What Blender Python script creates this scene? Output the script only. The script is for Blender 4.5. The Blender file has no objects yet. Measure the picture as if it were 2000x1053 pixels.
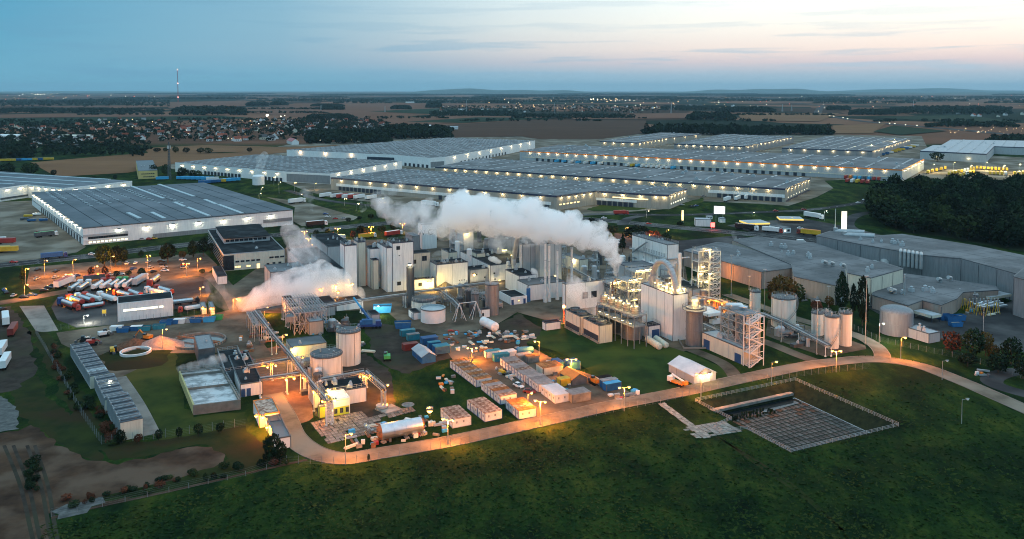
import bpy, bmesh, math, random
import numpy as np
from mathutils import Vector, Matrix
rnd = random.Random(11)
S = bpy.context.scene
COL = S.collection
# ---------------------------------------------------------------- camera
FPX = 1600.0; CAMH = 100.0
PITCH = math.atan(84.5/FPX); CP, SP = math.cos(PITCH), math.sin(PITCH)
cam_data = bpy.data.cameras.new('camera'); cam = bpy.data.objects.new('camera', cam_data); COL.objects.link(cam)
cam.location = (0, 0, CAMH); cam.rotation_euler = (math.pi/2-PITCH, 0, 0)
cam_data.sensor_width = 36; cam_data.lens = 36*FPX/2000; cam_data.shift_y = -266/2000
cam_data.clip_start = 1; cam_data.clip_end = 120000
S.camera = cam
# ---------------------------------------------------------------- colour management, sampling
S.view_settings.view_transform = 'Standard'; S.view_settings.look = 'None'
S.view_settings.gamma = 1; S.view_settings.use_curve_mapping = False
S.view_settings.exposure = 0.74
S.render.engine = 'CYCLES'
cy = S.cycles
cy.max_bounces = 16; cy.diffuse_bounces = 2; cy.glossy_bounces = 2; cy.transmission_bounces = 2
cy.transparent_max_bounces = 8; cy.volume_bounces = 16; cy.volume_step_rate = 1.0; cy.volume_max_steps = 128
cy.sample_clamp_indirect = 3; cy.use_denoising = True; cy.denoising_prefilter = 'ACCURATE'; cy.use_adaptive_sampling = False; cy.pixel_filter_type = 'BLACKMAN_HARRIS'; cy.filter_width = 1.05; cy.use_light_tree = True
cy.caustics_reflective = False; cy.caustics_refractive = False
# ---------------------------------------------------------------- sky
GLOW_AZ = math.radians(58)       # the sun has set to the right of the frame
SUN_EL = math.radians(1.0)
W = bpy.data.worlds.new('World'); S.world = W; W.use_nodes = True
wn, wl = W.node_tree.nodes, W.node_tree.links
wn.clear()
def N(t, **k):
    n = wn.new(t)
    for a, b in k.items(): setattr(n, a, b)
    return n
def wmath(op, a, b=None, c=None, clamp=False):
    n = N('ShaderNodeMath', operation=op, use_clamp=clamp)
    for i, v in enumerate((a, b, c)):
        if v is None: continue
        if isinstance(v, (int, float)): n.inputs[i].default_value = v
        else: wl.new(v, n.inputs[i])
    return n.outputs[0]
def wmix(f, a, b, blend='MIX'):
    n = N('ShaderNodeMix', data_type='RGBA', blend_type=blend)
    for i, v in ((0, f), (6, a), (7, b)):
        if isinstance(v, (int, float)): n.inputs[i].default_value = v
        elif isinstance(v, tuple): n.inputs[i].default_value = (*v, 1)
        else: wl.new(v, n.inputs[i])
    return n.outputs[2]
def wramp(f, stops):
    n = N('ShaderNodeValToRGB'); wl.new(f, n.inputs[0]); e = n.color_ramp.elements
    while len(e) < len(stops): e.new(.5)
    for i, (p, c) in enumerate(stops): e[i].position = p; e[i].color = (*c, 1)
    return n.outputs[0]
tc = N('ShaderNodeTexCoord'); sx = N('ShaderNodeSeparateXYZ'); wl.new(tc.outputs['Generated'], sx.inputs[0])
X, Y, Z = sx.outputs
hl = wmath('SQRT', wmath('ADD', wmath('MULTIPLY', X, X), wmath('MULTIPLY', Y, Y)))
el = wmath('ARCTAN2', Z, hl)                                    # elevation, radians
caz = wmath('DIVIDE', wmath('ADD', wmath('MULTIPLY', X, math.sin(GLOW_AZ)), wmath('MULTIPLY', Y, math.cos(GLOW_AZ))), wmath('MAXIMUM', hl, .001))
glow = wmath('MULTIPLY_ADD', caz, .5, .5)                       # 1 towards the afterglow, 0 opposite
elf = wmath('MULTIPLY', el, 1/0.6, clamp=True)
cool = wramp(elf, [(0, (.10, .29, .39)), (.03, (.095, .275, .38)), (.10, (.062, .245, .365)), (.20, (.045, .215, .345)), (.40, (.24, .48, .62)), (1, (.42, .64, .78))])  # high stops here and in warm brightened, outside the view, to light walls
warm = wramp(elf, [(0, (.27, .38, .45)), (.03, (.32, .39, .45)), (.055, (.57, .46, .45)), (.08, (.74, .60, .52)), (.13, (.79, .74, .65)), (.18, (.76, .78, .73)), (.30, (.58, .68, .72)), (1, (.42, .62, .76))])
gf = wramp(glow, [(0, (0, 0, 0)), (.50, (.02, .02, .02)), (.64, (.16, .16, .16)), (.70, (.34, .34, .34)), (.765, (.60, .60, .60)), (.85, (.85, .85, .85)), (.95, (1, 1, 1))])
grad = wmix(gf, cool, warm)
# streaks of cloud, stretched along the horizon
az = wmath('ARCTAN2', X, Y)
cv = N('ShaderNodeCombineXYZ'); wl.new(wmath('MULTIPLY', az, 5.0), cv.inputs[0]); wl.new(wmath('MULTIPLY', el, 85.0), cv.inputs[1]); cv.inputs[2].default_value = 4.2
nz = N('ShaderNodeTexNoise'); nz.inputs['Scale'].default_value = 1.0; nz.inputs['Detail'].default_value = 6; nz.inputs['Roughness'].default_value = .58; nz.inputs['Distortion'].default_value = .3
wl.new(cv.outputs[0], nz.inputs['Vector'])
band = wramp(elf, [(0, (0, 0, 0)), (.01, (.35, .35, .35)), (.035, (1, 1, 1)), (.08, (.9, .9, .9)), (.12, (.4, .4, .4)), (.18, (.35, .35, .35)), (1, (.4, .4, .4))])
cm = wramp(nz.outputs[0], [(0, (0, 0, 0)), (.53, (0, 0, 0)), (.62, (.8, .8, .8)), (1, (1, 1, 1))])
cmask = wmath('MULTIPLY', cm, band)
cloud = wmix(gf, (.085, .225, .34), (.30, .42, .50))
grad2 = wmix(wmath('MULTIPLY', cmask, .75), grad, cloud)
sky = N('ShaderNodeTexSky', sky_type='NISHITA', sun_disc=False, sun_elevation=SUN_EL, sun_rotation=GLOW_AZ, altitude=100, dust_density=1.5)
skym = wmix(1.0, sky.outputs[0], (.1, .1, .1), 'MULTIPLY')
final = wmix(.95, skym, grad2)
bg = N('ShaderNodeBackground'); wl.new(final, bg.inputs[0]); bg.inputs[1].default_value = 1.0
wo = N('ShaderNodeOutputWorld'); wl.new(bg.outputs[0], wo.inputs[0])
W.cycles.sampling_method = 'MANUAL'; W.cycles.sample_map_resolution = 512
# ---------------------------------------------------------------- the last light from the right
sd = bpy.data.lights.new('sun', 'SUN'); sd.energy = 0.12; sd.angle = math.radians(30); sd.color = (1.0, .86, .72)
sun = bpy.data.objects.new('sun', sd); COL.objects.link(sun)
_el = math.radians(14)
_dirn = Vector((math.sin(GLOW_AZ)*math.cos(_el), math.cos(GLOW_AZ)*math.cos(_el), math.sin(_el)))
sun.rotation_euler = (-_dirn).to_track_quat('-Z', 'Y').to_euler()

# ================================================================ geometry of the view: photo pixel -> point of the place
def G(px, py, z=0.0):
    xc = (px-1000)/FPX; yc = (260.5-py)/FPX
    d = (xc, CP+yc*SP, -SP+yc*CP); t = (z-CAMH)/d[2]
    return Vector((d[0]*t, d[1]*t, z))
def proj(P):
    w = P[2]-CAMH; f = P[1]*CP-w*SP; u = P[1]*SP+w*CP
    return 1000+FPX*P[0]/f, 260.5-FPX*u/f
def hgt(px, pb, pt):
    P = G(px, pb); yc = (260.5-pt)/FPX
    return CAMH + P.y*(yc*CP-SP)/(CP+yc*SP)
def along(P, d, px):                    # how far from P along d until the point stands at photo column px
    xc = (px-1000)/FPX; w = P.z-CAMH
    return (xc*(P.y*CP-w*SP)-P.x)/(d.x-xc*d.y*CP)
def dirv(deg): a = math.radians(deg); return Vector((math.cos(a), math.sin(a), 0))
UP = Vector((0, 0, 1))
A0 = 25.5           # the plant's grid
A1 = 36.6           # the grid of its left edge
A2 = 147.0          # the logistics park's grid

# ================================================================ materials
MATS = {}
def mat(name, c, c2=None, rough=.75, metal=0., scale=.4, stretch=(1, 1, 1), bump=0., bdist=.1, emit=None, es=0., detail=5, lo=.35, hi=.65, spec=None, space='Object', rand=0., c3=None, scale3=.05):
    if name in MATS: return MATS[name]
    m = bpy.data.materials.new(name); m.use_nodes = True; MATS[name] = m
    n, l = m.node_tree.nodes, m.node_tree.links; b = n['Principled BSDF']
    b.inputs['Roughness'].default_value = rough; b.inputs['Metallic'].default_value = metal
    spec = spec if spec is not None else (.06 if rough >= .8 else .25 if rough >= .5 else .45)
    if spec is not None: b.inputs['Specular IOR Level'].default_value = spec
    if emit:
        b.inputs['Base Color'].default_value = (*c, 1)
        b.inputs['Emission Color'].default_value = (*emit, 1); b.inputs['Emission Strength'].default_value = es
        m.cycles.emission_sampling = 'NONE'
        return m
    if c2 is None: c2 = tuple(x*.78 for x in c)
    t = n.new('ShaderNodeTexCoord'); mp = n.new('ShaderNodeMapping'); mp.inputs['Scale'].default_value = stretch
    if space == 'World':
        g = n.new('ShaderNodeNewGeometry'); l.new(g.outputs['Position'], mp.inputs[0])
    else: l.new(t.outputs[space], mp.inputs[0])
    nz = n.new('ShaderNodeTexNoise'); nz.inputs['Scale'].default_value = scale; nz.inputs['Detail'].default_value = detail; nz.inputs['Roughness'].default_value = .62
    l.new(mp.outputs[0], nz.inputs['Vector'])
    r = n.new('ShaderNodeValToRGB'); r.color_ramp.elements[0].position = lo; r.color_ramp.elements[1].position = hi
    r.color_ramp.elements[0].color = (*c2, 1); r.color_ramp.elements[1].color = (*c, 1)
    l.new(nz.outputs[0], r.inputs[0]); out = r.outputs[0]
    if c3:
        n3 = n.new('ShaderNodeTexNoise'); n3.inputs['Scale'].default_value = scale3; n3.inputs['Detail'].default_value = 4
        l.new(mp.outputs[0], n3.inputs['Vector'])
        r3 = n.new('ShaderNodeValToRGB'); r3.color_ramp.elements[0].position = .47; r3.color_ramp.elements[1].position = .62
        l.new(n3.outputs[0], r3.inputs[0])
        mx = n.new('ShaderNodeMix'); mx.data_type = 'RGBA'; l.new(r3.outputs[0], mx.inputs[0]); l.new(out, mx.inputs[6]); mx.inputs[7].default_value = (*c3, 1); out = mx.outputs[2]
    if rand:
        oi = n.new('ShaderNodeObjectInfo'); hs = n.new('ShaderNodeHueSaturation')
        mr = n.new('ShaderNodeMapRange'); mr.inputs[3].default_value = 1-rand; mr.inputs[4].default_value = 1+rand
        l.new(oi.outputs['Random'], mr.inputs[0]); l.new(mr.outputs[0], hs.inputs['Value']); l.new(out, hs.inputs['Color']); out = hs.outputs[0]
    l.new(out, b.inputs['Base Color'])
    if bump:
        bp = n.new('ShaderNodeBump'); bp.inputs['Strength'].default_value = bump; bp.inputs['Distance'].default_value = bdist
        l.new(nz.outputs[0], bp.inputs['Height']); l.new(bp.outputs[0], b.inputs['Normal'])
    return m
V = (3, 3, .35)
m_white = mat('white_cladding', (.76, .78, .78), (.62, .65, .66), rough=.5, scale=.5, stretch=V, lo=.3, hi=.6)
m_cream = mat('cream_cladding', (.62, .60, .50), (.50, .48, .40), rough=.6, scale=.5, stretch=V, lo=.3, hi=.6)
m_ltgrey = mat('light_grey_cladding', (.396, .432, .459), (.324, .36, .387), rough=.55, scale=.4, stretch=V)
m_grey = mat('grey_cladding', (.2295, .2465, .2635), (.17, .187, .204), rough=.6, scale=.4, stretch=V)
m_dgrey = mat('dark_grey_metal', (.10, .115, .13), (.06, .07, .08), rough=.5)
m_beige = mat('beige_precast', (.357, .34, .2975), (.289, .272, .238), rough=.8, scale=.3, stretch=V)
m_pinkwall = mat('pinkish_render', (.368, .304, .264), (.288, .232, .2), rough=.85, scale=.4, stretch=V)
m_roofdark = mat('black_bitumen_roof', (.020, .025, .029), (.008, .011, .014), rough=.95, scale=.35, c3=(.034, .040, .045), scale3=.12)
m_roofgrey = mat('grey_membrane_roof', (.1299, .1344, .1434), (.0788, .0842, .0896), rough=.8, scale=.06, c3=(.1702, .1747, .1837), scale3=.03, detail=9, spec=.25)
m_roofblue = mat('blue_grey_membrane_roof', (.085, .1062, .1275), (.051, .068, .085), rough=.7, scale=.05, c3=(.1148, .136, .1615), scale3=.02, detail=9, spec=.3)
m_rooflight = mat('pale_metal_roof', (.36, .40, .43), (.26, .29, .32), rough=.5, scale=.2)
m_rooftin = mat('white_membrane_roof', (.55, .60, .64), (.42, .47, .52), rough=.5, scale=.3)
m_navy = mat('navy_fascia', (.012, .03, .075), (.01, .022, .055), rough=.4)
m_orange = mat('orange_fascia', (.75, .22, .03), (.6, .17, .02), rough=.5)
m_skylight = mat('translucent_skylight', (.40, .45, .48), (.28, .33, .36), rough=.3, scale=.8)
m_glass = mat('dark_window_glass', (.02, .03, .04), (.015, .02, .03), rough=.08, spec=.8)
m_lit = mat('lit_window', (.8, .7, .5), emit=(1, .70, .26), es=1.1)
m_litw = mat('lit_window_white', (.8, .8, .7), emit=(1, .90, .60), es=1.25)
m_door = mat('dock_door_dark', (.03, .045, .07), (.02, .03, .05), rough=.5)
m_bluedoor = mat('blue_painted_door', (.02, .08, .22), (.015, .06, .16), rough=.4)
m_conc = mat('pale_concrete', (.216, .208, .188), (.136, .132, .12), rough=.9, scale=.25, c3=(.256, .24, .216), scale3=.07)
m_concd = mat('stained_concrete', (.24, .235, .22), (.14, .14, .135), rough=.9, scale=.6, c3=(.30, .29, .27), scale3=.2)
m_galv = mat('galvanised_steel', (.42, .45, .47), (.33, .36, .38), rough=.45, metal=.5)
m_paintw = mat('white_painted_steel', (.66, .68, .68), (.5, .52, .53), rough=.4)
m_tankw = mat('white_tank_steel', (.66, .65, .60), (.50, .48, .42), rough=.5, scale=.35, stretch=(2.5, 2.5, .15), lo=.28, hi=.55)
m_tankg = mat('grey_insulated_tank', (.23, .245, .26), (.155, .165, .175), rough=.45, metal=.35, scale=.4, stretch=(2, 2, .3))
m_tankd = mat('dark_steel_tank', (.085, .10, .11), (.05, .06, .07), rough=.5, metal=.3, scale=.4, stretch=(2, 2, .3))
m_alu = mat('polished_aluminium', (.62, .68, .72), (.48, .54, .58), rough=.28, metal=.85, scale=.5)
m_pipe = mat('bare_steel_pipe', (.30, .31, .32), (.2, .21, .22), rough=.4, metal=.6)
m_rust = mat('rusty_sheet', (.26, .13, .07), (.12, .07, .05), rough=.9, scale=1.2)
m_rusty_roof = mat('rust_stained_cabin_roof', (.42, .35, .29), (.15, .085, .06), rough=.85, scale=.75, stretch=(1, 1, 1), lo=.40, hi=.60, rand=.2)
m_cabin = mat('white_cabin_panel', (.62, .64, .64), (.50, .52, .53), rough=.6, scale=.7, rand=.08)
m_blue = mat('blue_container_paint', (.02, .12, .30), (.015, .085, .22), rough=.5, scale=.6, rand=.2)
m_teal = mat('teal_container_paint', (.03, .22, .30), (.02, .16, .22), rough=.5, scale=.6)
m_red = mat('red_paint', (.40, .035, .025), (.28, .025, .02), rough=.45)
m_dred = mat('dark_red_paint', (.20, .035, .03), (.13, .025, .02), rough=.5)
m_green = mat('green_paint', (.05, .38, .10), (.03, .25, .07), rough=.45)
m_yel = mat('yellow_paint', (.65, .42, .04), (.5, .32, .03), rough=.5)
m_lime = mat('lime_green_wall', (.40, .50, .06), (.32, .40, .05), rough=.7)
m_orangep = mat('orange_paint', (.70, .22, .03), (.55, .17, .02), rough=.5)
m_whitep = mat('white_vehicle_paint', (.72, .73, .73), (.64, .65, .66), rough=.3)
m_blackp = mat('black_vehicle_paint', (.02, .022, .026), (.015, .017, .02), rough=.25)
m_silverp = mat('silver_vehicle_paint', (.36, .38, .40), (.32, .34, .36), rough=.3, metal=.4)
m_bluep = mat('blue_vehicle_paint', (.02, .06, .22), (.018, .05, .18), rough=.3)
m_skyblue = mat('sky_blue_tarpaulin', (.05, .35, .62), (.04, .28, .52), rough=.6)
m_tyre = mat('tyre_rubber', (.015, .015, .016), (.01, .01, .011), rough=.9)
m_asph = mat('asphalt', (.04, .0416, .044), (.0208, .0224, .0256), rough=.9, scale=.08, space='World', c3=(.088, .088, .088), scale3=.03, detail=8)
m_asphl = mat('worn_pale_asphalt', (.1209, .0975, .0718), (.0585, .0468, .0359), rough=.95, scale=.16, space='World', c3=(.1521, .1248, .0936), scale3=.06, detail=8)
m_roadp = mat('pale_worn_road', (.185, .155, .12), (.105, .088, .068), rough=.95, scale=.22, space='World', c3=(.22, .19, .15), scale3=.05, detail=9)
m_tgrass = mat('yellowish_lawn', (.046, .060, .012), (.018, .034, .009), rough=1, scale=.09, space='World', detail=9, c3=(.07, .064, .016), scale3=.04)
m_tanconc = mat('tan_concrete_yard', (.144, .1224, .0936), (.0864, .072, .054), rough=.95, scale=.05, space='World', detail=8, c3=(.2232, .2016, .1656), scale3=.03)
m_brickp = mat('red_brick_paving', (.17, .102, .0723), (.102, .0595, .0425), rough=.9, scale=.3, space='World', detail=8)
m_dirt = mat('brown_bare_soil', (.0813, .0477, .0298), (.0298, .0189, .0139), rough=1, scale=.12, space='World', bump=.6, bdist=.5, detail=9, c3=(.1042, .0714, .0515), scale3=.07)
m_mud = mat('yard_mud_and_gravel', (.0558, .0458, .0378), (.0234, .0198, .017), rough=1, scale=.2, space='World', detail=9, c3=(.0406, .0406, .027), scale3=.06)
m_gravel = mat('pale_gravel', (.135, .1394, .135), (.063, .0674, .0674), rough=1, scale=.5, space='World', detail=9)
m_lawn = mat('mown_lawn', (.0225, .0502, .0117), (.01, .0285, .0092), rough=1, scale=.09, lo=.4, hi=.6, space='World', bump=.5, bdist=.3, detail=9, c3=(.0419, .0628, .0134), scale3=.028)
m_rough = mat('rough_grass', (.0288, .0389, .0094), (.0115, .0187, .0065), rough=1, scale=.10, space='World', bump=.7, bdist=.5, detail=10, c3=(.0302, .0223, .0101), scale3=.05)
m_leaf = [mat('dark_green_foliage', (.018, .034, .014), (.004, .011, .006), rough=.9, scale=.35, rand=.6),
          mat('mid_green_foliage', (.042, .062, .020), (.014, .025, .010), rough=.9, scale=.35, rand=.3),
          mat('autumn_foliage', (.16, .10, .025), (.06, .035, .012), rough=.9, scale=.35, rand=.3),
          mat('russet_foliage', (.14, .05, .025), (.06, .022, .014), rough=.9, scale=.35, rand=.3)]
m_bark = mat('tree_bark', (.09, .07, .05), (.05, .04, .03), rough=1)
m_sodium = mat('sodium_bulb', (1, .6, .2), emit=(1, .45, .09), es=6)
m_led = mat('white_lamp_glass', (1, .95, .8), emit=(1, .84, .52), es=5)
m_yellamp = mat('yellow_work_lamp', (1, .8, .4), emit=(1, .74, .26), es=10)
m_redlamp = mat('red_warning_lamp', (1, .2, .1), emit=(1, .12, .06), es=8)
m_tail = mat('red_tail_lamp', (.5, .02, .02), emit=(1, .08, .03), es=1.2)

# ================================================================ mesh builder
class MB:
    def __init__(s): s.v = []; s.f = []; s.m = []; s.s = []
    def add(s, vs, fs, mi=0, smooth=False):
        o = len(s.v); s.v.extend(tuple(p) for p in vs)
        for f in fs: s.f.append(tuple(o+i for i in f)); s.m.append(mi); s.s.append(smooth)
        return s
    def obox(s, o, a, b, c, mi=0):          # corner o and three edge vectors
        o, a, b, c = Vector(o), Vector(a), Vector(b), Vector(c)
        v = [o, o+a, o+a+b, o+b]; v += [p+c for p in v]
        return s.add(v, [(3, 2, 1, 0), (4, 5, 6, 7), (0, 1, 5, 4), (1, 2, 6, 5), (2, 3, 7, 6), (3, 0, 4, 7)], mi)
    def box(s, x0, x1, y0, y1, z0, z1, mi=0):
        return s.obox((x0, y0, z0), (x1-x0, 0, 0), (0, y1-y0, 0), (0, 0, z1-z0), mi)
    def cbox(s, c, d, sx, sy, sz, mi=0):    # centred on c, long side sx along unit vector d, base at c.z
        d = Vector(d); e = UP.cross(d)
        return s.obox(Vector(c)-d*sx/2-e*sy/2, d*sx, e*sy, UP*sz, mi)
    def prism(s, poly, z0, z1, mi=0, top=None):
        n = len(poly); a = sum(poly[i][0]*poly[(i+1) % n][1]-poly[(i+1) % n][0]*poly[i][1] for i in range(n))
        if a < 0: poly = poly[::-1]
        v = [(p[0], p[1], z0) for p in poly]+[(p[0], p[1], z1) for p in poly]
        s.add(v, [(i, (i+1) % n, n+(i+1) % n, n+i) for i in range(n)], mi)
        s.add(v, [tuple(range(n, 2*n)), tuple(range(n-1, -1, -1))], mi if top is None else top)
        return s
    def tube(s, p, q, r, n=6, mi=0, r2=None, caps=True):
        p, q = Vector(p), Vector(q); d = q-p
        if d.length < 1e-5: return s
        d.normalize(); a = d.orthogonal().normalized(); b = d.cross(a); r2 = r if r2 is None else r2
        c = [(math.cos(2*math.pi*i/n), math.sin(2*math.pi*i/n)) for i in range(n)]
        v = [p+(a*x+b*y)*r for x, y in c]+[q+(a*x+b*y)*r2 for x, y in c]
        s.add(v, [(i, (i+1) % n, n+(i+1) % n, n+i) for i in range(n)], mi, n > 4)
        if caps: s.add(v, [tuple(range(n-1, -1, -1)), tuple(range(n, 2*n))], mi)
        return s
    def lathe(s, c, prof, n=24, mi=0, smooth=True):     # rings of (r, z) round the vertical through c
        c = Vector(c)
        for (r0, z0), (r1, z1) in zip(prof, prof[1:]):
            v = []
            for r, z in ((r0, z0), (r1, z1)):
                v += [(c.x+r*math.cos(2*math.pi*i/n), c.y+r*math.sin(2*math.pi*i/n), c.z+z) for i in range(n)]
            s.add(v, [(i, (i+1) % n, n+(i+1) % n, n+i) for i in range(n)], mi, smooth and abs(z1-z0) > 1e-6)
        return s
    def disc(s, c, r, z=0, n=24, mi=0):
        c = Vector(c); return s.add([(c.x+r*math.cos(2*math.pi*i/n), c.y+r*math.sin(2*math.pi*i/n), c.z+z) for i in range(n)], [tuple(range(n))], mi)
    def ball(s, c, r, n=8, m=5, mi=0, sz=1):
        prof = [(max(1e-4, r*math.sin(math.pi*i/m)), -r*sz*math.cos(math.pi*i/m)) for i in range(m+1)]
        return s.lathe(c, prof, n, mi)
    def mesh(s, name, mats, off=(0, 0, 0)):
        me = bpy.data.meshes.new(name); o = Vector(off)
        me.from_pydata([(v[0]-o.x, v[1]-o.y, v[2]-o.z) for v in s.v], [], s.f)
        for m in (mats if isinstance(mats, (list, tuple)) else [mats]): me.materials.append(m)
        me.polygons.foreach_set('material_index', s.m); me.polygons.foreach_set('use_smooth', s.s); me.update()
        return me
    def base(s):
        a = np.array(s.v); return Vector(((a[:, 0].min()+a[:, 0].max())/2, (a[:, 1].min()+a[:, 1].max())/2, a[:, 2].min()))
def link(name, data, parent=None):
    o = bpy.data.objects.new(name, data); COL.objects.link(o)
    if parent is not None: o.parent = parent
    return o
def tag(o, label, cat, group=None, kind=None):
    if label: o['label'] = label
    if cat: o['category'] = cat
    if group: o['group'] = group
    if kind: o['kind'] = kind
    return o
def thing(name, label, cat, loc=(0, 0, 0), group=None):
    o = link(name, None); o.location = loc; o.empty_display_size = .5
    bpy.context.view_layer.update() if False else None
    return tag(o, label, cat, group)
def wloc(o):
    v = Vector((0, 0, 0))
    while o is not None: v += o.location; o = o.parent
    return v
def part(name, mb, m, parent, label=None, kind=None):       # mb in world coordinates (parents unrotated)
    if not mb.v: return None
    b = mb.base(); o = link(name, mb.mesh(name, m, b), parent); o.location = b-wloc(parent)
    if label: o['label'] = label
    if kind: o['kind'] = kind
    return o
def single(name, mb, m, label, cat, group=None, kind=None):
    b = mb.base(); o = link(name, mb.mesh(name, m, b)); o.location = b
    return tag(o, label, cat, group, kind)
def structure(name, mb, m):
    return tag(single(name, mb, m, None, None), None, None, None, 'structure')
def place(name, me, loc, parent, rz=0, m=None, label=None, sc=None):   # a piece sharing mesh data
    o = link(name, me, parent); o.location = Vector(loc)-wloc(parent) if parent is not None else loc; o.rotation_euler.z = rz
    if sc is not None: o.scale = sc
    if m is not None: o.material_slots[0].link = 'OBJECT'; o.material_slots[0].material = m
    if label: o['label'] = label
    return o
KIDS = {}
def proto_parts(root): return [c for c in KIDS.get(root.name, [])]
class Proto:
    """parts in local coordinates: (name, mesh, material or key, location)"""
    def __init__(s): s.p = []
    def add(s, name, mb, m, key=None, sub=None): s.p.append((name, mb.mesh(name, m), key, sub)); return s
    def inst(s, name, loc, rz, label, cat, group=None, mats=None, sc=1.0):
        r = thing(name, label, cat, loc, group); r.rotation_euler.z = rz
        if sc != 1.0: r.scale = (sc,)*3 if isinstance(sc, (int, float)) else sc
        made = {}
        for (n, me, key, sub) in s.p:
            o = link(n, me, made.get(sub, r))
            made.setdefault(n, o)
            if mats and key in mats and mats[key] is not None:
                o.material_slots[0].link = 'OBJECT'; o.material_slots[0].material = mats[key]
        return r
def lamp_light(parent, loc, power, color, r=.25, name='lamp_light', spot=None, aim=None):
    d = bpy.data.lights.new(name, 'SPOT' if spot else 'POINT'); d.energy = power*(2.0 if color is SOD or color[1] < .62 else 1.0); d.color = color; d.shadow_soft_size = r
    if spot: d.spot_size = math.radians(spot); d.spot_blend = .6
    o = link(name, d, parent); o.location = Vector(loc)-wloc(parent)
    if spot and aim is not None: o.rotation_euler = Vector(aim).to_track_quat('-Z', 'Y').to_euler()
    return o
SOD = (1.0, .27, .015); WARM = (1.0, .74, .36); YEL = (1.0, .62, .2)
# ================================================================ THE GROUND
def pxpoly(pts, z=0.0): return [G(x, y, 0)+Vector((0, 0, z)) for x, y in pts]
BAS = [G(1358, 785), G(1553, 744), G(1755, 833), G(1545, 884)]     # rim of the sunken basin
AER = None
gm = bpy.data.materials.new('grassland_and_fields'); gm.use_nodes = True
gn, gl = gm.node_tree.nodes, gm.node_tree.links; gb = gn['Principled BSDF']; gb.inputs['Roughness'].default_value = 1; gb.inputs['Specular IOR Level'].default_value = .03
geo = gn.new('ShaderNodeNewGeometry')
def gnoise(scale, detail=8, rough=.6, stretch=None):
    n = gn.new('ShaderNodeTexNoise'); n.inputs['Scale'].default_value = scale; n.inputs['Detail'].default_value = detail; n.inputs['Roughness'].default_value = rough
    if stretch:
        mp = gn.new('ShaderNodeMapping'); mp.inputs['Scale'].default_value = stretch[:3]; mp.inputs['Rotation'].default_value = (0, 0, math.radians(stretch[3])); gl.new(geo.outputs['Position'], mp.inputs[0]); gl.new(mp.outputs[0], n.inputs['Vector'])
    else: gl.new(geo.outputs['Position'], n.inputs['Vector'])
    return n.outputs[0]
def gramp(f, st):
    n = gn.new('ShaderNodeValToRGB'); gl.new(f, n.inputs[0]); e = n.color_ramp.elements
    while len(e) < len(st): e.new(.5)
    for i, (p, c) in enumerate(st): e[i].position = p; e[i].color = (*c, 1)
    return n.outputs[0]
def gmix(f, a, b, bl='MIX'):
    n = gn.new('ShaderNodeMix'); n.data_type = 'RGBA'; n.blend_type = bl
    for i, v in ((0, f), (6, a), (7, b)):
        if isinstance(v, (int, float)): n.inputs[i].default_value = v
        elif isinstance(v, tuple): n.inputs[i].default_value = (*v, 1)
        else: gl.new(v, n.inputs[i])
    return n.outputs[2]
fine = gnoise(1.1, 9, .75); mid = gnoise(.085, 10, .72, (1, .45, 1, 35)); big = gnoise(.022, 6, .65)
near = gramp(mid, [(.34, (.003, .012, .006)), (.45, (.010, .031, .008)), (.54, (.024, .052, .010)), (.66, (.064, .078, .014))])
near = gmix(gramp(big, [(.48, (0, 0, 0)), (.58, (1, 1, 1))]), near, gmix(.62, near, (.003, .011, .006)))
near = gmix(gramp(fine, [(.35, (.6, .6, .6)), (.65, (0, 0, 0))]), near, gmix(1, near, (.42, .42, .42), 'MULTIPLY'))
# beyond the near land: a patchwork of fields
mpf = gn.new('ShaderNodeMapping'); mpf.inputs['Scale'].default_value = (1/420, 1/620, 1); mpf.inputs['Rotation'].default_value = (0, 0, math.radians(-18)); gl.new(geo.outputs['Position'], mpf.inputs[0])
vor = gn.new('ShaderNodeTexVoronoi'); vor.voronoi_dimensions = '2D'; vor.inputs['Scale'].default_value = 1; vor.distance = 'CHEBYCHEV'; gl.new(mpf.outputs[0], vor.inputs['Vector'])
sep = gn.new('ShaderNodeSeparateColor'); gl.new(vor.outputs['Color'], sep.inputs[0])
rf = gn.new('ShaderNodeValToRGB'); rf.color_ramp.interpolation = 'CONSTANT'; e = rf.color_ramp.elements
cols = [(.17, .0782, .0476), (.0476, .0245, .0156), (.0068, .019, .0102), (.204, .0986, .0598), (.015, .0177, .0109), (.1156, .0544, .034), (.0054, .015, .0082), (.1632, .0748, .0462)]
while len(e) < len(cols): e.new(.5)
for i, c in enumerate(cols): e[i].position = i/len(cols); e[i].color = (*c, 1)
gl.new(sep.outputs[0], rf.inputs[0])
farc = gmix(gramp(gnoise(.004, 6), [(.4, (0, 0, 0)), (.7, (.25, .25, .25))]), rf.outputs[0], (.03, .035, .022))
farc = gmix(gramp(gnoise(.02, 6, .6, (.25, 1, 1, -18)), [(.4, (0, 0, 0)), (.7, (.35, .35, .35))]), farc, gmix(1, farc, (.6, .62, .6), 'MULTIPLY'))
sp_ = gn.new('ShaderNodeSeparateXYZ'); gl.new(geo.outputs['Position'], sp_.inputs[0])
mr = gn.new('ShaderNodeMapRange'); mr.inputs[1].default_value = 1450; mr.inputs[2].default_value = 1560; gl.new(sp_.outputs[1], mr.inputs[0])
gl.new(gmix(mr.outputs[0], near, farc), gb.inputs['Base Color'])
bp = gn.new('ShaderNodeBump'); bp.inputs['Strength'].default_value = .9; bp.inputs['Distance'].default_value = .45
ad = gn.new('ShaderNodeMath'); ad.operation = 'ADD'; gl.new(fine, ad.inputs[0]); gl.new(mid, ad.inputs[1]); gl.new(ad.outputs[0], bp.inputs['Height']); gl.new(bp.outputs[0], gb.inputs['Normal'])
g = MB(); E = 60000
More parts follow.
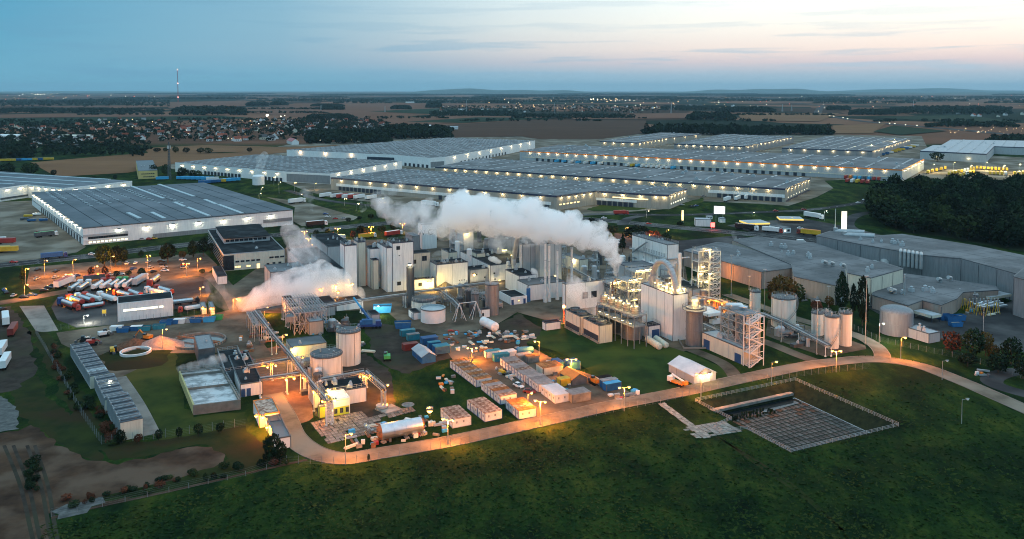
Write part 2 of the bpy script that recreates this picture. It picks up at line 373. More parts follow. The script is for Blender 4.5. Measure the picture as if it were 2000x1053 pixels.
outer = [Vector((-E, 120, 0)), Vector((-E, E, 0)), Vector((E, E, 0)), Vector((E, 120, 0))]
# sheet with a hole for the basin: four trapezoids (rim order left, back, right, front)
o4 = [Vector((-E, 60, 0)), Vector((-E, E, 0)), Vector((E, E, 0)), Vector((E, 60, 0))]
g.add([BAS[0], BAS[1], BAS[2], BAS[3], *o4], [(4, 0, 1, 5), (5, 1, 2, 6), (6, 2, 3, 7), (7, 3, 0, 4)])
_g = structure('ground', g, gm)

NATURAL = (m_tgrass, m_dirt, m_mud, m_rough, m_lawn, m_gravel)
def ragged(P, seed):
    r = random.Random(seed); out = []
    for a, b in zip(P, P[1:]+P[:1]):
        d = b-a; n = max(1, int(d.length/2.2)); nn = Vector((-d.y, d.x, 0)).normalized(); w = 0
        for i in range(n):
            w = w*.75+r.gauss(0, .55); out.append(a+d*i/n+nn*w*(1 if 0 < i else 0))
    return out
def sheet(name, m, pts, z):
    mb = MB(); P = pxpoly(pts, z); P = ragged(P, len(pts)+int(z*1000)) if m in NATURAL and name not in ('mown_lawn',) else P; mb.add(P, [tuple(range(len(P)))])
    # make the face look up
    a = sum(P[i].x*P[(i+1) % len(P)].y-P[(i+1) % len(P)].x*P[i].y for i in range(len(P)))
    if a < 0: mb.f = [tuple(reversed(f)) for f in mb.f]
    return structure(name, mb, m)
def smooth_path(pts, sub=6):
    out = []
    for i in range(len(pts)-1):
        p0, p1, p2, p3 = pts[max(i-1, 0)], pts[i], pts[i+1], pts[min(i+2, len(pts)-1)]
        for k in range(sub):
            t = k/sub
            out.append(.5*((2*p1)+(p2-p0)*t+(2*p0-5*p1+4*p2-p3)*t*t+(3*p1-p0-3*p2+p3)*t**3))
    out.append(pts[-1]); return out
def ribbon(mb, P, w, z, off=0.0, mi=0):
    v = []
    for i, p in enumerate(P):
        d = (P[min(i+1, len(P)-1)]-P[max(i-1, 0)]); d.z = 0; d.normalize(); n = Vector((-d.y, d.x, 0))
        for s in (1, -1): q = p+n*(off+s*w/2); v.append((q.x, q.y, z))
    mb.add(v, [(2*i, 2*i+1, 2*i+3, 2*i+2) for i in range(len(P)-1)], mi)
m_line = mat('road_paint', (.55, .55, .52), (.4, .4, .38), rough=.7, scale=1)
def road(name, pts, w, m, z, lines=(), kerb=False):
    P = smooth_path([G(x, y) for x, y in pts]); mb = MB(); ribbon(mb, P, w, z); r = structure(name, mb, m)
    if lines:
        lm = MB()
        for off, dash in lines:
            if not dash: ribbon(lm, P, .25, z+.012, off)
            else:
                acc = 0
                for a, b in zip(P, P[1:]):
                    L = (b-a).length; k = 0
                    while acc < L:
                        q = a+(b-a)*(acc/L); q2 = a+(b-a)*min(1, (acc+4)/L); ribbon(lm, [q, q2], .3, z+.012, off); acc += 11
                    acc -= L
        part('road_marking', lm, m_line, r, kind='stuff')
    if kerb:
        km = MB()
        for s in (1, -1):
            for a, b in zip(P, P[1:]):
                d = (b-a); d.z = 0; L = d.length; d.normalize(); n = Vector((-d.y, d.x, 0))*s
                o = a+n*(w/2); o.z = z-.02
                km.obox(o, d*L, n*.18, UP*.13)
        part('kerb', km, m_conc, r)
    return r
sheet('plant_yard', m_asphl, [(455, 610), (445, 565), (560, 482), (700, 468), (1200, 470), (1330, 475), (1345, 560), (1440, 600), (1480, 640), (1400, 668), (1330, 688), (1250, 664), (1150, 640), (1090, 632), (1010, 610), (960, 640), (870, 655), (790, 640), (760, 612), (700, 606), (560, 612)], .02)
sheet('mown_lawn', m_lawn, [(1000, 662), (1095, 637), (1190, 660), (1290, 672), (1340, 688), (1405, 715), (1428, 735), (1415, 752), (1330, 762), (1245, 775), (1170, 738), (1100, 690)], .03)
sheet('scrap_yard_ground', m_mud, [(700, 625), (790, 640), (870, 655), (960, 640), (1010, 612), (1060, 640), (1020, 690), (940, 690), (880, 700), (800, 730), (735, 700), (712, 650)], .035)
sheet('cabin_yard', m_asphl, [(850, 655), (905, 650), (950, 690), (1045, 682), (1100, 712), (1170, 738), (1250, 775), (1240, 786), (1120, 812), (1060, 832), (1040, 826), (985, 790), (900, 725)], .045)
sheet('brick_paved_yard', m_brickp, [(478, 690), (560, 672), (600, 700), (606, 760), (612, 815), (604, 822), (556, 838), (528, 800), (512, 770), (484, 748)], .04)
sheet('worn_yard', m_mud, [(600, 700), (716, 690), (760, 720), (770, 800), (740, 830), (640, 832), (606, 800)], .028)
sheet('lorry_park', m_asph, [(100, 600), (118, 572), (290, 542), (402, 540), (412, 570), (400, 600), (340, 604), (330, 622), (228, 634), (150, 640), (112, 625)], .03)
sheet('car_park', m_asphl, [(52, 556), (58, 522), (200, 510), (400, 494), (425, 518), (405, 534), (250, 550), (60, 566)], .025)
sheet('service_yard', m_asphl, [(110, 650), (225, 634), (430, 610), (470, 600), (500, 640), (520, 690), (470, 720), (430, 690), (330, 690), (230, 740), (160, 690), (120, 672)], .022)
sheet('concrete_pad', m_conc, [(38, 598), (86, 597), (114, 646), (72, 650)], .03)
sheet('bare_soil', m_dirt, [(-60, 860), (35, 842), (60, 830), (110, 862), (160, 895), (230, 908), (300, 893), (385, 872), (440, 890), (436, 906), (330, 945), (200, 985), (95, 1003), (105, 1060), (135, 1120), (-120, 1120)], .02)
sheet('dusty_verge', m_rough, [(20, 760), (75, 735), (150, 830), (200, 900), (150, 890), (60, 830), (30, 800)], .015)
sheet('weedy_verge', m_rough, [(60, 645), (95, 650), (215, 862), (330, 858), (480, 830), (520, 870), (520, 905), (340, 955), (110, 1000), (240, 960), (330, 940), (430, 905), (440, 888), (385, 868), (300, 888), (225, 900), (165, 870)], .03)
sheet('grey_rubble_patch', m_gravel, [(100, 1000), (130, 985), (200, 970), (206, 982), (170, 1002), (112, 1015)], .05)
sheet('dirt_track_left', m_gravel, [(-30, 770), (15, 780), (38, 838), (-30, 850)], .035)
sheet('lorry_standing', m_mud, [(-60, 596), (22, 598), (50, 640), (72, 700), (66, 735), (18, 765), (-60, 775)], .03)
sheet('treatment_lawn', m_tgrass, [(215, 720), (340, 690), (355, 740), (378, 815), (480, 805), (490, 828), (310, 862), (280, 800), (235, 745)], .02)
sheet('warehouse_yard', m_tanconc, [(-80, 398), (62, 392), (168, 482), (150, 493), (60, 508), (-80, 520)], .03)
sheet('warehouse_access_lot', m_tanconc, [(520, 385), (600, 396), (700, 424), (690, 430), (590, 442), (572, 432), (576, 405)], .03)
sheet('logistics_park_paving', m_tanconc, [(545, 352), (335, 330), (325, 316), (480, 300), (560, 283), (800, 268), (1050, 266), (1170, 271), (1290, 257), (1420, 260), (1570, 262), (1800, 266), (1815, 296), (2060, 312), (2060, 350), (1850, 352), (1765, 346), (1610, 353), (1628, 368), (1595, 385), (1540, 402), (1480, 398), (1350, 392), (1310, 408), (1180, 417), (1050, 420), (900, 415), (640, 385), (590, 370)], .03)
sheet('front_lawn', m_lawn, [(1148, 410), (1170, 400), (1275, 406), (1240, 411), (1160, 413)], .05)
sheet('side_lawn', m_lawn, [(1330, 398), (1375, 386), (1370, 396), (1335, 403)], .05)
sheet('factory_yard', m_asph, [(1690, 598), (1765, 642), (1860, 668), (2080, 700), (2080, 560), (1950, 596), (1850, 620)], .03)
sheet('tank_farm_slab', m_asphl, [(1495, 655), (1500, 625), (1560, 630), (1690, 675), (1692, 682), (1612, 697), (1560, 680)], .04)
sheet('petrol_station_forecourt', m_asph, [(1420, 440), (1560, 425), (1640, 440), (1650, 452), (1600, 468), (1480, 458)], .03)
sheet('service_road_apron', m_asph, [(1200, 455), (1330, 470), (1440, 460), (1500, 470), (1400, 482), (1330, 500), (1200, 480)], .025)
# fields in the distance: each a sheet of its own
FLD = [(m, mat(m, c, tuple(x*.7 for x in c), rough=1, scale=.02, space='World', stretch=(.3, 1, 1), detail=7, c3=tuple(x*.8 for x in c), scale3=.004)) for m, c in (('stubble_field', (.204, .1054, .053)), ('ploughed_field', (.0782, .0408, .0252)), ('green_crop_field', (.0122, .0313, .0136)), ('pink_brown_field', (.17, .0782, .0476)))]
FM = dict(FLD)
for nm, pts in [('stubble_field', [(60, 318), (200, 306), (330, 296), (430, 300), (600, 291), (560, 298), (340, 320), (250, 338), (110, 346)]),
                ('stubble_field', [(280, 290), (400, 284), (560, 288), (660, 284), (660, 292), (500, 297), (290, 300)]),
                ('ploughed_field', [(770, 262), (850, 246), (1040, 234), (1262, 236), (1262, 260), (1170, 272), (1050, 272), (1020, 267), (880, 269)]),
                ('green_crop_field', [(-40, 232), (430, 227), (500, 231), (120, 244), (-40, 248)]),
                ('pink_brown_field', [(-40, 225), (130, 222), (380, 226), (430, 227), (-40, 231)]),
                ('pink_brown_field', [(480, 210), (840, 201), (920, 206), (740, 222), (690, 238), (480, 220)]),
                ('green_crop_field', [(720, 218), (850, 212), (1000, 215), (860, 224)]),
                ('pink_brown_field', [(690, 238), (880, 226), (1080, 229), (840, 244), (750, 262), (700, 250)]),
                ('green_crop_field', [(790, 239), (930, 230), (1090, 231), (900, 241)]),
                ('stubble_field', [(1628, 262), (1626, 246), (1730, 242), (1704, 262)]),
                ('green_crop_field', [(1705, 258), (1745, 246), (1850, 257), (1760, 265)]),
                ('green_crop_field', [(1690, 229), (1890, 226), (1990, 240), (1800, 236)]),
                ('pink_brown_field', [(1110, 224), (1400, 221), (1360, 232), (1120, 234)]),
                ('stubble_field', [(1440, 222), (1640, 222), (1600, 238), (1450, 237)]),
                ('pink_brown_field', [(320, 200), (480, 197), (480, 208), (330, 212)]),
                ('stubble_field', [(1000, 192), (1120, 190), (1130, 195), (1000, 197)])]:
    FZ = globals().get('FZ', .3)+.12; sheet(nm, FM[nm], pts, FZ)
# ---------------------------------------------------------------- roads
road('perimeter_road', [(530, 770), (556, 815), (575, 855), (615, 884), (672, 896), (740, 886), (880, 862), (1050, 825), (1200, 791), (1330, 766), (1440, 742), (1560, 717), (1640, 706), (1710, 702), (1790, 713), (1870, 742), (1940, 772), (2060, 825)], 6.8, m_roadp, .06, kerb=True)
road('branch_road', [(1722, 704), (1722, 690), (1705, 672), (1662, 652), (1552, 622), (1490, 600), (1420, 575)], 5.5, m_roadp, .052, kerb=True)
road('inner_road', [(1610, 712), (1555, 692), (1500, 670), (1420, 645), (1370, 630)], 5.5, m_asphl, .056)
road('lawn_side_road', [(1440, 742), (1420, 716), (1385, 697), (1310, 668), (1275, 658)], 5.2, m_asphl, .048)
road('loop_road', [(2060, 722), (1975, 727), (1938, 740), (1955, 756), (2060, 785)], 7, m_asph, .05)
road('west_access_road', [(-40, 598), (60, 582), (150, 566), (300, 548), (400, 536), (440, 562), (466, 600), (478, 650), (510, 700)], 9, m_asphl, .05)
road('cabin_street', [(868, 652), (930, 700), (1000, 756), (1060, 812)], 7, m_asphl, .058)
road('west_path', [(228, 738), (262, 790), (292, 850)], 6, m_conc, .05)
hw = [(-60, 524), (150, 503), (320, 483), (450, 469), (560, 457), (700, 441), (860, 428), (1000, 420), (1100, 424), (1280, 440), (1500, 461), (1600, 472)]
road('highway', hw, 15, m_asph, .055, lines=((-7, 0), (7, 0), (-3.5, 1), (3.5, 1), (0, 0)))
road('country_road', [(1000, 432), (1090, 424), (1180, 418), (1325, 420), (1500, 414), (1590, 409), (1675, 397), (1700, 388)], 9, m_asph, .065, lines=((0, 1),))
road('slip_road', [(1215, 440), (1228, 427), (1262, 420)], 8, m_asph, .07)
road('wood_side_road', [(1715, 413), (1675, 420), (1657, 433), (1665, 447), (1720, 462)], 9, m_asph, .06)
road('park_road', [(560, 372), (640, 392), (760, 405), (900, 421), (1010, 428)], 8, m_asph, .06)
road('distant_motorway', [(1480, 196), (1590, 205), (1600, 213), (1600, 222), (1660, 234), (1740, 243), (1850, 252), (1990, 265), (2200, 284)], 34, m_asph, .8)
road('field_track', [(100, 1012), (200, 988), (330, 960), (480, 925), (600, 898)], 1.2, m_dirt, .045)
for s in (-1.2, 1.2):
    road('wheel_rut', [(1400+s*2, 852), (1480, 905+s*3), (1560, 960+s*3), (1650, 1040)], .9, m_rough, .012)
for dx in (0, 18, 45, 60):
    road('muddy_wheel_rut', [(8+dx, 870), (40+dx*.9, 950), (66+dx*.8, 1060), (90+dx, 1120)], .9, m_mud, .03)
# ---------------------------------------------------------------- hills on the horizon
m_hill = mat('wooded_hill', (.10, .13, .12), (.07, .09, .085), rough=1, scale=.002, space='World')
def hill(name, x0, x1, dist, top, seed):
    r = random.Random(seed); mb = MB(); n = 40; v = []
    ph = [r.uniform(0, 6) for _ in range(4)]
    for i in range(n+1):
        t = i/n; env = math.sin(math.pi*t)**.7
        h = .72*top*env*(.62+.22*math.sin(5*t+ph[0])+.12*math.sin(13*t+ph[1])+.06*math.sin(31*t+ph[2]))
        x = (x0+(x1-x0)*t-1000)/FPX*dist
        v += [(x, dist-2500, -5), (x, dist-900, h*.6), (x, dist, h), (x, dist+2500, -5)]
    f = []
    for i in range(n):
        for k in range(3): f.append((4*i+k, 4*i+4+k, 4*i+5+k, 4*i+1+k))
    mb.add(v, [tuple(reversed(q)) for q in f], 0, True)
    for i in range(len(mb.f)): pass
    return structure(name, mb, m_hill)
hill('hill_ridge', 780, 1240, 24000, 265, 1)
hill('hill_ridge', 1300, 1700, 26000, 235, 2)
hill('hill_ridge', 1560, 2300, 30000, 330, 3)
hill('hill_ridge', 1500, 2600, 20000, 120, 4)
hill('hill_ridge', -400, 500, 30000, 100, 6)
# ---------------------------------------------------------------- haze
hz = MB(); hz.box(-50000, 50000, -3000, 52000, -8, 470)
hm = bpy.data.materials.new('haze_air'); hm.use_nodes = True; hn = hm.node_tree.nodes; hn.clear()
pv = hn.new('ShaderNodeVolumePrincipled'); pv.inputs['Color'].default_value = (.46, .74, .90, 1); pv.inputs['Density'].default_value = 2.6e-5; pv.inputs['Anisotropy'].default_value = .15
ho = hn.new('ShaderNodeOutputMaterial'); hm.node_tree.links.new(pv.outputs[0], ho.inputs['Volume'])
hzo = single('haze', hz, hm, None, None, None, 'stuff')
# ================================================================ BUILDINGS
M_SL = {}
def rot2(deg): return dirv(deg), dirv(deg+90)
def panel_seams(b, P, u, v, L, Wd, z, step, m, nseam_v=True):
    """dark joints standing a little proud of the two visible faces"""
    n = max(1, int(round(L/step)))
    for i in range(n+1):
        o = P+u*(L*i/n)-v*.07-u*.06
        place('panel_joint', SEAM(z), o, b, math.atan2(u.y, u.x), m)
    if nseam_v:
        n = max(1, int(round(Wd/step)))
        for i in range(1, n+1):
            o = P+v*(Wd*i/n)-u*.07-v*.06
            place('panel_joint', SEAM(z), o, b, math.atan2(u.y, u.x), m)
_seam = {}
def SEAM(z):
    k = round(z*2)/2
    if k not in _seam:
        mb = MB(); mb.box(0, .14, 0, .14, 0, k-.05); _seam[k] = mb.mesh('panel_joint', m_grey)
    return _seam[k]
_vent = None
def vent_mesh():
    global _vent
    if _vent is None:
        mb = MB(); mb.box(-.5, .5, -.4, .4, 0, .7); mb.lathe((0, 0, .7), [(.28, 0), (.28, .35), (.4, .4), (.01, .6)], 8)
        _vent = mb.mesh('roof_vent', m_ltgrey)
    return _vent
_win = {}
def win_mesh(w, h, fm, pm):
    k = (round(w, 1), round(h, 1), fm.name, pm.name)
    if k not in _win:
        f = MB(); t = .12
        f.box(-w/2, w/2, -.05, .0, -h/2, -h/2+t); f.box(-w/2, w/2, -.05, 0, h/2-t, h/2)
        f.box(-w/2, -w/2+t, -.05, 0, -h/2+t, h/2-t); f.box(w/2-t, w/2, -.05, 0, -h/2+t, h/2-t); f.box(-.04, .04, -.05, 0, -h/2+t, h/2-t)
        g = MB(); g.box(-w/2+t, w/2-t, -.02, .02, -h/2+t, h/2-t)
        _win[k] = (f.mesh('window', fm), g.mesh('pane', pm))
    return _win[k]
def window(b, P, wd, w, h, pm=None, fm=None):
    """P centre of the opening on the face, wd = direction along the face seen from outside left to right"""
    a, g = win_mesh(w, h, fm or m_dgrey, pm or m_glass)
    rz = math.atan2(wd.y, wd.x)
    n = Vector((wd.y, -wd.x, 0))
    f = place('window', a, P+n*.06, b, rz)
    o = link('pane', g, f)
    return f
_box = {}
def boxmesh(name, w, d, h, m):
    k = (name, round(w, 1), round(d, 1), round(h, 1), m.name)
    if k not in _box:
        mb = MB(); mb.box(-w/2, w/2, -d/2, d/2, 0, h); _box[k] = mb.mesh(name, m)
    return _box[k]
def railing(mb, P, Q, h=1.1, step=2.0, r=.035):
    L = (Q-P).length; n = max(1, int(L/step))
    for i in range(n+1):
        p = P+(Q-P)*i/n; mb.tube(p, p+UP*h, r, 4, caps=False)
    for z in (h*.5, h): mb.tube(P+UP*z, Q+UP*z, r, 4, caps=False)
BLD = {}
def building(name, label, spec, wall=None, roof=None, ang=A0, cat='building', seams=None, trim=None, rail=False, vents=0, wins=(), doors=(), depth=None, parapet=.35, z0=0, name_wall='wall', height=None, corner=True, group=None):
    """spec = near corner x, base y, top y, left x, right x in the photograph"""
    xn, yb, yt, xl, xr = spec
    wall = wall or m_white; roof = roof or m_roofdark
    u, v = rot2(ang); P = G(xn, yb)
    z = height or hgt(xn, yb, yt)
    L = along(P, u, xr); Wd = depth if depth else along(P, v, xl)
    Wd = max(1.5, min(Wd, 150)); L = max(1.5, min(L, 200))
    b = thing(name, label, cat, P+u*L/2+v*Wd/2, group)
    w = MB(); w.prism([P, P+u*L, P+u*L+v*Wd, P+v*Wd], z0, z); part(name_wall, w, wall, b)
    r = MB(); r.obox(P+u*.25+v*.25+UP*(z+.003), u*(L-.5), v*(Wd-.5), UP*.12); part('roof', r, roof, b)
    t = MB(); q = .25; p_ = P-u*.06-v*.06+UP*(z-.05); LL, WW = L+.12, Wd+.12
    t.obox(p_, u*LL, v*q, UP*parapet); t.obox(p_+v*(WW-q), u*LL, v*q, UP*parapet)
    t.obox(p_+v*q, u*q, v*(WW-2*q), UP*parapet); t.obox(p_+v*q+u*(LL-q), u*q, v*(WW-2*q), UP*parapet)
    part('parapet', t, trim or m_dgrey, b)
    if corner:
        c = MB()
        for o in (P-u*.08-v*.08, P+u*(L-.12)-v*.08, P+v*(Wd-.12)-u*.08): c.obox(o, u*.2, v*.2, UP*(z-.06))
        part('corner_trim', c, trim or m_dgrey, b, kind='stuff')
    if seams: panel_seams(b, P, u, v, L, Wd, z-.2, seams, m_ltgrey if wall in (m_white, m_cream) else m_dgrey)
    if rail:
        rm = MB(); a = z+.3; c4 = [P+UP*a, P+u*L+UP*a, P+u*L+v*Wd+UP*a, P+v*Wd+UP*a]
        for i in range(4): railing(rm, c4[i], c4[(i+1) % 4], 1.1, 1.6, .045)
        part('roof_railing', rm, m_galv, b)
    rr = random.Random(int(xn*7+yb))
    for i in range(vents):
        s = rr.uniform(.7, 1.7)
        place('roof_vent', vent_mesh(), P+u*L*rr.uniform(.12, .88)+v*Wd*rr.uniform(.12, .88)+UP*(z+.12), b, rr.uniform(0, 3), sc=(s, s, s*rr.uniform(.6, 1.5)))
    for (face, s, zc, ww, hh, *k) in wins:        # face 'f' front (along u) or 's' side (along v)
        pm = k[0] if k else m_glass
        if face == 'f': window(b, P+u*L*s+UP*zc*z, u, ww, hh, pm)
        else: window(b, P+v*Wd*s+UP*zc*z, -v, ww, hh, pm)
    for (face, s, ww, hh, dm) in doors:
        d = MB()
        if face == 'f': d.obox(P+u*(L*s-ww/2)-v*.09, u*ww, v*.08, UP*hh)
        else: d.obox(P+v*(Wd*s-ww/2)-u*.09, v*ww, u*.08, UP*hh)
        part('door', d, dm, b)
    BLD[label] = (b, P, u, v, L, Wd, z)
    return b, P, u, v, L, Wd, z
# ---------------------------------------------------------------- wall lamps of the big sheds
_lh = MB(); _lh.box(-.45, .45, -.9, 0, -.12, .18); _lamp_head = _lh.mesh('wall_lamp', m_dgrey)
_lg = MB(); _lg.box(-.42, .42, -.86, -.05, -.30, -.125); _lg_me = _lg.mesh('lamp_glass', m_led); _lg_y = _lg.mesh('lamp_glass', m_yellamp)
def wall_lamp(b, P, wd, power=420, color=WARM, glass=None, r=.3, big=1.0):
    n = Vector((wd.y, -wd.x, 0)); rz = math.atan2(wd.y, wd.x)
    h = place('wall_lamp', _lamp_head, P+n*.05, b, rz, sc=(big, big, big)); link('lamp_glass', glass or _lg_me, h)
    lamp_light(b, P+n*1.3-UP*.6, power, color, r)
def poly_area(P): return sum(P[i].x*P[(i+1) % len(P)].y-P[(i+1) % len(P)].x*P[i].y for i in range(len(P)))/2
def inside(p, P):
    c = False; n = len(P)
    for i in range(n):
        a, b = P[i], P[(i+1) % n]
        if (a.y > p.y) != (b.y > p.y) and p.x < (b.x-a.x)*(p.y-a.y)/(b.y-a.y)+a.x: c = not c
    return c
_dd = MB(); _dd.box(-1.6, 1.6, -.10, 0, 0, 3.4); _dd_me = _dd.mesh('dock_door', m_door)
_df = MB(); _df.box(-2.1, 2.1, -.3, -.11, 3.4, 4.1); _df.box(-2.1, -1.6, -.3, -.11, 0, 3.4); _df.box(1.6, 2.1, -.3, -.11, 0, 3.4); _df_me = _df.mesh('dock_shelter', m_dgrey)
def warehouse(label, roofpx, h, wall, roof, trim, facades, ang=A2, trim_h=1.2, sky=(22, 11, 2.4, 1.2), strips=(), low=None, seed=1, name='warehouse', units=8, doorm=None):
    Pz = [G(x, y, h) for x, y in roofpx]
    if poly_area(Pz) < 0: rev = True
    else: rev = False
    P = [Vector((p.x, p.y, 0)) for p in Pz]
    c = sum(P, Vector())/len(P)
    b = thing(name, label, 'warehouse', (c.x, c.y, 0))
    w = MB(); w.prism(P, 0, h-trim_h); part('wall', w, wall, b)
    w = MB(); Q = [p+(p-c).normalized()*.15 for p in P]; w.prism(Q, h-trim_h+.002, h+.25); part('fascia', w, trim, b)
    w = MB(); Q = [p-(p-c).normalized()*.8 for p in P]; w.prism(Q, h+.1, h+.32); part('roof', w, roof, b)
    u, v = rot2(ang); rr = random.Random(seed)
    us = [p.dot(u) for p in P]; vs = [p.dot(v) for p in P]
    if sky:
        su, sv, lw, lh = sky; mb = MB(); k = 0
        a = min(us)+su*.4
        while a < max(us):
            q = min(vs)+sv*.5; k += 1
            while q < max(vs):
                p = u*(a+(k % 2)*su*.0)+v*(q+(k % 2)*sv*.5)
                if inside(p, Q) and inside(p+u*3, Q) and inside(p-u*3, Q) and rr.random() < .86: mb.obox(p-u*lw/2-v*lh/2+UP*(h+.33), u*lw, v*lh, UP*.5)
                q += sv
            a += su
        part('skylights', mb, m_skylight, b, kind='stuff')
    for (a, q, lw, lh) in strips:       # fractions along u,v extents; individual long rooflights
        pass
    for i in range(units):
        for _ in range(20):
            p = u*rr.uniform(min(us), max(us))+v*rr.uniform(min(vs), max(vs))
            if inside(p, Q) and inside(p+u*5, Q) and inside(p-u*5, Q): break
        else: continue
        s = rr.uniform(1.2, 2.6)
        place('roof_air_unit', vent_mesh(), p+UP*(h+.32), b, math.radians(ang), sc=(s*1.6, s*1.4, s*.9))
    for (i, o) in facades:
        A, B = P[i], P[(i+1) % len(P)]
        d = B-A; L = d.length; d.normalize(); n = Vector((d.y, -d.x, 0))
        if n.dot(A) > 0: d = -d; A, B = B, A; n = -n       # outward must face the camera; s runs left to right
        s0, s1 = o.get('lrange', (.02, .98)); nl = o.get('lamps', 0)
        for k in range(nl):
            s = s0+(s1-s0)*(k+.5)/nl
            wall_lamp(b, A+d*L*s+UP*(h-trim_h-.4-o.get('ldrop', 0)), d, o.get('power', 420)*.6, o.get('color', WARM), big=o.get('big', 1.0)*.9)
        for (a0, a1, nd) in o.get('doors', ()):
            for k in range(nd):
                s = a0+(a1-a0)*(k+.5)/nd
                q = place('dock_door', _dd_me, A+d*L*s+n*.02, b, math.atan2(d.y, d.x), doorm)
                link('dock_shelter', _df_me, q)
        for (a0, a1, z0, z1, m_, nm) in o.get('bands', ()):
            mb = MB(); mb.obox(A+d*L*a0+n*.30+UP*z0, d*L*(a1-a0), -n*.28, UP*(z1-z0)); part(nm, mb, m_, b)
        for (a0, a1, zc, nw, ww, hh, pm) in o.get('wins', ()):
            for k in range(nw): window(b, A+d*L*(a0+(a1-a0)*(k+.5)/nw)+UP*zc+n*.05, d, ww, hh, pm)
    return b, P, h, u, v
# ---------------------------------------------------------------- the logistics park behind
DK = {'color': WARM}
W1 = warehouse('dark roofed distribution shed nearest the steam, with stepped front, blue fascia and truck docks', [(646, 347), (1087, 383), (1162, 373), (1272, 380), (1307, 381), (1342, 368), (785, 330)], 12, m_beige, m_roofgrey, m_navy,
    [(0, dict(lamps=13, doors=[(.04, .26, 11), (.52, .6, 3), (.86, .98, 4)], bands=[(.03, .98, 3.9, 6.6, m_white, 'dock_band')], power=650)),
     (1, dict(lamps=5, power=600, wins=[(.05, .6, 4.5, 6, 3, 1.4, m_lit)])), (2, dict(lamps=3, doors=[(.03, .7, 7)], power=800, bands=[(.02, .75, 4.0, 6.2, m_white, 'dock_band')], wins=[(.32, .95, 7.6, 6, 5.5, 1.3, m_lit)])),
     (3, dict(lamps=2, power=700)), (4, dict(lamps=5, power=600, wins=[(.05, .9, 4, 7, 3, 1.4, m_litw)]))], sky=(13, 9, 1.3, 3.6), seed=2, units=14)
W2 = warehouse('very long grey roofed shed with blue fascia and a row of warm lamps', [(850, 326), (1534, 369), (1583, 348), (942, 309)], 12, m_beige, m_roofgrey, m_navy,
    [(0, dict(lamps=27, doors=[(.84, .995, 11)], power=600, bands=[(.82, .999, 3.9, 6.8, m_white, 'dock_band')])), (1, dict(lamps=7, power=450, bands=[(.02, .96, 0, 1.4, m_navy, 'plinth')], wins=[(.05, .9, 3.2, 8, 2.2, 1.3, m_litw)]))], sky=(26, 13, 1.5, 9), seed=3, units=16)
W3 = warehouse('long shed with orange stripe and yellow dock lights, trucks parked along its front', [(1015, 295), (1762, 332), (1805, 311), (1090, 283)], 13, m_ltgrey, m_roofgrey, m_orange,
    [(0, dict(lamps=32, doors=[(.05, .8, 40)], power=650, bands=[(.01, .99, 4.2, 5.2, m_cream, 'dock_band')], color=(1, .72, .33))), (1, dict(lamps=6, power=1100, big=2))], sky=(30, 16, 2.2, 9), seed=4, units=26, trim_h=1.0)
W4 = warehouse('white complex with open dark bays, furthest left of the far sheds', [(560, 293), (716, 301), (771, 303), (841, 309), (870, 307), (1045, 275), (875, 269), (812, 273)], 13, m_white, m_roofgrey, m_white,
    [(0, dict(lamps=3, power=900, color=(1, .6, .25), bands=[(.76, .88, 2.0, 6.5, m_grey, 'office_block')])), (1, dict(doors=[(.03, .97, 6)], bands=[(.02, .98, 4.6, 9.5, m_door, 'bay_shade_band')])),  # dark band across the bays stands for the shade inside them
     (2, dict(doors=[(.25, .97, 6)])), (3, dict(bands=[(.0, .9, 1.0, 8, m_grey, 'office_block')])), (4, dict(lamps=8, doors=[(.12, .62, 14)], power=800))], sky=(16, 10, 1.6, 6), seed=5, units=18)
W5 = warehouse('grey roofed shed with bright floodlights and white walls behind the left pylon', [(342, 318), (560, 336), (645, 340), (785, 315), (500, 302)], 11, m_white, m_roofgrey, m_white,
    [(0, dict(lamps=9, doors=[(.06, .14, 3), (.28, .62, 11), (.78, .97, 6)], power=1500, big=2.6)), (1, dict(bands=[(.0, 1, .5, 9.2, m_grey, 'office_front')], wins=[(.05, .9, 3, 7, 3, 1.3, m_glass), (.05, .9, 6.2, 7, 3, 1.3, m_glass), (.28, .36, 8.4, 1, 2.4, 1.4, m_lit)])), (2, dict(lamps=6, power=700, bands=[(.05, .95, .2, 2.0, m_dgrey, 'plinth')]))], sky=(15, 9, 1.4, 4), seed=6, units=8)
W6 = warehouse('small far shed with dark left roof and lit end wall, behind the orange striped one', [(1171, 276), (1245, 279), (1305, 269), (1370, 262), (1290, 259), (1255, 264)], 12, m_beige, m_roofgrey, m_navy,
    [(0, dict(lamps=4, power=900)), (1, dict(lamps=8, power=900)), (2, dict(lamps=3, power=900))], sky=(30, 12, 1.6, 10), seed=7, units=5)
W7 = warehouse('middle one of the three sheds behind the orange striped one', [(1317, 281), (1455, 286), (1550, 267), (1412, 262)], 12, m_grey, m_roofgrey, m_navy,
    [(0, dict(lamps=9, power=900)), (1, dict(lamps=12, power=900))], sky=(22, 11, 1.6, 8), seed=8, units=12)
W8 = warehouse('right hand shed of the three behind the orange striped one', [(1527, 289), (1704, 295), (1779, 271), (1612, 266)], 12, m_grey, m_roofgrey, m_navy,
    [(0, dict(lamps=6, power=1000)), (1, dict(lamps=12, power=1000))], sky=(18, 10, 1.6, 7), seed=9, units=4)
W9 = warehouse('white roofed shed at the far right edge beyond the wood', [(1797, 295), (1927, 301), (1942, 286), (2060, 290), (2060, 276), (1857, 273), (1838, 284), (1822, 284)], 12, m_ltgrey, m_rooflight, m_navy,
    [(0, dict(lamps=2, power=700, ldrop=5)), (1, {})], sky=(16, 11, 2, 5), seed=10, units=4)
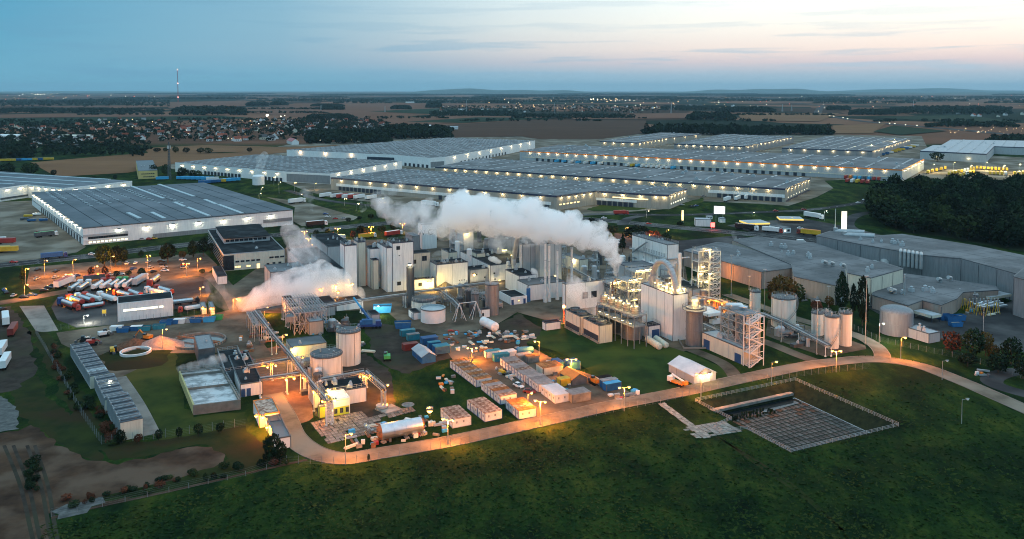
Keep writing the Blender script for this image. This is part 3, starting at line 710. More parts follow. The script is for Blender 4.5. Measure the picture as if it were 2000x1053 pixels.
# ---------------------------------------------------------------- the two sheds on the left
W10 = warehouse('big blue grey roofed warehouse on the left with glazed office corner facing the highway', [(62, 376), (162, 446), (572, 410), (398, 357), (257, 365)], 11, m_white, m_roofblue, m_dgrey,
    [(0, dict(lamps=15, doors=[(.22, .98, 17)], power=420, big=1.5, color=(1, .9, .68), bands=[(.0, 1, 4.6, 5.2, m_grey, 'dock_canopy')])),
     (1, dict(lamps=7, power=1100, lrange=(.09, .94), big=2.2, ldrop=1.6, color=(1, .95, .72), wins=[(.02, .19, 4.2, 8, 3.0, 1.5, m_glass), (.02, .19, 1.4, 10, 2.0, 1.3, m_litw), (.86, .93, 4.2, 4, 1.6, 1.2, m_lit), (.3, .8, 1.6, 10, 3.2, 1.6, m_glass)],
               bands=[(.0, .19, 5.2, 6.6, m_ltgrey, 'office_fascia'), (.0, .19, 2.3, 3.3, m_white, 'office_spandrel'), (.84, .995, 3.2, 5.6, m_grey, 'office_band'), (.3, .83, .0, 3.0, m_grey, 'brick_plinth')]))], sky=None, trim_h=.35, ang=A1, seed=12, units=0)
b, P, h, u, v = W10
for (cx, cy, n) in [(92, 378, 9), (105, 375, 7), (138, 379, 10), (156, 376, 10), (172, 374, 10), (190, 372, 9), (210, 369, 9), (238, 369, 9), (252, 372, 11), (292, 372, 11)]:
    a = G(cx, cy, h)
    e = a-v*1.0
    for k in range(n):
        p = a-(v*10.5*k) if True else a
        q = Vector((p.x, p.y, 0))
        if inside(q, P): place('dome_rooflight', boxmesh('dome_rooflight', 2.2, 1.6, .5, m_skylight), (p.x, p.y, h+.3), b, math.radians(A1))
for (xa, ya, xb, yb_) in [(257, 365, 320, 389), (310, 361, 379, 385), (340, 396, 361, 405), (366, 406, 408, 423), (400, 391, 422, 400), (427, 401, 473, 418), (250, 417, 273, 428), (296, 416, 321, 428)]:
    A, B = G(xa, ya, h), G(xb, yb_, h); d = (B-A); L = d.length; d.normalize(); e = UP.cross(d)
    mb = MB(); mb.obox(A-e*1.3+UP*.3, d*L, e*2.6, UP*.5); part('ridge_rooflight', mb, m_skylight, b)
mb = MB()
for k in range(1, 12):
    f = k/12; A = P[1]+(P[2]-P[1])*f+UP*(h+.33); d = (P[0]-P[1]); B_ = A+d.normalized()*(P[0]-P[1]).length*.93; B_.z = A.z
    if inside(Vector((B_.x, B_.y, 0)), P): mb.obox(A, B_-A, (P[2]-P[1]).normalized()*.35, UP*.10)
part('roof_seam', mb, m_roofdark, b, kind='stuff')
W11 = warehouse('far left warehouse with pale ridge stripes across its blue roof', [(-160, 352), (-160, 372), (0, 368), (54, 361), (127, 368), (258, 354), (216, 351), (0, 335), (-160, 324)], 12, m_white, m_roofblue, m_white,
    [(2, dict(lamps=2, power=900, big=2.4, bands=[(0, 1, 1.5, 3.2, m_dgrey, 'dock_canopy')])), (3, dict(lamps=5, power=700, big=2)), (4, dict(lamps=4, power=900, big=2.4))], sky=None, seed=13, units=0, trim_h=1.0)
b, P, h, u, v = W11
for (xa, ya, xb, yb_) in [(0, 337, 214, 352), (0, 344, 190, 358), (0, 351, 144, 363), (0, 359, 26, 361)]:
    A, B = G(xa-80, ya-2.5, h), G(xb, yb_, h); d = (B-A); L = d.length; d.normalize(); e = UP.cross(d)
    mb = MB(); mb.obox(A-e*1.6+UP*.33, d*L, e*3.2, UP*.7); part('ridge_rooflight', mb, m_skylight, b)
# ================================================================ the factory on the right
def poly_building(label, roofpx, h, wall, roof, trim=None, seams=None, name='factory_building', cat='building', vents=0, seed=1, edges=None):
    P = [G(x, y, h) for x, y in roofpx]; P = [Vector((p.x, p.y, 0)) for p in P]; c = sum(P, Vector())/len(P)
    b = thing(name, label, cat, (c.x, c.y, 0))
    w = MB(); w.prism(P, 0, h-.01); part('wall', w, wall, b)
    Q = [p+(p-c).normalized()*.25 for p in P]; w = MB(); w.prism(Q, h, h+.35); part('roof_edge', w, trim or m_dgrey, b)
    Q = [p-(p-c).normalized()*.7 for p in P]; w = MB(); w.prism(Q, h+.3, h+.42); part('roof', w, roof, b)
    if seams:
        for i in (edges if edges is not None else range(len(P))):
            A, B = P[i], P[(i+1) % len(P)]; d = (B-A); L = d.length
            if L < 3: continue
            d.normalize(); n = Vector((d.y, -d.x, 0))
            if n.dot(A) > 0: d = -d; A, B = B, A; n = -n
            k = max(1, round(L/seams))
            for j in range(k+1): place('panel_joint', SEAM(h-.3), A+d*L*j/k+n*.10, b, math.atan2(d.y, d.x), m_dgrey, sc=(2.2, 1, 1))
    mb = MB()
    for d, e, st in ((dirv(A0), dirv(A0+90), 9.), (dirv(A0+90), dirv(A0), 14.)):
        ts = [p.dot(d) for p in P]; ss = [p.dot(e) for p in P]; q = min(ss)+3
        while q < max(ss):
            t = min(ts)
            while t < max(ts):
                a = d*t+e*q
                if inside(a, Q) and inside(a+d*3, Q): mb.obox(a+UP*(h+.42), d*3, e*.22, UP*.06)
                t += 3
            q += st
    part('roof_seam', mb, m_dgrey, b, kind='stuff')
    rr = random.Random(seed)
    for i in range(vents):
        for _ in range(12):
            p = P[0]+sum(((q-P[0])*rr.random() for q in P[1:]), Vector())/len(P)*1.6
            if inside(p, P): break
        else: continue
        s = rr.uniform(1, 2.4); place('roof_vent', vent_mesh(), p+UP*(h+.42), b, rr.uniform(0, 3), sc=(s, s, s))
    return b, P, h
F1 = poly_building('low factory hall with orange lit pinkish wall behind the lattice tower', [(1335, 490), (1487, 532), (1549, 524), (1552, 512), (1420, 476), (1400, 474)], 8.5, m_pinkwall, m_roofgrey, seams=18, vents=4, edges=[0, 1])
F2 = poly_building('wide flat roofed factory hall behind the low hall and poplars', [(1430, 470), (1545, 517), (1551, 541), (1632, 559), (1660, 533), (1764, 526), (1655, 497), (1590, 475), (1480, 463)], 9, m_beige, m_roofgrey, seams=16, vents=9, seed=4, edges=[1, 2])
F3 = poly_building('cream panelled hall block right of the poplars', [(1655, 534), (1701, 544), (1764, 526), (1722, 512), (1652, 520)], 13, m_cream, m_roofgrey, seams=9, vents=2, edges=[0, 1])
F5 = poly_building('low factory wing with notched front and brown wall by the open yard', [(1703, 577), (1774, 598), (1802, 588), (1838, 597), (1869, 584), (1880, 572), (1950, 568), (1945, 560), (1765, 535), (1720, 545)], 6, m_pinkwall, m_roofgrey, seams=14, vents=8, seed=7, edges=[0, 1, 2, 3])
F4 = poly_building('long dark grey factory hall with curved roof beside the wood', [(1594, 461), (1680, 478), (1801, 499), (1877, 506), (1985, 536), (2100, 520), (1902, 480), (1762, 458), (1700, 462), (1622, 452)], 13, m_grey, m_roofgrey, seams=13, vents=8, seed=8, edges=[0, 1, 2, 3])
F6 = poly_building('tall blue grey block at the right edge of the factory', [(1980, 541), (2005, 548), (2100, 540), (2100, 520), (2000, 524)], 17, m_grey, m_roofgrey, seams=8, edges=[0, 1])
b, P, h = F4
dm = MB()
for k in range(6):      # bent ducts down the wall
    x = 1757+k*8; a = G(x, 494+k*1.3, 13.2)
    mb = MB(); o = a+Vector((0, -1.5, 0))
    mb.tube(a+Vector((2.5, 4, .8)), a+Vector((0, -1.2, .8)), .9, 8); mb.tube(a+Vector((0, -1.2, .8)), a+Vector((0, -1.2, -6.5)), .9, 8); mb.ball(a+Vector((0, -1.2, .8)), .92, 8, 5)
    part('exhaust_duct', mb, m_galv, b)
for k, (x, y) in enumerate([(1632, 452), (1650, 459)]):
    a = G(x, y, 13.3); mb = MB(); mb.tube(a, a+Vector((14, -9, .8)), 1.6, 10); mb.tube(a+Vector((0, 0, 0)), a+Vector((0, 0, 2.2)), 1.4, 8); part('roof_duct', mb, m_galv, b)
b, P, h = F2
for (x, y) in [(1613, 519), (1649, 525), (1627, 521)]:
    a = G(x, y, h); mb = MB(); mb.tube(a, a+UP*1.8, .9, 10); mb.tube(a+UP*1.8, a+Vector((-2.2, -1.2, 2.6)), .9, 10); mb.ball(a+UP*1.8, .9, 8, 5); part('roof_cowl', mb, m_galv, b)
b, P, h = F5
for (x, y) in [(1837, 553), (1857, 550), (1748, 575), (1742, 573)]:
    a = G(x, y, h); mb = MB(); mb.tube(a, a+UP*1.8, .9, 10); mb.tube(a+UP*1.8, a+Vector((-2, -1.2, 2.4)), .9, 10); mb.ball(a+UP*1.8, .9, 8, 5); part('roof_cowl', mb, m_galv, b)
mb = MB(); a = G(1766, 578, h); mb.tube(a, a+UP*10, .45, 10); part('roof_flue', mb, m_galv, b)
lamp_light(b, G(1738, 596)+Vector((0, -3, 4)), 700, SOD); lamp_light(F1[0], G(1345, 515)+Vector((-2, -5, 5)), 500, SOD); lamp_light(F1[0], G(1400, 540)+Vector((0, -11, 5)), 1000, SOD); lamp_light(F1[0], G(1450, 560)+Vector((0, -11, 5)), 700, SOD)
# ================================================================ THE PROCESS PLANT
B = building
B('process_tower', 'tallest windowed white clad tower in the plant centre, beside the slim grey stack', (767, 570, 476, 757, 808), rail=True, seams=5, vents=4, trim=m_navy,
  wins=[('f', .27, .90, 1.9, 1.9), ('f', .32, .74, .6, .5), ('f', .3, .16, 2.0, 1.9), ('s', .5, .85, 1, 1.8), ('s', .5, .18, 1, 1.8)])
B('process_block', 'narrow white block with blue corners joined to the left of the tallest tower', (756, 571, 485, 737, 767), trim=m_navy, seams=5, rail=True, vents=2, wins=[('s', .7, .25, 1, 2.2)])
B('process_block', 'low blank block stepping down beside the orange lit courtyard', (729, 566, 509, 722, 740), m_cream, trim=m_navy)
B('process_tower', 'white clad tower rising from the steam, left of the orange courtyard', (674, 578, 481, 665, 698), trim=m_navy, vents=3, seams=5, rail=True)
B('process_tower', 'beige slender tower standing between two white towers', (700, 560, 474, 692, 715), m_cream, trim=m_navy, vents=2, rail=True)
B('process_tower', 'small white tower with dark roof just behind the orange courtyard', (723, 562, 487, 714, 744), trim=m_navy, seams=6, vents=2)
B('gate_building', 'low building with loading bay under an orange lamp', (701, 549, 524, 696, 723), m_cream, vents=1, doors=[('f', .7, 6, 4, m_dgrey)])
B('process_building', 'beige building with big square windows and sloping dark roof right of the tallest tower', (806, 556, 496, 797, 841), m_cream, seams=6, wins=[('f', .1, .74, 2, 2.2), ('f', .66, .82, 2.6, 2.6), ('f', .12, .18, 1.2, 1.6)])
low_lit = B('low_annex', 'low white annex with square window lit bright orange at its right end', (809, 567, 547, 805, 848), rail=True, wins=[('f', .30, .5, 1.9, 1.8)], vents=1)
B('process_building', 'broad white box building with dark roof and a row of small round vents', (853, 561, 518, 840, 914), seams=11, vents=6, trim=m_navy, rail=True, wins=[('f', .72, .2, .5, .5), ('f', .8, .2, .5, .5), ('f', .88, .2, .5, .5)])
B('rooftop_house', 'small raised plant house with a dark window behind the broad white box', (877, 540, 494, 862, 893), m_cream, wins=[('f', .3, .75, 1.3, 2)], vents=1)
B('process_building', 'long dark roofed building running back from its white gable end', (958, 550, 519, 899, 1030), m_white, seams=9, vents=5, trim=m_navy, wins=[('f', .1, .5, 1, .8), ('f', .12, .12, 1, .8)])
B('rooftop_house', 'little cream plant house on the long dark roof', (931, 533, 496, 921, 948), m_cream, vents=1)
B('low_annex', 'low grey walled annex between the white box and the long roofed building', (918, 552, 528, 906, 954), m_ltgrey, wins=[('f', .35, .6, .8, .9), ('f', .8, .3, .8, .9)], vents=2)
B('process_building', 'white building with two lit windows and a small steaming roof vent', (1014, 576, 540, 987, 1048), trim=m_navy, seams=8, vents=4, wins=[('f', .16, .35, 2, 1.1, m_lit), ('f', .62, .42, 2.2, 1.1, m_lit)])
B('process_building', 'long low white hall behind the slim white chimneys', (1032, 588, 558, 1010, 1103), m_white, m_roofgrey, seams=9, vents=4)
B('boiler_house', 'tall grey panelled boiler house behind the slim white chimneys', (1053, 553, 478, 1044, 1097), m_ltgrey, seams=5, vents=4, rail=True, wins=[('f', .75, .12, 3, 2, m_lit)])
B('filter_house', 'block with crinkled silver panelling beside the boiler house', (1021, 552, 478, 1015, 1051), m_ltgrey, seams=4, vents=2)
B('dryer_building', 'grey ribbed building glaring with yellow work light inside the steam', (972, 526, 470, 955, 1008), m_grey, seams=3, vents=2)
B('shed', 'cream sloping shed right of the chimneys', (1131, 533, 508, 1098, 1149), m_cream, m_roofgrey, seams=6, vents=2)
B('process_building', 'low white building with flat grey roof behind the cooling towers', (1104, 607, 556, 1098, 1181), m_white, m_roofgrey, seams=10, vents=3, wins=[('f', .5, .5, 3, 3), ('f', .72, .5, 3, 3)])
B('process_tower', 'white tower carrying three black letters at the edge of the steam plume', (825, 487, 441, 817, 853), m_white, trim=m_white, seams=9)
tb = bpy.data.curves.new('lettering', 'FONT'); tb.body = 'W C W'; tb.size = 5; tb.extrude = .08; tb.align_x = 'CENTER'
bt, P_, u_, v_, L_, W_, z_ = BLD['white tower carrying three black letters at the edge of the steam plume']
tb.materials.append(m_dgrey); _t = bpy.data.objects.new('tmp', tb); COL.objects.link(_t); _dg = bpy.context.evaluated_depsgraph_get(); _me = bpy.data.meshes.new_from_object(_t.evaluated_get(_dg)); bpy.data.objects.remove(_t)
to = link('lettering', _me, bt); to.location = P_+u_*L_*.55-v_*.16+UP*(z_-6)-wloc(bt); to.rotation_euler = (math.pi/2, 0, math.atan2(u_.y, u_.x))
B('process_block', 'grey steel clad block standing inside the steam behind the boiler house', (905, 500, 452, 893, 925), m_ltgrey, vents=4, rail=True)
B('process_building', 'low dark roofed hall left of the lettered tower', (806, 497, 462, 792, 820), m_grey, m_roofgrey)
B('process_building', 'open fronted grey building with dark overhanging roof right of the plume', (1232, 568, 524, 1206, 1281), m_ltgrey, m_roofgrey, seams=6, trim=m_navy, wins=[('f', .5, .22, 1.5, 1)])
B('conveyor_house', 'tall long clad conveyor house with railed roof and walkway', (1303, 545, 479, 1234, 1325), m_white, m_roofgrey, seams=7, rail=True, vents=3)
bt, P_, u_, v_, L_, W_, z_ = BLD['tall long clad conveyor house with railed roof and walkway']
mb = MB(); mb.obox(P_-u_*1.5-v_*1.5+UP*(z_*.58), v_*(W_+2), u_*1.4, UP*.3); mb.obox(P_-u_*1.5-v_*1.5+UP*(z_*.58), u_*(L_+8), v_*1.4, UP*.3); railing(mb, P_-u_*1.5-v_*1.5+UP*(z_*.58+.3), P_-u_*1.5+v_*W_+UP*(z_*.58+.3), 1.1, 2.2, .05); part('walkway', mb, m_galv, bt)
for k in range(9):
    window(bt, P_+v_*W_*(.08+.07*k)+UP*z_*.68, -v_, 1.0, 1.6, m_white)
mb = MB(); a = P_+v_*W_*.95-u_*.8+UP*(z_*.45); e = P_+v_*W_*.5-u_*.8+UP*(z_*.93); mb.obox(a, e-a, -u_*1.4, UP*.3); railing(mb, a, e, 1.1, 2.5, .05); part('sloping_walkway', mb, m_galv, bt)
B('low_annex', 'dark roofed annex between the conveyor house and the lattice tower', (1352, 592, 566, 1310, 1378), m_ltgrey, m_roofdark, vents=2)
dr = B('distillation_building', 'huge blank white building with navy corners and a big curved duct on its roof', (1314, 667, 577, 1251, 1343), m_white, m_rooflight, seams=6, rail=True, trim=m_navy, vents=5)
# the big hoop duct
bt, P_, u_, v_, L_, W_, z_ = dr
c = P_+u_*2.2+v_*W_*.20+UP*(z_+.5); R_ = 8.2
ax = (v_*.86-u_*.5).normalized(); mb = MB(); n = 22
pts = [c+v_*2+ax*0+(v_*(R_-1)*1.0)*0+(v_*math.cos(t)*R_+UP*math.sin(t)*R_*1.35) for t in [math.pi*1.03*i/n for i in range(n+1)]]
pts = [p-Vector((0, 0, 0))+v_*3 for p in pts]
for i in range(n): mb.tube(pts[i], pts[i+1], 1.15, 12, r2=1.15, caps=True)
part('curved_duct', mb, m_galv, bt)
mb = MB()
for t in (0, 1, 2, 3):
    q = c+u_*(1.2+t*1.1)+v_*1.0; mb.tube(q, q+UP*(9+t), .42, 8)
part('riser_pipes', mb, m_alu, bt, kind='stuff')
mb = MB(); q = P_+u_*L_*.92+v_*W_*.22+UP*z_; mb.tube(q, q+UP*15.5, .75, 12); mb.lathe(q, [(1.1, 0), (.78, 2)], 12); part('white_flue', mb, m_paintw, bt)
mb = MB()
for i in range(7):
    q = P_+u_*L_*rnd.uniform(.2, .8)+v_*W_*(.1+.12*i)+UP*z_
    mb.tube(q, q+UP*rnd.uniform(1.5, 4.5), rnd.uniform(.5, 1.1), 10); mb.tube(q+UP*1.2, q+UP*1.2+v_*5, .18, 6); mb.tube(q+UP*2.2, q+UP*2.2+u_*3, .15, 6)
part('rooftop_vessels', mb, m_galv, bt, kind='stuff')
for i, (fu, fv) in enumerate([(.35, .05), (.75, .04), (.2, .18), (.2, .34), (.2, .5), (.25, .68), (.3, .85), (.8, .5), (.6, .12), (.9, .25)]):
    q = P_+u_*L_*fu+v_*W_*fv+UP*(z_+2.2); wall_lamp(bt, q, u_, 520, YEL, _lg_y, .2, .9)
B('garage_annex', 'small annex with a wide blue door at the foot of the huge white building', (1266, 661, 638, 1252, 1289), m_white, m_roofdark, trim=m_navy, doors=[('f', .62, 3.6, 3.2, m_bluedoor)], rail=True)
B('compressor_building', 'long cream building with blue doors under the steel frame, front right', (1451, 713, 683, 1371, 1481), m_cream, m_rooflight, seams=9, vents=3, doors=[('s', .88, 3.6, 3.6, m_bluedoor), ('s', .12, 3.4, 3.4, m_bluedoor)])
for nm, sp in (('front cooling tower with louvred cream sides, steaming on the lawn edge', (1170, 671.5, 637, 1139, 1196)), ('rear cooling tower with louvred cream sides beside the red beacon', (1133, 655, 619, 1104, 1157))):
    bt, P_, u_, v_, L_, W_, z_ = B('cooling_tower', nm, sp, m_cream, m_roofdark, trim=m_dgrey, cat='cooling tower', seams=3, group='cooling towers at the lawn edge')
    mb = MB(); mb.obox(P_-u_*.12+v_*.5+UP*.9, v_*(W_-1), u_*.1, UP*2.2); mb.obox(P_-v_*.0-u_*.0+UP*.0, u_*.01, v_*.01, UP*.01); part('louvre', mb, m_door, bt)
    mb = MB(); mb.obox(P_-u_*.5, v_*W_, u_*.36, UP*.8); part('basin_kerb', mb, m_conc, bt)
    for k in range(2):
        q = P_+u_*L_*.5+v_*W_*(.28+.45*k)+UP*(z_+.15); mb = MB(); mb.lathe(q, [(2.3, 0), (2.1, .6), (2.2, 1.0), (2.0, 1.0), (1.9, .3)], 18); part('fan_stack', mb, m_dgrey, bt)
        f = MB()
        for j in range(4): f.cbox(q+UP*.5, dirv(45*j), 3.8, .35, .05)
        part('fan_blades', f, m_grey, bt)
wb = B('weighbridge_office', 'blank white building with one strip of lit windows in front of the tanker park', (230.5, 628.7, 594, 0, 338), m_white, m_roofdark, depth=13, trim=m_white, vents=0)
bt, P_, u_, v_, L_, W_, z_ = wb
for k in range(6): window(bt, P_+u_*L_*(.16+.125*k)+UP*z_*.60, u_, (2.9 if k < 5 else 1.9), 1.15, m_litw, m_white)
ob = B('office_building', 'long office block with dark glass end and lit ground floor windows by the car park', (437, 530, 498, 407, 556), m_cream, m_roofdark, vents=9, trim=m_ltgrey, wins=[('f', .22+.085*k, .52, 2.0, 1.0) for k in range(5)]+[('f', .78+.09*k, .60, 2.4, 1.0) for k in range(3)]+[('f', .2, .2, 1.7, 1.3, m_lit), ('f', .25, .2, 1.7, 1.3, m_lit), ('f', .40, .2, 2.4, 1.2, m_lit), ('f', .72, .22, 1.6, 1.0), ('f', .82, .24, 1.6, 1.0), ('f', .92, .24, 1.6, 1.0)], doors=[('f', .56, 1.6, 2.6, m_lit)])
bt, P_, u_, v_, L_, W_, z_ = ob
mb = MB(); mb.obox(P_-u_*.15-v_*.15+UP*.3, u_*(L_*.17), v_*.12, UP*(z_-.9)); mb.obox(P_-u_*.15+UP*.3, v_*W_, u_*.1, UP*(z_-.9)); part('glass_facade', mb, m_glass, bt)
mb = MB()
for k in range(5): mb.obox(P_-u_*.25+UP*(1+k*z_*.19), v_*W_, u_*.08, UP*.25)
part('facade_fins', mb, m_grey, bt)
mb = MB(); mb.obox(P_+u_*L_*.12+v_*W_*.38+UP*z_, u_*L_*.8, v_*W_*.5, UP*3.2); part('upper_storey', mb, m_ltgrey, bt)
mb = MB(); mb.obox(P_+u_*L_*.11+v_*W_*.36+UP*(z_+3.2), u_*L_*.82, v_*W_*.54, UP*.3); part('upper_roof', mb, m_roofdark, bt)
for k in range(9): window(bt, P_+u_*L_*(.18+.08*k)+v_*W_*.38+UP*(z_+1.7), u_, 2.2, 1.4)
B('substation', 'small white box hut on the grass below the office block', (425, 556, 541, 415, 444), m_white, m_roofdark)
B('mill_hall', 'long dark roofed hall with pale slanting side wall, half veiled in steam', (607, 583, 531, 562, 672), m_ltgrey, m_roofdark, seams=9, vents=4)
B('mill_hall', 'grey white walled block with metal roof rim at the left of the steam', (529, 578, 533, 517, 604), m_ltgrey, m_roofgrey, seams=9, vents=5)
B('process_building', 'dark sloping roofed hall stretching back behind the first white tower', (640, 520, 483, 608, 690), m_ltgrey, m_roofdark, vents=3)
B('scaffold_store', 'bluish white building end at the far left of the lattice yard', (567, 625, 600, 551, 585), m_white, m_roofdark, seams=5, vents=2)
B('workshop', 'long bluish panelled workshop behind the lattice yard', (598, 622, 596, 588, 655), m_ltgrey, m_roofdark, seams=6, vents=4)
B('workshop', 'white workshop with brown rust stain on its wall beside the blue crane', (657, 608, 590, 650, 707), m_white, m_roofdark, seams=8, vents=2)
B('pump_house', 'low building with grey felt roof under two orange lamps left of the tanks', (569, 702, 679, 559, 638), m_cream, m_roofgrey, seams=10, trim=m_dgrey, vents=1)
s2 = B('sludge_building', 'long stained white tank building with railed dark roof in the orange glow', (636, 797, 769, 622, 716), m_white, m_roofdark, rail=True, vents=5, seams=8)
B('tank_surround', 'beige stepped concrete building beside the rear white tank', (604, 655, 630, 590, 632), m_beige, m_rooflight, vents=4, seams=4)
kb = B('kiosk', 'small yellow green painted hut with white upper half and three dark openings', (651, 813, 783, 640, 683), m_lime, m_whitep, trim=m_whitep, wins=[('f', .15, .30, 1, 1.6), ('f', .5, .30, 1, 1.6), ('f', .85, .30, 1, 1.6)])
bt, P_, u_, v_, L_, W_, z_ = kb; mb = MB(); mb.obox(P_-u_*.1-v_*.12+UP*(z_*.55), u_*(L_+.2), v_*.1, UP*(z_*.42)); part('white_panel', mb, m_whitep, bt)
B('switch_cabinet', 'grey stained steel cabinet block left of the lattice leg', (614, 797, 768, 602, 622), m_ltgrey, m_roofdark, seams=2)
B('switch_cabinet', 'lime green painted cabinet at the foot of the lattice leg', (624, 817, 796, 621, 636), m_lime, m_grey)
bw = B('blower_building', 'white building with two blue doors beside the aeration basin', (470, 776, 752, 447, 513), m_white, m_roofdark, trim=m_dgrey, vents=4, doors=[('f', .12, 1.3, 2.6, m_bluedoor), ('f', .37, 1.3, 2.6, m_bluedoor)])
B('site_hut', 'white hut glowing orange, nearest the aeration basin', (507, 836, 812, 495, 546), m_white, m_rusty_roof, trim=m_orangep)
B('site_hut', 'small annex hut under the glowing orange hut', (523, 846, 826, 516, 549), m_white, m_rooflight)
B('site_hut', 'grey roofed white hut beside the dark bushes', (539, 879, 858, 519, 568), m_white, m_roofgrey)
B('kiosk', 'tiny white hut with blue door beside the open white tank', (808, 625, 612, 798, 822), m_white, m_roofdark, doors=[('s', .3, 1.2, 2.4, m_bluedoor)])
B('kiosk', 'white box hut with one dark window between steel trestle and grey silo', (940, 621, 606, 936, 957), m_white, m_roofdark, wins=[('f', .2, .4, .9, 1.4)])
B('gatehouse', 'small white building with blue door on the grass strip near the chimneys', (998, 596, 582, 975, 1029), m_white, m_roofdark, doors=[('f', .1, 1.2, 2.4, m_bluedoor), ('f', .85, 1.2, 2.4, m_bluedoor)], wins=[('f', .5, .5, 1, 1, m_lit)], trim=m_white)
B('kiosk', 'low dark roofed white hut at the lawn corner below the red beacon', (1066, 646, 632, 1059, 1095), m_white, m_roofdark, trim=m_navy)
B('pump_house', 'plain grey blockhouse beside the wide grey tank on the right', (1814, 671, 653, 1768, 1836), m_ltgrey, m_rooflight, seams=6, vents=2)
cy_ = B('security_booth', 'orange lit booth with small windows beside the tanker park', (412, 616, 602, 407, 420), m_whitep, m_grey, wins=[('f', .3, .5, .7, 1, m_lit), ('f', .7, .5, .7, 1, m_lit)])
B('security_booth', 'plain orange lit booth next to the windowed one', (394, 614, 602, 390, 404), m_whitep, m_grey)
# ---------------------------------------------------------------- tanks and silos
TK = {}
def tank(label, cx, yb, yt, wpx, m=None, top='flat', ring=True, seams=0, ladder=True, name='storage_tank', cat='tank', roofm=None, base=None, stair=False, bands=0, rail=True, n=32):
    Pf = G(cx, yb)
    r = wpx/2*Pf.y/FPX*1.0
    c = Vector((Pf.x, Pf.y, 0))+Vector((Pf.x, Pf.y, 0)).normalized()*r; r = wpx/2*(c.y)/FPX
    # height: the front rim stands above the front foot
    z = hgt(cx, yb, yt)
    m = m or m_tankw; t = thing(name, label, cat, c)
    w = MB(); w.lathe(c, [(r, 0), (r, z)], n); part('shell', w, m, t)
    w = MB()
    if top == 'cone': w.lathe(c, [(r*1.01, z), (r*.9, z+.25), (.05, z+r*.22)], n)
    elif top == 'dome':
        w.lathe(c, [(r*math.cos(a), z+r*.32*math.sin(a)) for a in [math.pi/2*i/6 for i in range(7)]], n)
    elif top == 'open': w.lathe(c, [(r, z), (r, z+.05), (r-.35, z+.05), (r-.35, z-.6), (.02, z-.4)], n)
    else: w.lathe(c, [(r, z), (r*.97, z+.12), (.03, z+.45)], n)
    part('roof', w, roofm or (m_tankd if m is m_tankw else m), t)
    if ring:
        w = MB(); w.lathe(c, [(r, z-.35), (r+.16, z-.35), (r+.16, z+.1), (r, z+.1)], n); part('rim', w, m_dgrey, t)
    if rail:
        w = MB(); k = max(8, int(2*math.pi*r/1.7)); q = [c+Vector((math.cos(2*math.pi*i/k)*r*.98, math.sin(2*math.pi*i/k)*r*.98, z+.1)) for i in range(k)]
        for i in range(k):
            w.tube(q[i], q[i]+UP*1.1, .045, 4, caps=False)
            for zz in (.55, 1.1): w.tube(q[i]+UP*zz, q[(i+1) % k]+UP*zz, .04, 4, caps=False)
        part('top_railing', w, m_galv, t)
    for i in range(bands):
        w = MB(); zz = z*(i+1)/(bands+1); w.lathe(c, [(r, zz), (r+.10, zz), (r+.10, zz+.18), (r, zz+.18)], n); part('stiffening_band', w, m, t)
    if seams:
        w = MB()
        for i in range(seams):
            a = -math.pi*.95+math.pi*.9*i/max(1, seams-1); d = Vector((math.cos(a), math.sin(a), 0)); w.tube(c+d*(r+.02), c+d*(r+.02)+UP*(z-.2), .07, 4)
        part('downpipe', w, m_dgrey, t)
    if ladder:
        w = MB(); a = -math.pi*.78; d = Vector((math.cos(a), math.sin(a), 0)); e = Vector((-d.y, d.x, 0))
        for s in (-.3, .3): w.tube(c+d*(r+.25)+e*s, c+d*(r+.25)+e*s+UP*(z+1), .05, 4)
        k = int(z/.6)
        for i in range(k): w.tube(c+d*(r+.25)-e*.3+UP*(.3+i*.6), c+d*(r+.25)+e*.3+UP*(.3+i*.6), .035, 4, caps=False)
        part('ladder', w, m_galv, t)
    if stair:
        w = MB(); k = 26; a0, a1 = -math.pi*.72, math.radians(10)
        for i in range(k):
            a = a0+(a1-a0)*i/k; b_ = a0+(a1-a0)*(i+1)/k; z0_ = z*i/k; z1_ = z*(i+1)/k
            p = c+Vector((math.cos(a), math.sin(a), 0))*(r+.5)+UP*z0_; q = c+Vector((math.cos(b_), math.sin(b_), 0))*(r+.5)+UP*z1_
            w.obox(p-UP*.25, q-p, (p-c).normalized()*.7-UP*0, UP*.25); w.tube(p+UP*1.0, q+UP*1.0, .05, 4, caps=False)
        part('spiral_stair', w, m_grey, t)
    w = MB()
    for i in range(3):
        a = rnd.uniform(0, 6.28); q = c+Vector((math.cos(a), math.sin(a), 0))*r*rnd.uniform(.2, .7)+UP*(z+.2); w.tube(q, q+UP*rnd.uniform(.5, 1.2), .3, 8)
    if top != 'open': part('roof_nozzles', w, m_galv, t, kind='stuff')
    TK[label] = (t, c, r, z)
    return t, c, r, z
tank('wide white tank with railed top beside the diagonal pipe bridge', 638, 746, 699, 62, seams=3, bands=0)
tank('tall white tank with dark rust streaks behind the wide one', 681, 716, 651, 48, seams=5)
tank('open topped white tank with pale blue interior left of the steel trestle', 846, 633, 607, 49, m=m_whitep, top='open', ring=True, ladder=False, rail=False, roofm=m_skylight, seams=0)
tank('older white tank with domed lid behind the open topped one', 828, 616, 590, 48, top='dome', seams=5)
tank('white tank with spiral stair and railed top, alone behind the pipe rack', 1530, 642, 585, 47, stair=True, seams=2, ladder=False)
tank('left one of the slim white silos in the tank farm', 1596, 656, 613, 23, name='silo', cat='silo', bands=1)
tank('rear white silo hidden between its neighbours in the tank farm', 1613, 655, 612, 19, name='silo', cat='silo', ladder=False)
tank('front white silo with stair winding round it in the tank farm', 1624, 682, 620, 27, name='silo', cat='silo', stair=True, ladder=False)
tank('right one of the white silos in the tank farm', 1650, 677, 613, 25, name='silo', cat='silo', bands=0)
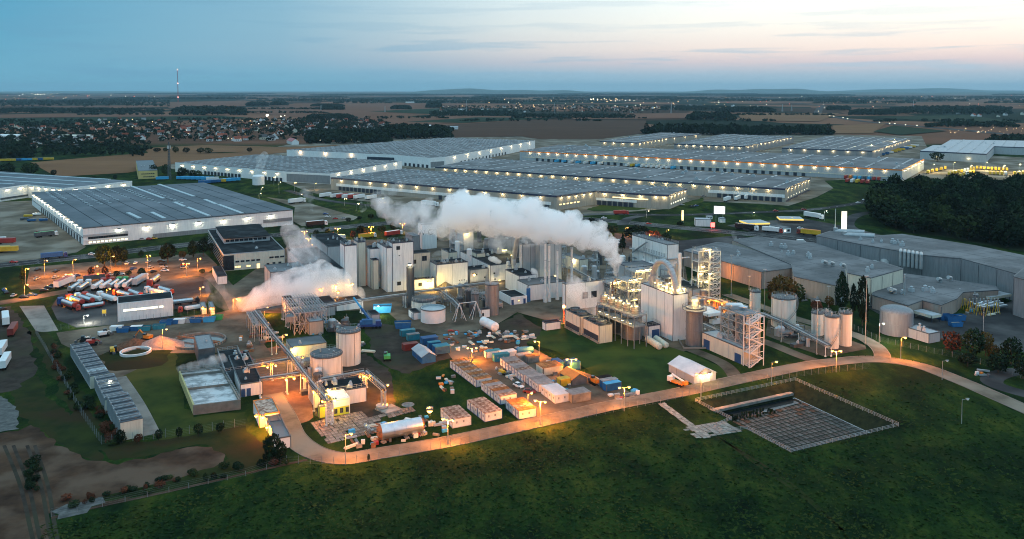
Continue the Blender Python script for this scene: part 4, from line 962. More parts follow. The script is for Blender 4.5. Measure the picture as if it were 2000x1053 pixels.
tank('slim white silo standing between lattice tower and pipe rack', 1474.5, 612, 571, 21, name='silo', cat='silo', bands=3)
tank('wide plain grey tank beside the blockhouse on the right', 1750, 658, 614, 61, m=m_grey, top='dome', rail=False, bands=1, ring=False, ladder=False, seams=1)
tank('big ribbed grey steel tank at the foot of the stair tower', 1234, 665, 621, 40, m=m_tankg, top='cone', bands=3, rail=False)
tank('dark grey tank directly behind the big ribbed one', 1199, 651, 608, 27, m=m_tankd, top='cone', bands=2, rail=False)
tank('darkest tank behind the front cooling tower', 1176, 643, 602, 24, m=m_tankd, top='cone', rail=False)
sil = tank('ribbed grey silo with a wide collar walkway and glowing top', 1355.5, 678, 604, 33, m=m_tankg, name='silo', cat='silo', top='flat', bands=4, rail=False, ladder=False)
t, c, r, z = sil
w = MB(); w.lathe(c, [(r, z-1.6), (r+.9, z-1.0), (r+1.5, z-.9), (r+1.5, z-.5), (r, z-.5)], 32)
k = 26; q = [c+Vector((math.cos(2*math.pi*i/k)*(r+1.45), math.sin(2*math.pi*i/k)*(r+1.45), z-.5)) for i in range(k)]
for i in range(k):
    w.tube(q[i], q[i]+UP*1.2, .06, 4, caps=False)
    for zz in (.6, 1.2): w.tube(q[i]+UP*zz, q[(i+1) % k]+UP*zz, .05, 4, caps=False)
part('collar_walkway', w, m_grey, t)
mb = MB(); mb.tube(c+UP*z, c+UP*(z+2.4), 1.5, 12); mb.ball(c+UP*(z+2.6), 1.7, 10, 6); part('cyclone', mb, m_galv, t); lamp_light(t, c+Vector((-1, -3.2, z+2.2)), 900, YEL); lamp_light(t, c+Vector((2, -2.6, z+3)), 500, YEL)
mb = MB(); q0 = c+Vector((-r*1.2, -r-1, 0)); mb.obox(c-Vector((r+2, r+2, 0)), Vector((2*r+4, 0, 0)), Vector((0, .4, 0)), UP*.6); mb.obox(c-Vector((r+2, r+1.6, 0)), Vector((.4, 0, 0)), Vector((0, 2*r+3.6, 0)), UP*.6); part('bund_wall', mb, m_conc, t)
tank('big mottled grey silo at the end of the main pipe rack', 961, 617, 557, 27, m=m_tankg, name='silo', cat='silo', bands=2, seams=4)
tank('slim pale grey silo beside the steel trestle', 928, 606, 575, 16, m=m_tankg, name='silo', cat='silo', seams=3)
tank('slim dark silo left of the pale grey one', 915, 601, 569, 13, m=m_tankd, name='silo', cat='silo')
tank('small black vessel behind the steel trestle', 898, 604, 583, 13, m=m_tankd, name='silo', cat='silo', rail=False)
st = tank('slim dark grey stack with glowing cap in front of the tallest tower', 802, 601, 523, 15, m=m_tankd, name='chimney', cat='chimney', seams=2)
t, c, r, z = st; wall_lamp(t, c+Vector((0, -r-.2, z+2.0)), Vector((1, 0, 0)), 900, WARM, None, .25, 1.6)
tank('blue upright vessel by the small white gatehouse', 1032, 590, 565, 8, m=m_blue, name='pressure_vessel', cat='vessel', top='dome', rail=False, ladder=False, ring=False)
tank('pale liquid gas silo near the green striped trailer', 1181, 478, 455, 5, m=m_whitep, name='silo', cat='silo', top='dome', rail=False, ladder=False, ring=False)
tank('second pale liquid gas silo near the green striped trailer', 1186, 479, 455, 5, m=m_whitep, name='silo', cat='silo', top='dome', rail=False, ladder=False, ring=False)
tank('white water tank standing by the road left of the office front', 505, 362, 346, 23, m=m_whitep, top='dome', rail=False, ladder=False, ring=False)
tank('brown glowing column at the right of the open yard', 1905, 602, 577, 10, m=m_tankg, name='silo', cat='silo', rail=False)
tank('grey process vessel under the canopy roofs on the right', 1875, 592, 570, 9, m=m_tankg, name='silo', cat='silo', rail=False)
# slim chimneys
def chimney(label, px, yb, yt, w, m=m_paintw, flare=1.8):
    P = G(px, yb); z = hgt(px, yb, yt); r = w/2*P.y/FPX; t = thing('chimney', label, 'chimney', P)
    mb = MB(); mb.lathe(P, [(r*flare, 0), (r*flare, 1.2), (r, 5.5), (r, z)], 14); part('stack_pipe', mb, m, t)
    mb = MB(); mb.lathe(P, [(r*1.02, z-.5), (r*1.2, z-.5), (r*1.2, z), (r*.6, z+.02)], 14)
    for zz in (.4, .7): mb.lathe(P, [(r, z*zz), (r*1.12, z*zz), (r*1.12, z*zz+.3), (r, z*zz+.3)], 14)
    part('chimney_band', mb, m_ltgrey, t); return t, P, z
for lb, px, yb, yt, w in [('first of the four slim white chimneys counting from the left', 1065, 590, 474, 4.6), ('second slim white chimney, nearly touching the first', 1072.5, 589, 478, 4.6), ('third slim white chimney topped by the steam plume', 1088.5, 585, 488, 4.4), ('fourth slim white chimney, alone on the right', 1116.5, 577, 483, 4.6), ('white pipe chimney in front of the crinkled panel block', 1017, 556, 476, 5.5), ('slim grey vent pipe behind the plume foot', 1166, 528, 497, 2.2)]:
    chimney(lb, px, yb, yt, w)
chimney('brown rusty stack from which the great steam plume pours', 1201, 600, 541, 4.6, m_rust, 1.2)
chimney('second rusty stack in front of the plume foot', 1196, 612, 548, 3.5, m_rust, 1.2)
mb = MB(); a, b_ = G(1000, 545), G(1016, 505); a = G(1001, 550)+UP*8; b_ = G(1014, 556)+UP*29; mb.tube(a, b_, 1.3, 12); single('inclined_duct', mb, m_galv, 'slanting silver duct leaning up to the crinkled panel block', 'duct')
# ---------------------------------------------------------------- steel frames
def frame_tower(name, label, P, u, v, nu, nv, L, Wd, z0, zs, m=m_paintw, r=.14, brace=True, deck=True, cat='tower', rails=True, stuff=()):
    t = thing(name, label, cat, P+u*L/2+v*Wd/2)
    pu = [P+u*L*i/nu for i in range(nu+1)]; zt = zs[-1]
    for i in range(nu+1):
        for j in range(nv+1):
            mb = MB(); q = pu[i]+v*Wd*j/nv; mb.obox(q-u*r-v*r+UP*z0, u*2*r, v*2*r, UP*(zt-z0)); part('post', mb, m, t)
    bm_ = MB(); br = MB(); dk = MB(); rl = MB(); zz = [z0]+list(zs)
    for z in zs:
        for j in range(nv+1): q = P+v*Wd*j/nv+UP*(z-.3); bm_.obox(q-v*r, u*L, v*2*r, UP*.3)
        for i in range(nu+1): q = pu[i]+UP*(z-.3); bm_.obox(q-u*r, v*Wd, u*2*r, UP*.3)
        if deck: dk.obox(P+UP*(z+.01), u*L, v*Wd, UP*.08)
        if rails:
            c4 = [P+UP*(z+.1), P+u*L+UP*(z+.1), P+u*L+v*Wd+UP*(z+.1), P+v*Wd+UP*(z+.1)]
            for i in range(4): railing(rl, c4[i], c4[(i+1) % 4], 1.1, 1.8, .045)
    part('beams', bm_, m, t)
    if deck: part('grating_deck', dk, m_grey, t)
    if rails: part('railing', rl, m_galv, t)
    if brace:
        for za, zb in zip(zz, zz[1:]):
            for i in range(nu):
                for j in (0, nv):
                    q = v*Wd*j/nv; br.tube(pu[i]+q+UP*za, pu[i+1]+q+UP*zb, r*.7, 4, caps=False); br.tube(pu[i+1]+q+UP*za, pu[i]+q+UP*zb, r*.7, 4, caps=False)
            for j in range(nv):
                for i in (0, nu):
                    q = pu[i]; br.tube(q+v*Wd*j/nv+UP*za, q+v*Wd*(j+1)/nv+UP*zb, r*.7, 4, caps=False)
        part('bracing', br, m, t)
    return t
def lvl(a, b, n): return [a+(b-a)*i/n for i in range(1, n+1)]
u, v = rot2(A0)
P = G(1386, 586); zt = hgt(1386, 586, 492); L = along(P, u, 1406); Wd = along(P, v, 1380)
lt = frame_tower('lattice_tower', 'tall white lattice tower with zigzag bracing and glowing platforms', P, u, v, 1, 1, L, L*.8, 0, lvl(0, zt, 9), r=.16)
q = P-u*L*1.1
lt2 = frame_tower('platform_tower', 'platform tower with vessels joined to the left of the lattice tower', q, u, v, 1, 1, L*1.0, L*.8, 0, [zt*.22, zt*.42, zt*.62, zt*.82, zt*1.04], r=.15, brace=False)
mb = MB(); c = q+u*L*.5+v*L*.4; mb.tube(c, c+UP*zt*.98, .9, 12); part('column_vessel', mb, m_galv, lt2)
mb = MB(); c2 = c+u*1.4; 
for (dx, rr_) in ((-1.6, .35), (1.7, .3), (.9, .22)): mb.tube(c+u*dx, c+u*dx+UP*zt*(.8+.12*dx), rr_, 8)
n = 10; pts = [c+UP*zt*.98+u*(2.0-2.0*math.cos(math.pi*i/n))+UP*(1.8*math.sin(math.pi*i/n)) for i in range(n+1)]
for i in range(n): mb.tube(pts[i], pts[i+1], .35, 8)
part('overhead_pipe', mb, m_galv, lt2, kind='stuff')
for (zf, dx, pw) in ((.18, .2, 1500), (.34, .6, 900), (.50, 1.0, 900), (.66, .3, 1100), (1.0, .9, 1400), (.52, .1, 900)):
    wall_lamp(lt2, q+u*L*dx-v*.3+UP*(zt*zf+1.6), u, pw, YEL, _lg_y, .2, 1.2)
# steel frame over the compressor building
P = G(1455, 708); zt = hgt(1455, 708, 616); L = along(P, u, 1492); Wd = along(P, v, 1411)
sf = frame_tower('steel_platform', 'railed steel frame of platforms rising over the cream compressor building', P+v*1, u, v, 1, 3, L*.86, Wd, 0, [zt*.36, zt*.60, zt*.80, zt*.985], m=m_galv, r=.17, brace=True)
mb = MB(); c = P+u*3+v*Wd*.75+UP*zt; mb.box(c.x-2, c.x+3, c.y-2, c.y+2, c.z, c.z+1.6); mb.tube(c+Vector((-3, 1, 1)), c+Vector((4, -3, 1)), .7, 10); part('top_cooler', mb, m_alu, sf)
for k in range(4):
    mb = MB(); c = P+u*L*(.3+.1*(k % 2))+v*Wd*(.14+.22*k); mb.tube(c+UP*zt*.36, c+UP*zt*(.95-.1*(k % 2)), .8, 10); part('vessel', mb, m_tankd if k % 2 else m_galv, sf)
def stair_tower(label, P, u, v, L, Wd, zt, n, m=m_paintw):
    t = thing('stair_tower', label, 'stair tower', P+u*L/2+v*Wd/2)
    for a in (0, 1):
        for b_ in (0, 1):
            mb = MB(); q = P+u*L*a+v*Wd*b_; mb.obox(q-u*.14-v*.14, u*.28, v*.28, UP*zt); part('post', mb, m, t)
    for i in range(n):
        za, zb = zt*i/n, zt*(i+1)/n; mb = MB(); s = 0 if i % 2 == 0 else 1
        a = P+u*(L*(.12+.76*s))+UP*za; e = P+u*(L*(.88-.76*s))+UP*zb
        for off in (0, Wd-.25):
            mb.obox(a+v*off, e-a, v*.16, UP*.4); mb.tube(a+v*off+UP*1.2, e+v*off+UP*1.2, .06, 4, caps=False)
        st_ = (e-a); 
        for k in range(8): mb.obox(a+st_*k/8+v*.1, u*(st_.dot(u)/8), v*(Wd-.3), UP*.06)
        part('stair_flight', mb, m, t)
        mb = MB(); mb.obox(e+UP*.02-u*(.8 if s else -.0), u*.8, v*Wd, UP*.12); mb.obox(P+UP*(zb-.1)-v*.05, u*L, v*.12, UP*.22); part('landing', mb, m, t)
    return t
P = G(1463, 719); zt = hgt(1463, 719, 622); L = along(P, u, 1491)
stair_tower('white zigzag stair tower at the front right corner of the steel frame', P, u, v, L, 3.0, zt, 7)
P = G(1254, 634); zt = hgt(1254, 634, 565); L = along(P, u, 1270)
stair_tower('grey zigzag stair tower squeezed between big tank and huge white building', P, u, v, L, 2.5, zt, 9, m_galv)
# fermenter platform with lit drums
mb = MB(); P = G(1236, 640); 
Pa, Pb = G(1166, 632), G(1240, 664)
top_z = 13.0
Q = [G(1167, 590, top_z), G(1239, 617, top_z)]
d = (Q[1]-Q[0]); d.z = 0; L = d.length; d.normalize(); e = Vector((-d.y, d.x, 0))
dk = frame_tower('fermenter_platform', 'railed steel platform glowing yellow above the dark tanks', Vector((Q[0].x, Q[0].y, 0)), d, e, 6, 1, L, 6, 0, [top_z-4.5, top_z-.2], m=m_grey, r=.12, brace=False)
for k in range(5):
    c = Q[0]+d*L*(.06+.205*k)+e*2.6; c.z = top_z
    tt = thing('fermenter_drum', ['leftmost', 'second', 'middle', 'fourth', 'rightmost'][k]+' of the five glowing yellow lit drums on the platform', 'vessel', c, 'glowing drums on the fermenter platform')
    w = MB(); w.lathe(c, [(1.75, 0), (1.75, 2.6), (1.3, 3.2), (.02, 3.5)], 18); part('drum', w, m_tankg, tt); w = MB(); w.lathe(c, [(1.8, 1.3), (1.9, 1.3), (1.9, 1.5), (1.8, 1.5)], 18); w.tube(c+UP*3.2, c+UP*4.4, .3, 6); part('drum_fittings', w, m_galv, tt)
    wall_lamp(tt, c+Vector((0, -2.6, 3.9)), Vector((1, 0, 0)), 480, YEL, _lg_y, .2, 1.1)
    wall_lamp(dk, c-e*3.2+d*1.5-UP*3.0, d, 170, YEL, _lg_y, .2, .7)
P = G(1226, 612); zt = hgt(1226, 612, 552); L = along(P, u, 1250); 
ft = frame_tower('steel_platform', 'open frame of vessels and lamps left of the huge white building', P, u, v, 2, 2, L, 11, 0, [zt*.4, zt*.7, zt], m=m_galv, r=.14)
for k in range(5):
    mb = MB(); c = P+u*L*(.15+.18*k)+v*(2+1.6*k); mb.tube(c, c+UP*zt*(.75+.1*(k % 3)), .75, 12); mb.ball(c+UP*zt*(.75+.1*(k % 3)), .75, 10, 5); part('vessel', mb, m_alu if k % 2 else m_tankg, ft)
for (a, zf, pw) in ((.1, 1.0, 600), (.5, 1.0, 700), (.9, 1.02, 600), (.3, .68, 350), (.8, .66, 350), (.5, .36, 300)): wall_lamp(ft, P+u*L*a-v*.5+UP*(zt*zf+1.5), u, pw, YEL, _lg_y, .2, 1.2)
P = G(1192, 604); ft2 = frame_tower('steel_platform', 'small lamp lit frame around the rusty stacks', P, u, v, 1, 1, along(P, u, 1224), 8, 0, [6, 11.5], m=m_galv, r=.14)
for (a, zf, pw) in ((.2, 12.6, 800), (.65, 12.9, 500)): wall_lamp(ft2, P+u*6*a+UP*zf-v*.3, u, pw, YEL, _lg_y, .2, 1.4)
P = G(1240, 590); L = along(P, u, 1275)
ft3 = frame_tower('steel_platform', 'pipe filled frame glowing behind the huge white building', P, u, v, 2, 1, L, 9, 0, [9, 14], m=m_galv, r=.14)
for k in range(4):
    mb = MB(); c = P+u*L*(.1+.25*k)+v*3; mb.tube(c, c+UP*(12+2*(k % 2)), .9, 12); part('vessel', mb, m_galv, ft3); wall_lamp(ft3, c-v*3.4+UP*15.3, u, 600, YEL, _lg_y, .2, 1.4)
# grain of small plant around: lattice hall (unfinished roof trusses)
P = G(575, 655); L = along(P, u, 642); Wd = along(P, v, 553)
lh = frame_tower('lattice_hall', 'open galvanised lattice hall of roof trusses behind the left tanks', P, u, v, 6, 3, L*.95, min(Wd, 34), 0, [4.5, 9.0], m=m_galv, r=.13, deck=False, rails=False)
mb = MB(); Wd = min(Wd, 34)
for i in range(13):
    a = P+u*L*.95*i/12+UP*9; mb.tube(a, a+v*Wd+UP*0, .12, 4); mb.tube(a+UP*1.4, a+v*Wd+UP*1.4, .10, 4)
    for j in range(8): mb.tube(a+v*Wd*j/8+UP*(1.4*(j % 2)), a+v*Wd*(j+1)/8+UP*(1.4*((j+1) % 2)), .07, 4, caps=False)
part('roof_truss', mb, m_galv, lh, kind='stuff')
mb = MB()
for i in range(5): q = P+u*L*.18*i+v*(5+3*(i % 3)); mb.box(q.x-2, q.x+2, q.y-2, q.y+2, 4.6, 7.0+(i % 2))
part('equipment', mb, m_grey, lh, kind='stuff')
P = G(497, 668); L = along(P, u, 520)
eh = frame_tower('pipe_gantry', 'light grey steel gantry field left of the diagonal pipe bridge', P, u, v, 3, 4, L*1.2, 22, 0, [6.5], m=m_galv, r=.12, deck=False, rails=False, brace=False)
mb = MB()
for i in range(9): a = P+u*L*1.2*i/8+UP*6.6; mb.tube(a, a+v*22, .10, 4); 
for i in range(14): a = P+v*22*i/13+UP*6.8; mb.tube(a, a+u*L*1.2, .10, 4)
part('cross_bars', mb, m_galv, eh, kind='stuff')
# ---------------------------------------------------------------- pipe racks
def rack(name, label, pts, z, npipes=4, w=2.4, post=12, m=m_pipe, legm=m_paintw, deck=True, lamps=()):
    """pts are points on the ground under the rack, or (x,y) in the photo at height z"""
    P = [Vector((p.x, p.y, 0)) for p in [G(x, y, z) for x, y in pts]]
    t = thing(name, label, 'pipe rack', sum(P, Vector())/len(P))
    for a, b_ in zip(P, P[1:]):
        d = b_-a; L = d.length; d.normalize(); e = Vector((-d.y, d.x, 0)); n = max(1, int(L/post))
        for i in range(npipes):
            off = (i-(npipes-1)/2)*w/npipes; mb = MB(); rr_ = .09+.07*((i*7) % 3); q = a+e*off+UP*(z+rr_+.1); mb.tube(q, q+d*L, rr_, 8); part('pipe', mb, [m_pipe, m_dgrey, m_galv, m_dgrey][i % 4], t)
        mb = MB()
        for s in (-1, 1): mb.obox(a+e*(s*w/2-.07)+UP*(z-.35), d*L, e*.14, UP*.35)
        if deck:
            railing(mb, a+e*w/2+UP*z, b_+e*w/2+UP*z, 1.1, 2.5, .05)
        for i in range(int(L/2.5)): mb.tube(a+d*2.5*i-e*w/2+UP*(z-.2), a+d*2.5*i+e*w/2+UP*(z-.2), .06, 4, caps=False)
        part('girder', mb, m if deck else legm, t)
        for i in range(n+1):
            q = a+d*L*i/n; mb = MB()
            for s in (-1, 1): mb.tube(q+e*s*w/2+(-e*s*.3 if False else Vector()), q+e*s*w/2+UP*(z-.3), .15, 6); mb.lathe(q+e*s*w/2, [(.4, 0), (.4, .4), (.15, .4)], 8)
            part('trestle_leg', mb, legm, t)
    for (i, s, pw) in lamps:
        a, b_ = P[i], P[i+1]; d = (b_-a); wall_lamp(t, a+d*s+UP*(z-.5)+Vector((0, -w*.6, 0)), Vector((1, 0, 0)), pw, SOD, _sod_glass, .25, 1.0)
    return t
_sg = MB(); _sg.ball((0, -.45, -.2), .42, 8, 5); _sod_glass = _sg.mesh('lamp_glass', m_sodium)
dg = rack('pipe_bridge', 'long diagonal dark pipe bridge running down to the lattice leg', [(497, 608), (535, 657), (566, 692), (592, 727), (618, 760), (642, 786)], 7.0, 4, 1.7, 14, m=m_dgrey, lamps=((3, .1, 800), (3, .9, 700), (4, .6, 1200)))
rack('pipe_bridge', 'upper orange lit cross bridge joining the diagonal one', [(485, 717), (530, 709), (568, 702)], 6.0, 3, 2.0, 14, legm=m_paintw, lamps=((0, .9, 900), (1, .3, 900)))
rack('pipe_bridge', 'lower orange lit cross bridge from the blue door building to the tanks', [(508, 741), (560, 734), (594, 729)], 6.0, 3, 1.8, 12, lamps=((1, .05, 1200), (1, .5, 1200)))
rack('pipe_bridge', 'lit pipe bridge bending down to the well shaft beside the sludge building', [(628, 742), (672, 734), (712, 727), (749, 760)], 5.5, 3, 1.6, 12, lamps=((1, .8, 900), (2, .02, 700)))
rack('pipe_rack', 'main pipe rack crossing the plant in front of the white towers', [(560, 612), (640, 598), (706, 586), (790, 575), (870, 563), (955, 552)], 6.0, 5, 2.4, 16, m=m_dgrey)
rack('pipe_rack', 'short inclined conveyor gallery above the open topped tank', [(856, 566), (885, 588), (896, 600)], 5.0, 4, 2.4, 8, legm=m_galv)
rack('pipe_rack', 'long covered conveyor from the white chimneys to the rusty stacks', [(1112, 522), (1150, 542), (1194, 565)], 9, 4, 1.8, 14, legm=m_galv)
rack('pipe_rack', 'pipe rack between compressor building and the silos of the tank farm', [(1487, 612), (1530, 630), (1565, 648), (1618, 676)], 4.0, 6, 2.4, 10)
rack('pipe_rack', 'orange lit red pipe rack behind the white canopy', [(1353, 578), (1400, 585), (1440, 600)], 4, 5, 3, 10, legm=m_orangep, lamps=((0, .15, 1300), (0, .6, 1300), (1, .2, 1300)))
rack('pipe_rack', 'low pipe run between the grey silo and the cream building', [(1372, 633), (1390, 641), (1404, 648)], 2.5, 5, 2.5, 8)
rack('pipe_bridge', 'white crossbar bridge behind the gantry field', [(500, 607), (552, 598)], 6, 2, 1.5, 10)
# lattice leg at the end of the diagonal bridge
P = G(639, 829); zt = hgt(639, 829, 788)
frame_tower('support_tower', 'white lattice leg carrying the end of the diagonal pipe bridge', P, u, v, 1, 1, 1.9, 1.9, 0, lvl(0, zt, 7), m=m_paintw, r=.11, deck=False, rails=False)
# white A-frame trestle
t = thing('steel_trestle', 'white A shaped steel trestle beside the silos', 'trestle', G(914, 628))
zt = 7.5
A_, B_ = G(897, 626), G(930, 622); A_.z = B_.z = 0; d = (B_-A_).normalized(); e = Vector((-d.y, d.x, 0))
mb = MB(); mb.tube(A_+UP*zt, B_+UP*zt, .18, 6); part('top_beam', mb, m_paintw, t)
for q in (A_, B_):
    for s in (-1, 1):
        for w_ in (-1, 1): mb = MB(); mb.tube(q+d*s*2.6+e*w_*1.6, q+UP*zt, .13, 6); part('leg', mb, m_paintw, t)
# canopies
def canopy(label, xn, yb, yt, xl, xr, roofm=m_rooftin, posts=3, side=None, th=.4, ang=A0, depth=None):
    u, v = rot2(ang); P = G(xn, yb); z = hgt(xn, yb, yt); L = along(P, u, xr); Wd = depth or along(P, v, xl); t = thing('canopy', label, 'canopy', P+u*L/2+v*Wd/2)
    mb = MB(); mb.obox(P-u*.4-v*.4+UP*(z-th), u*(L+.8), v*(Wd+.8), UP*th); part('roof', mb, roofm, t)
    if side: mb = MB(); mb.obox(P-u*.45-v*.52+UP*(z-th-.8), u*(L+.9), v*.1, UP*1.1); mb.obox(P-u*.52+UP*(z-th-.8), v*Wd, u*.1, UP*1.1); part('fascia', mb, side, t)
    for i in range(posts+1):
        for j in (0, 1): mb = MB(); q = P+v*Wd*i/posts+u*L*j; mb.tube(q, q+UP*(z-th), .14, 6); part('post', mb, m_navy, t)
    return t, P, u, v, L, Wd, z
canopy('pale blue roofed open canopy between huge white building and steel frame', 1383, 636, 613, 1353, 1408, side=m_white)
canopy('small cream canopy on stilts by the wide grey tank', 1820, 631, 616, 1786, 1835, roofm=m_rooflight, side=m_cream, posts=2)
canopy('open steel canopy over the yard equipment at the far right', 1935, 596, 580, 1910, 1972, roofm=m_rooflight, side=m_cream, posts=3)
# lattice of yellow frames on the right yard
for k, (x, y) in enumerate([(1886, 606), (1897, 612), (1912, 616), (1930, 618), (1948, 614)]):
    P = G(x, y); mb = MB()
    for s in (-1, 1): mb.tube(P+Vector((s*1.2, 0, 0)), P+Vector((s*.3, 0, 5)), .12, 5); mb.tube(P+Vector((s*1.2, 1.8, 0)), P+Vector((s*.3, 1.8, 5)), .12, 5)
    mb.tube(P+Vector((-.6, 0, 5)), P+Vector((.6, 1.8, 5)), .15, 5)
    single('steel_trestle', mb, m_yel, ['leftmost', 'second', 'middle', 'fourth', 'rightmost'][k]+' of the yellow steel trestles in the open yard on the right', 'trestle', 'yellow trestles in the right yard')
mb = MB()
for k in range(9): c = G(1893+k*7, 600+(k % 3)*4); mb.tube(c+UP*2, c+Vector((5, 2, 2)), .8, 8); mb.tube(c, c+UP*(4+k % 3), .35, 6)
single('pipe_cluster', mb, m_alu, 'tangle of silver pipes and vessels among the yellow trestles', 'pipes', kind=None)
ra = MB(); 
# ---------------------------------------------------------------- aeration basin
P = G(377.5, 811); z = hgt(377.5, 811, 792); a_ = G(349, 724, z); c_ = G(470, 781, z)
Pn = Vector((P.x, P.y, 0)); uu = Vector((c_.x-P.x, c_.y-P.y, 0)); vv = Vector((a_.x-P.x, a_.y-P.y, 0)); L = uu.length; Wd = vv.length; uu.normalize(); vv.normalize()
ab = thing('aeration_basin', 'concrete aeration basin with two pools of foaming grey water', 'basin', Pn+uu*L/2+vv*Wd/2)
m_foam = mat('foaming_grey_water', (.50, .51, .52), (.17, .175, .18), rough=.35, scale=.25, lo=.42, hi=.56, detail=8, stretch=(1, 1.6, 1), bump=.3)
m_kerby = mat('yellow_edged_wall', (.46, .42, .2), (.40, .36, .18), rough=.8)
for o, l, w_ in ((Pn, uu*L, vv*.5), (Pn+vv*(Wd-.5), uu*L, vv*.5), (Pn+uu*(L-.5)+vv*.5, uu*.5, vv*(Wd-1)), (Pn+vv*Wd*.46+uu*.5, uu*(L-1), vv*.5), (Pn+vv*Wd*.86+uu*.5, uu*(L-1), vv*.4)):
    mb = MB(); mb.obox(o, l, w_, UP*z); part('basin_wall', mb, m_conc, ab)
mb = MB(); mb.obox(Pn+vv*.5, uu*.5, vv*(Wd-1), UP*z); part('basin_wall', mb, m_kerby, ab, 'yellow edged side wall')
for a0, a1 in ((.5/Wd, .46), (.46+.5/Wd, .86), (.86+.4/Wd, 1-.5/Wd)): mb = MB(); mb.obox(Pn+uu*.5+vv*Wd*a0, uu*(L-1), vv*Wd*(a1-a0), UP*(z-.7)); part('water', mb, m_foam, ab)
mb = MB()
for a0 in (.46, .86, 1.0): railing(mb, Pn+vv*Wd*a0+UP*z, Pn+vv*Wd*a0+uu*L+UP*z, 1.1, 1.8, .045)
railing(mb, Pn+uu*L+UP*z, Pn+uu*L+vv*Wd+UP*z, 1.1, 1.8, .045); part('railing', mb, m_galv, ab)
ST_AER = (Pn, uu, vv, L, Wd, z)
B('dosing_tank_house', 'dark green black tank house behind the blue door building', (440, 748, 728, 425, 482), m_dgrey, m_roofdark, vents=2, rail=True)
B('screen_house', 'slate grey block with small white cabinet beside the round clarifier', (388, 715, 684, 380, 420), m_dgrey, m_grey, vents=1)
# ---------------------------------------------------------------- round clarifiers
def clarifier(label, cx, cy, w, h, rim, bridge=False):
    c = G(cx, cy); r = w/2*c.y/FPX; t = thing('clarifier', label, 'clarifier', c)
    mb = MB(); mb.lathe(c, [(r, -.2), (r, h), (r-.55, h), (r-.55, h-1.0)], 48); part('rim_wall', mb, rim, t)
    mb = MB(); mb.lathe(c, [(r-.56, h-.95), (.02, h-.95)], 48); mb.s = [False]*len(mb.s); part('water', mb, m_glassw, t)
    if bridge:
        mb = MB(); d = dirv(158); e = Vector((-d.y, d.x, 0)); mb.obox(c-d*.5-e*.6+UP*(h+.1), d*(r+.8), e*1.2, UP*.25); railing(mb, c-e*.6+UP*(h+.35), c+d*r-e*.6+UP*(h+.35)); part('scraper_bridge', mb, m_rust, t)
        mb = MB(); mb.obox(c-e*.9-d*1+UP*(h-.9), d*-r*.85, e*1.8, UP*1.2); part('sludge_trough', mb, m_rust, t)
        mb = MB(); mb.lathe(c, [(1.6, h-1), (1.6, h+.5), (.02, h+.6)], 16); part('centre_drum', mb, m_concd, t)
        mb = MB()
        for k in range(44):
            a = 2*math.pi*k/44; d = Vector((math.cos(a), math.sin(a), 0)); q = c+d*(r+.02); mb.cbox(q+UP*.0, d, .18, .22, h-.05)
        part('buttress', mb, m_dgrey, t, kind='stuff')
    return t, c, r
m_glassw = mat('still_murky_water', (.10, .115, .12), (.06, .075, .08), rough=.12, scale=.3, spec=.7)
clarifier('large round clarifier with pale rim and brown scraper bridge', 388, 668, 104, 1.0, m_conc, True)
clarifier('small round white walled clarifier on a grass mound', 265, 692, 58, 1.5, m_whitep)
# ---------------------------------------------------------------- the sunken concrete basin
DEP = 3.6
bb = thing('sunken_basin', 'sunken concrete slab basin ringed by white fence on the meadow', 'basin', sum(BAS, Vector())/4)
cen = sum(BAS, Vector())/4
ins = [(5.2, 2.0), (5.2, 5.0), (1.2, 5.0), (1.2, 2.0)]
def inset(P, ds):       # ds[i] inset of edge i (P[i]->P[i+1])
    n = len(P); out = []; s = 1 if poly_area(P) > 0 else -1
    L = []
    for i in range(n):
        a, b_ = P[i], P[(i+1) % n]; d = (b_-a).normalized(); nn = Vector((-d.y, d.x, 0))*s; L.append((a+nn*ds[i], d))
    for i in range(n):
        p, d = L[i-1]; q, e = L[i]; cr = d.x*e.y-d.y*e.x; t = ((q.x-p.x)*e.y-(q.y-p.y)*e.x)/cr; out.append(p+d*t)
    return out
FL = inset(BAS, [4.5, 4.5, 1.5, 1.5]); FLz = [p-UP*DEP for p in FL]
m_bank = mat('mossy_dark_bank', (.028, .038, .018), (.010, .016, .010), rough=1, scale=.5, bump=.4, bdist=.3)
mb = MB(); v8 = BAS+FLz; mb.add(v8, [(0, 4, 5, 1), (1, 5, 6, 2), (2, 6, 7, 3), (3, 7, 4, 0)]); mb.f = [tuple(reversed(f)) for f in mb.f] if True else mb.f
part('bank', mb, m_bank, bb)
mb = MB(); mb.add([p-UP*.12 for p in FLz], [(0, 1, 2, 3)]); part('floor_bed', mb, mat('dark_joint_moss', (.03, .04, .025), (.015, .02, .015), rough=1), bb)
m_slab = mat('weathered_floor_slab', (.115, .122, .12), (.042, .048, .046), rough=.8, scale=.35, rand=.3, detail=9)
m_slabr = mat('rust_stained_floor_slab', (.11, .07, .05), (.04, .03, .025), rough=.9, scale=.4, rand=.3)
nu_, nv_ = 15, 19
a_, b_, c_, d_ = FLz
def bil(s, t): return (a_*(1-s)+d_*s)*(1-t)+(b_*(1-s)+c_*s)*t      # s: from rear left to front, t: to the right
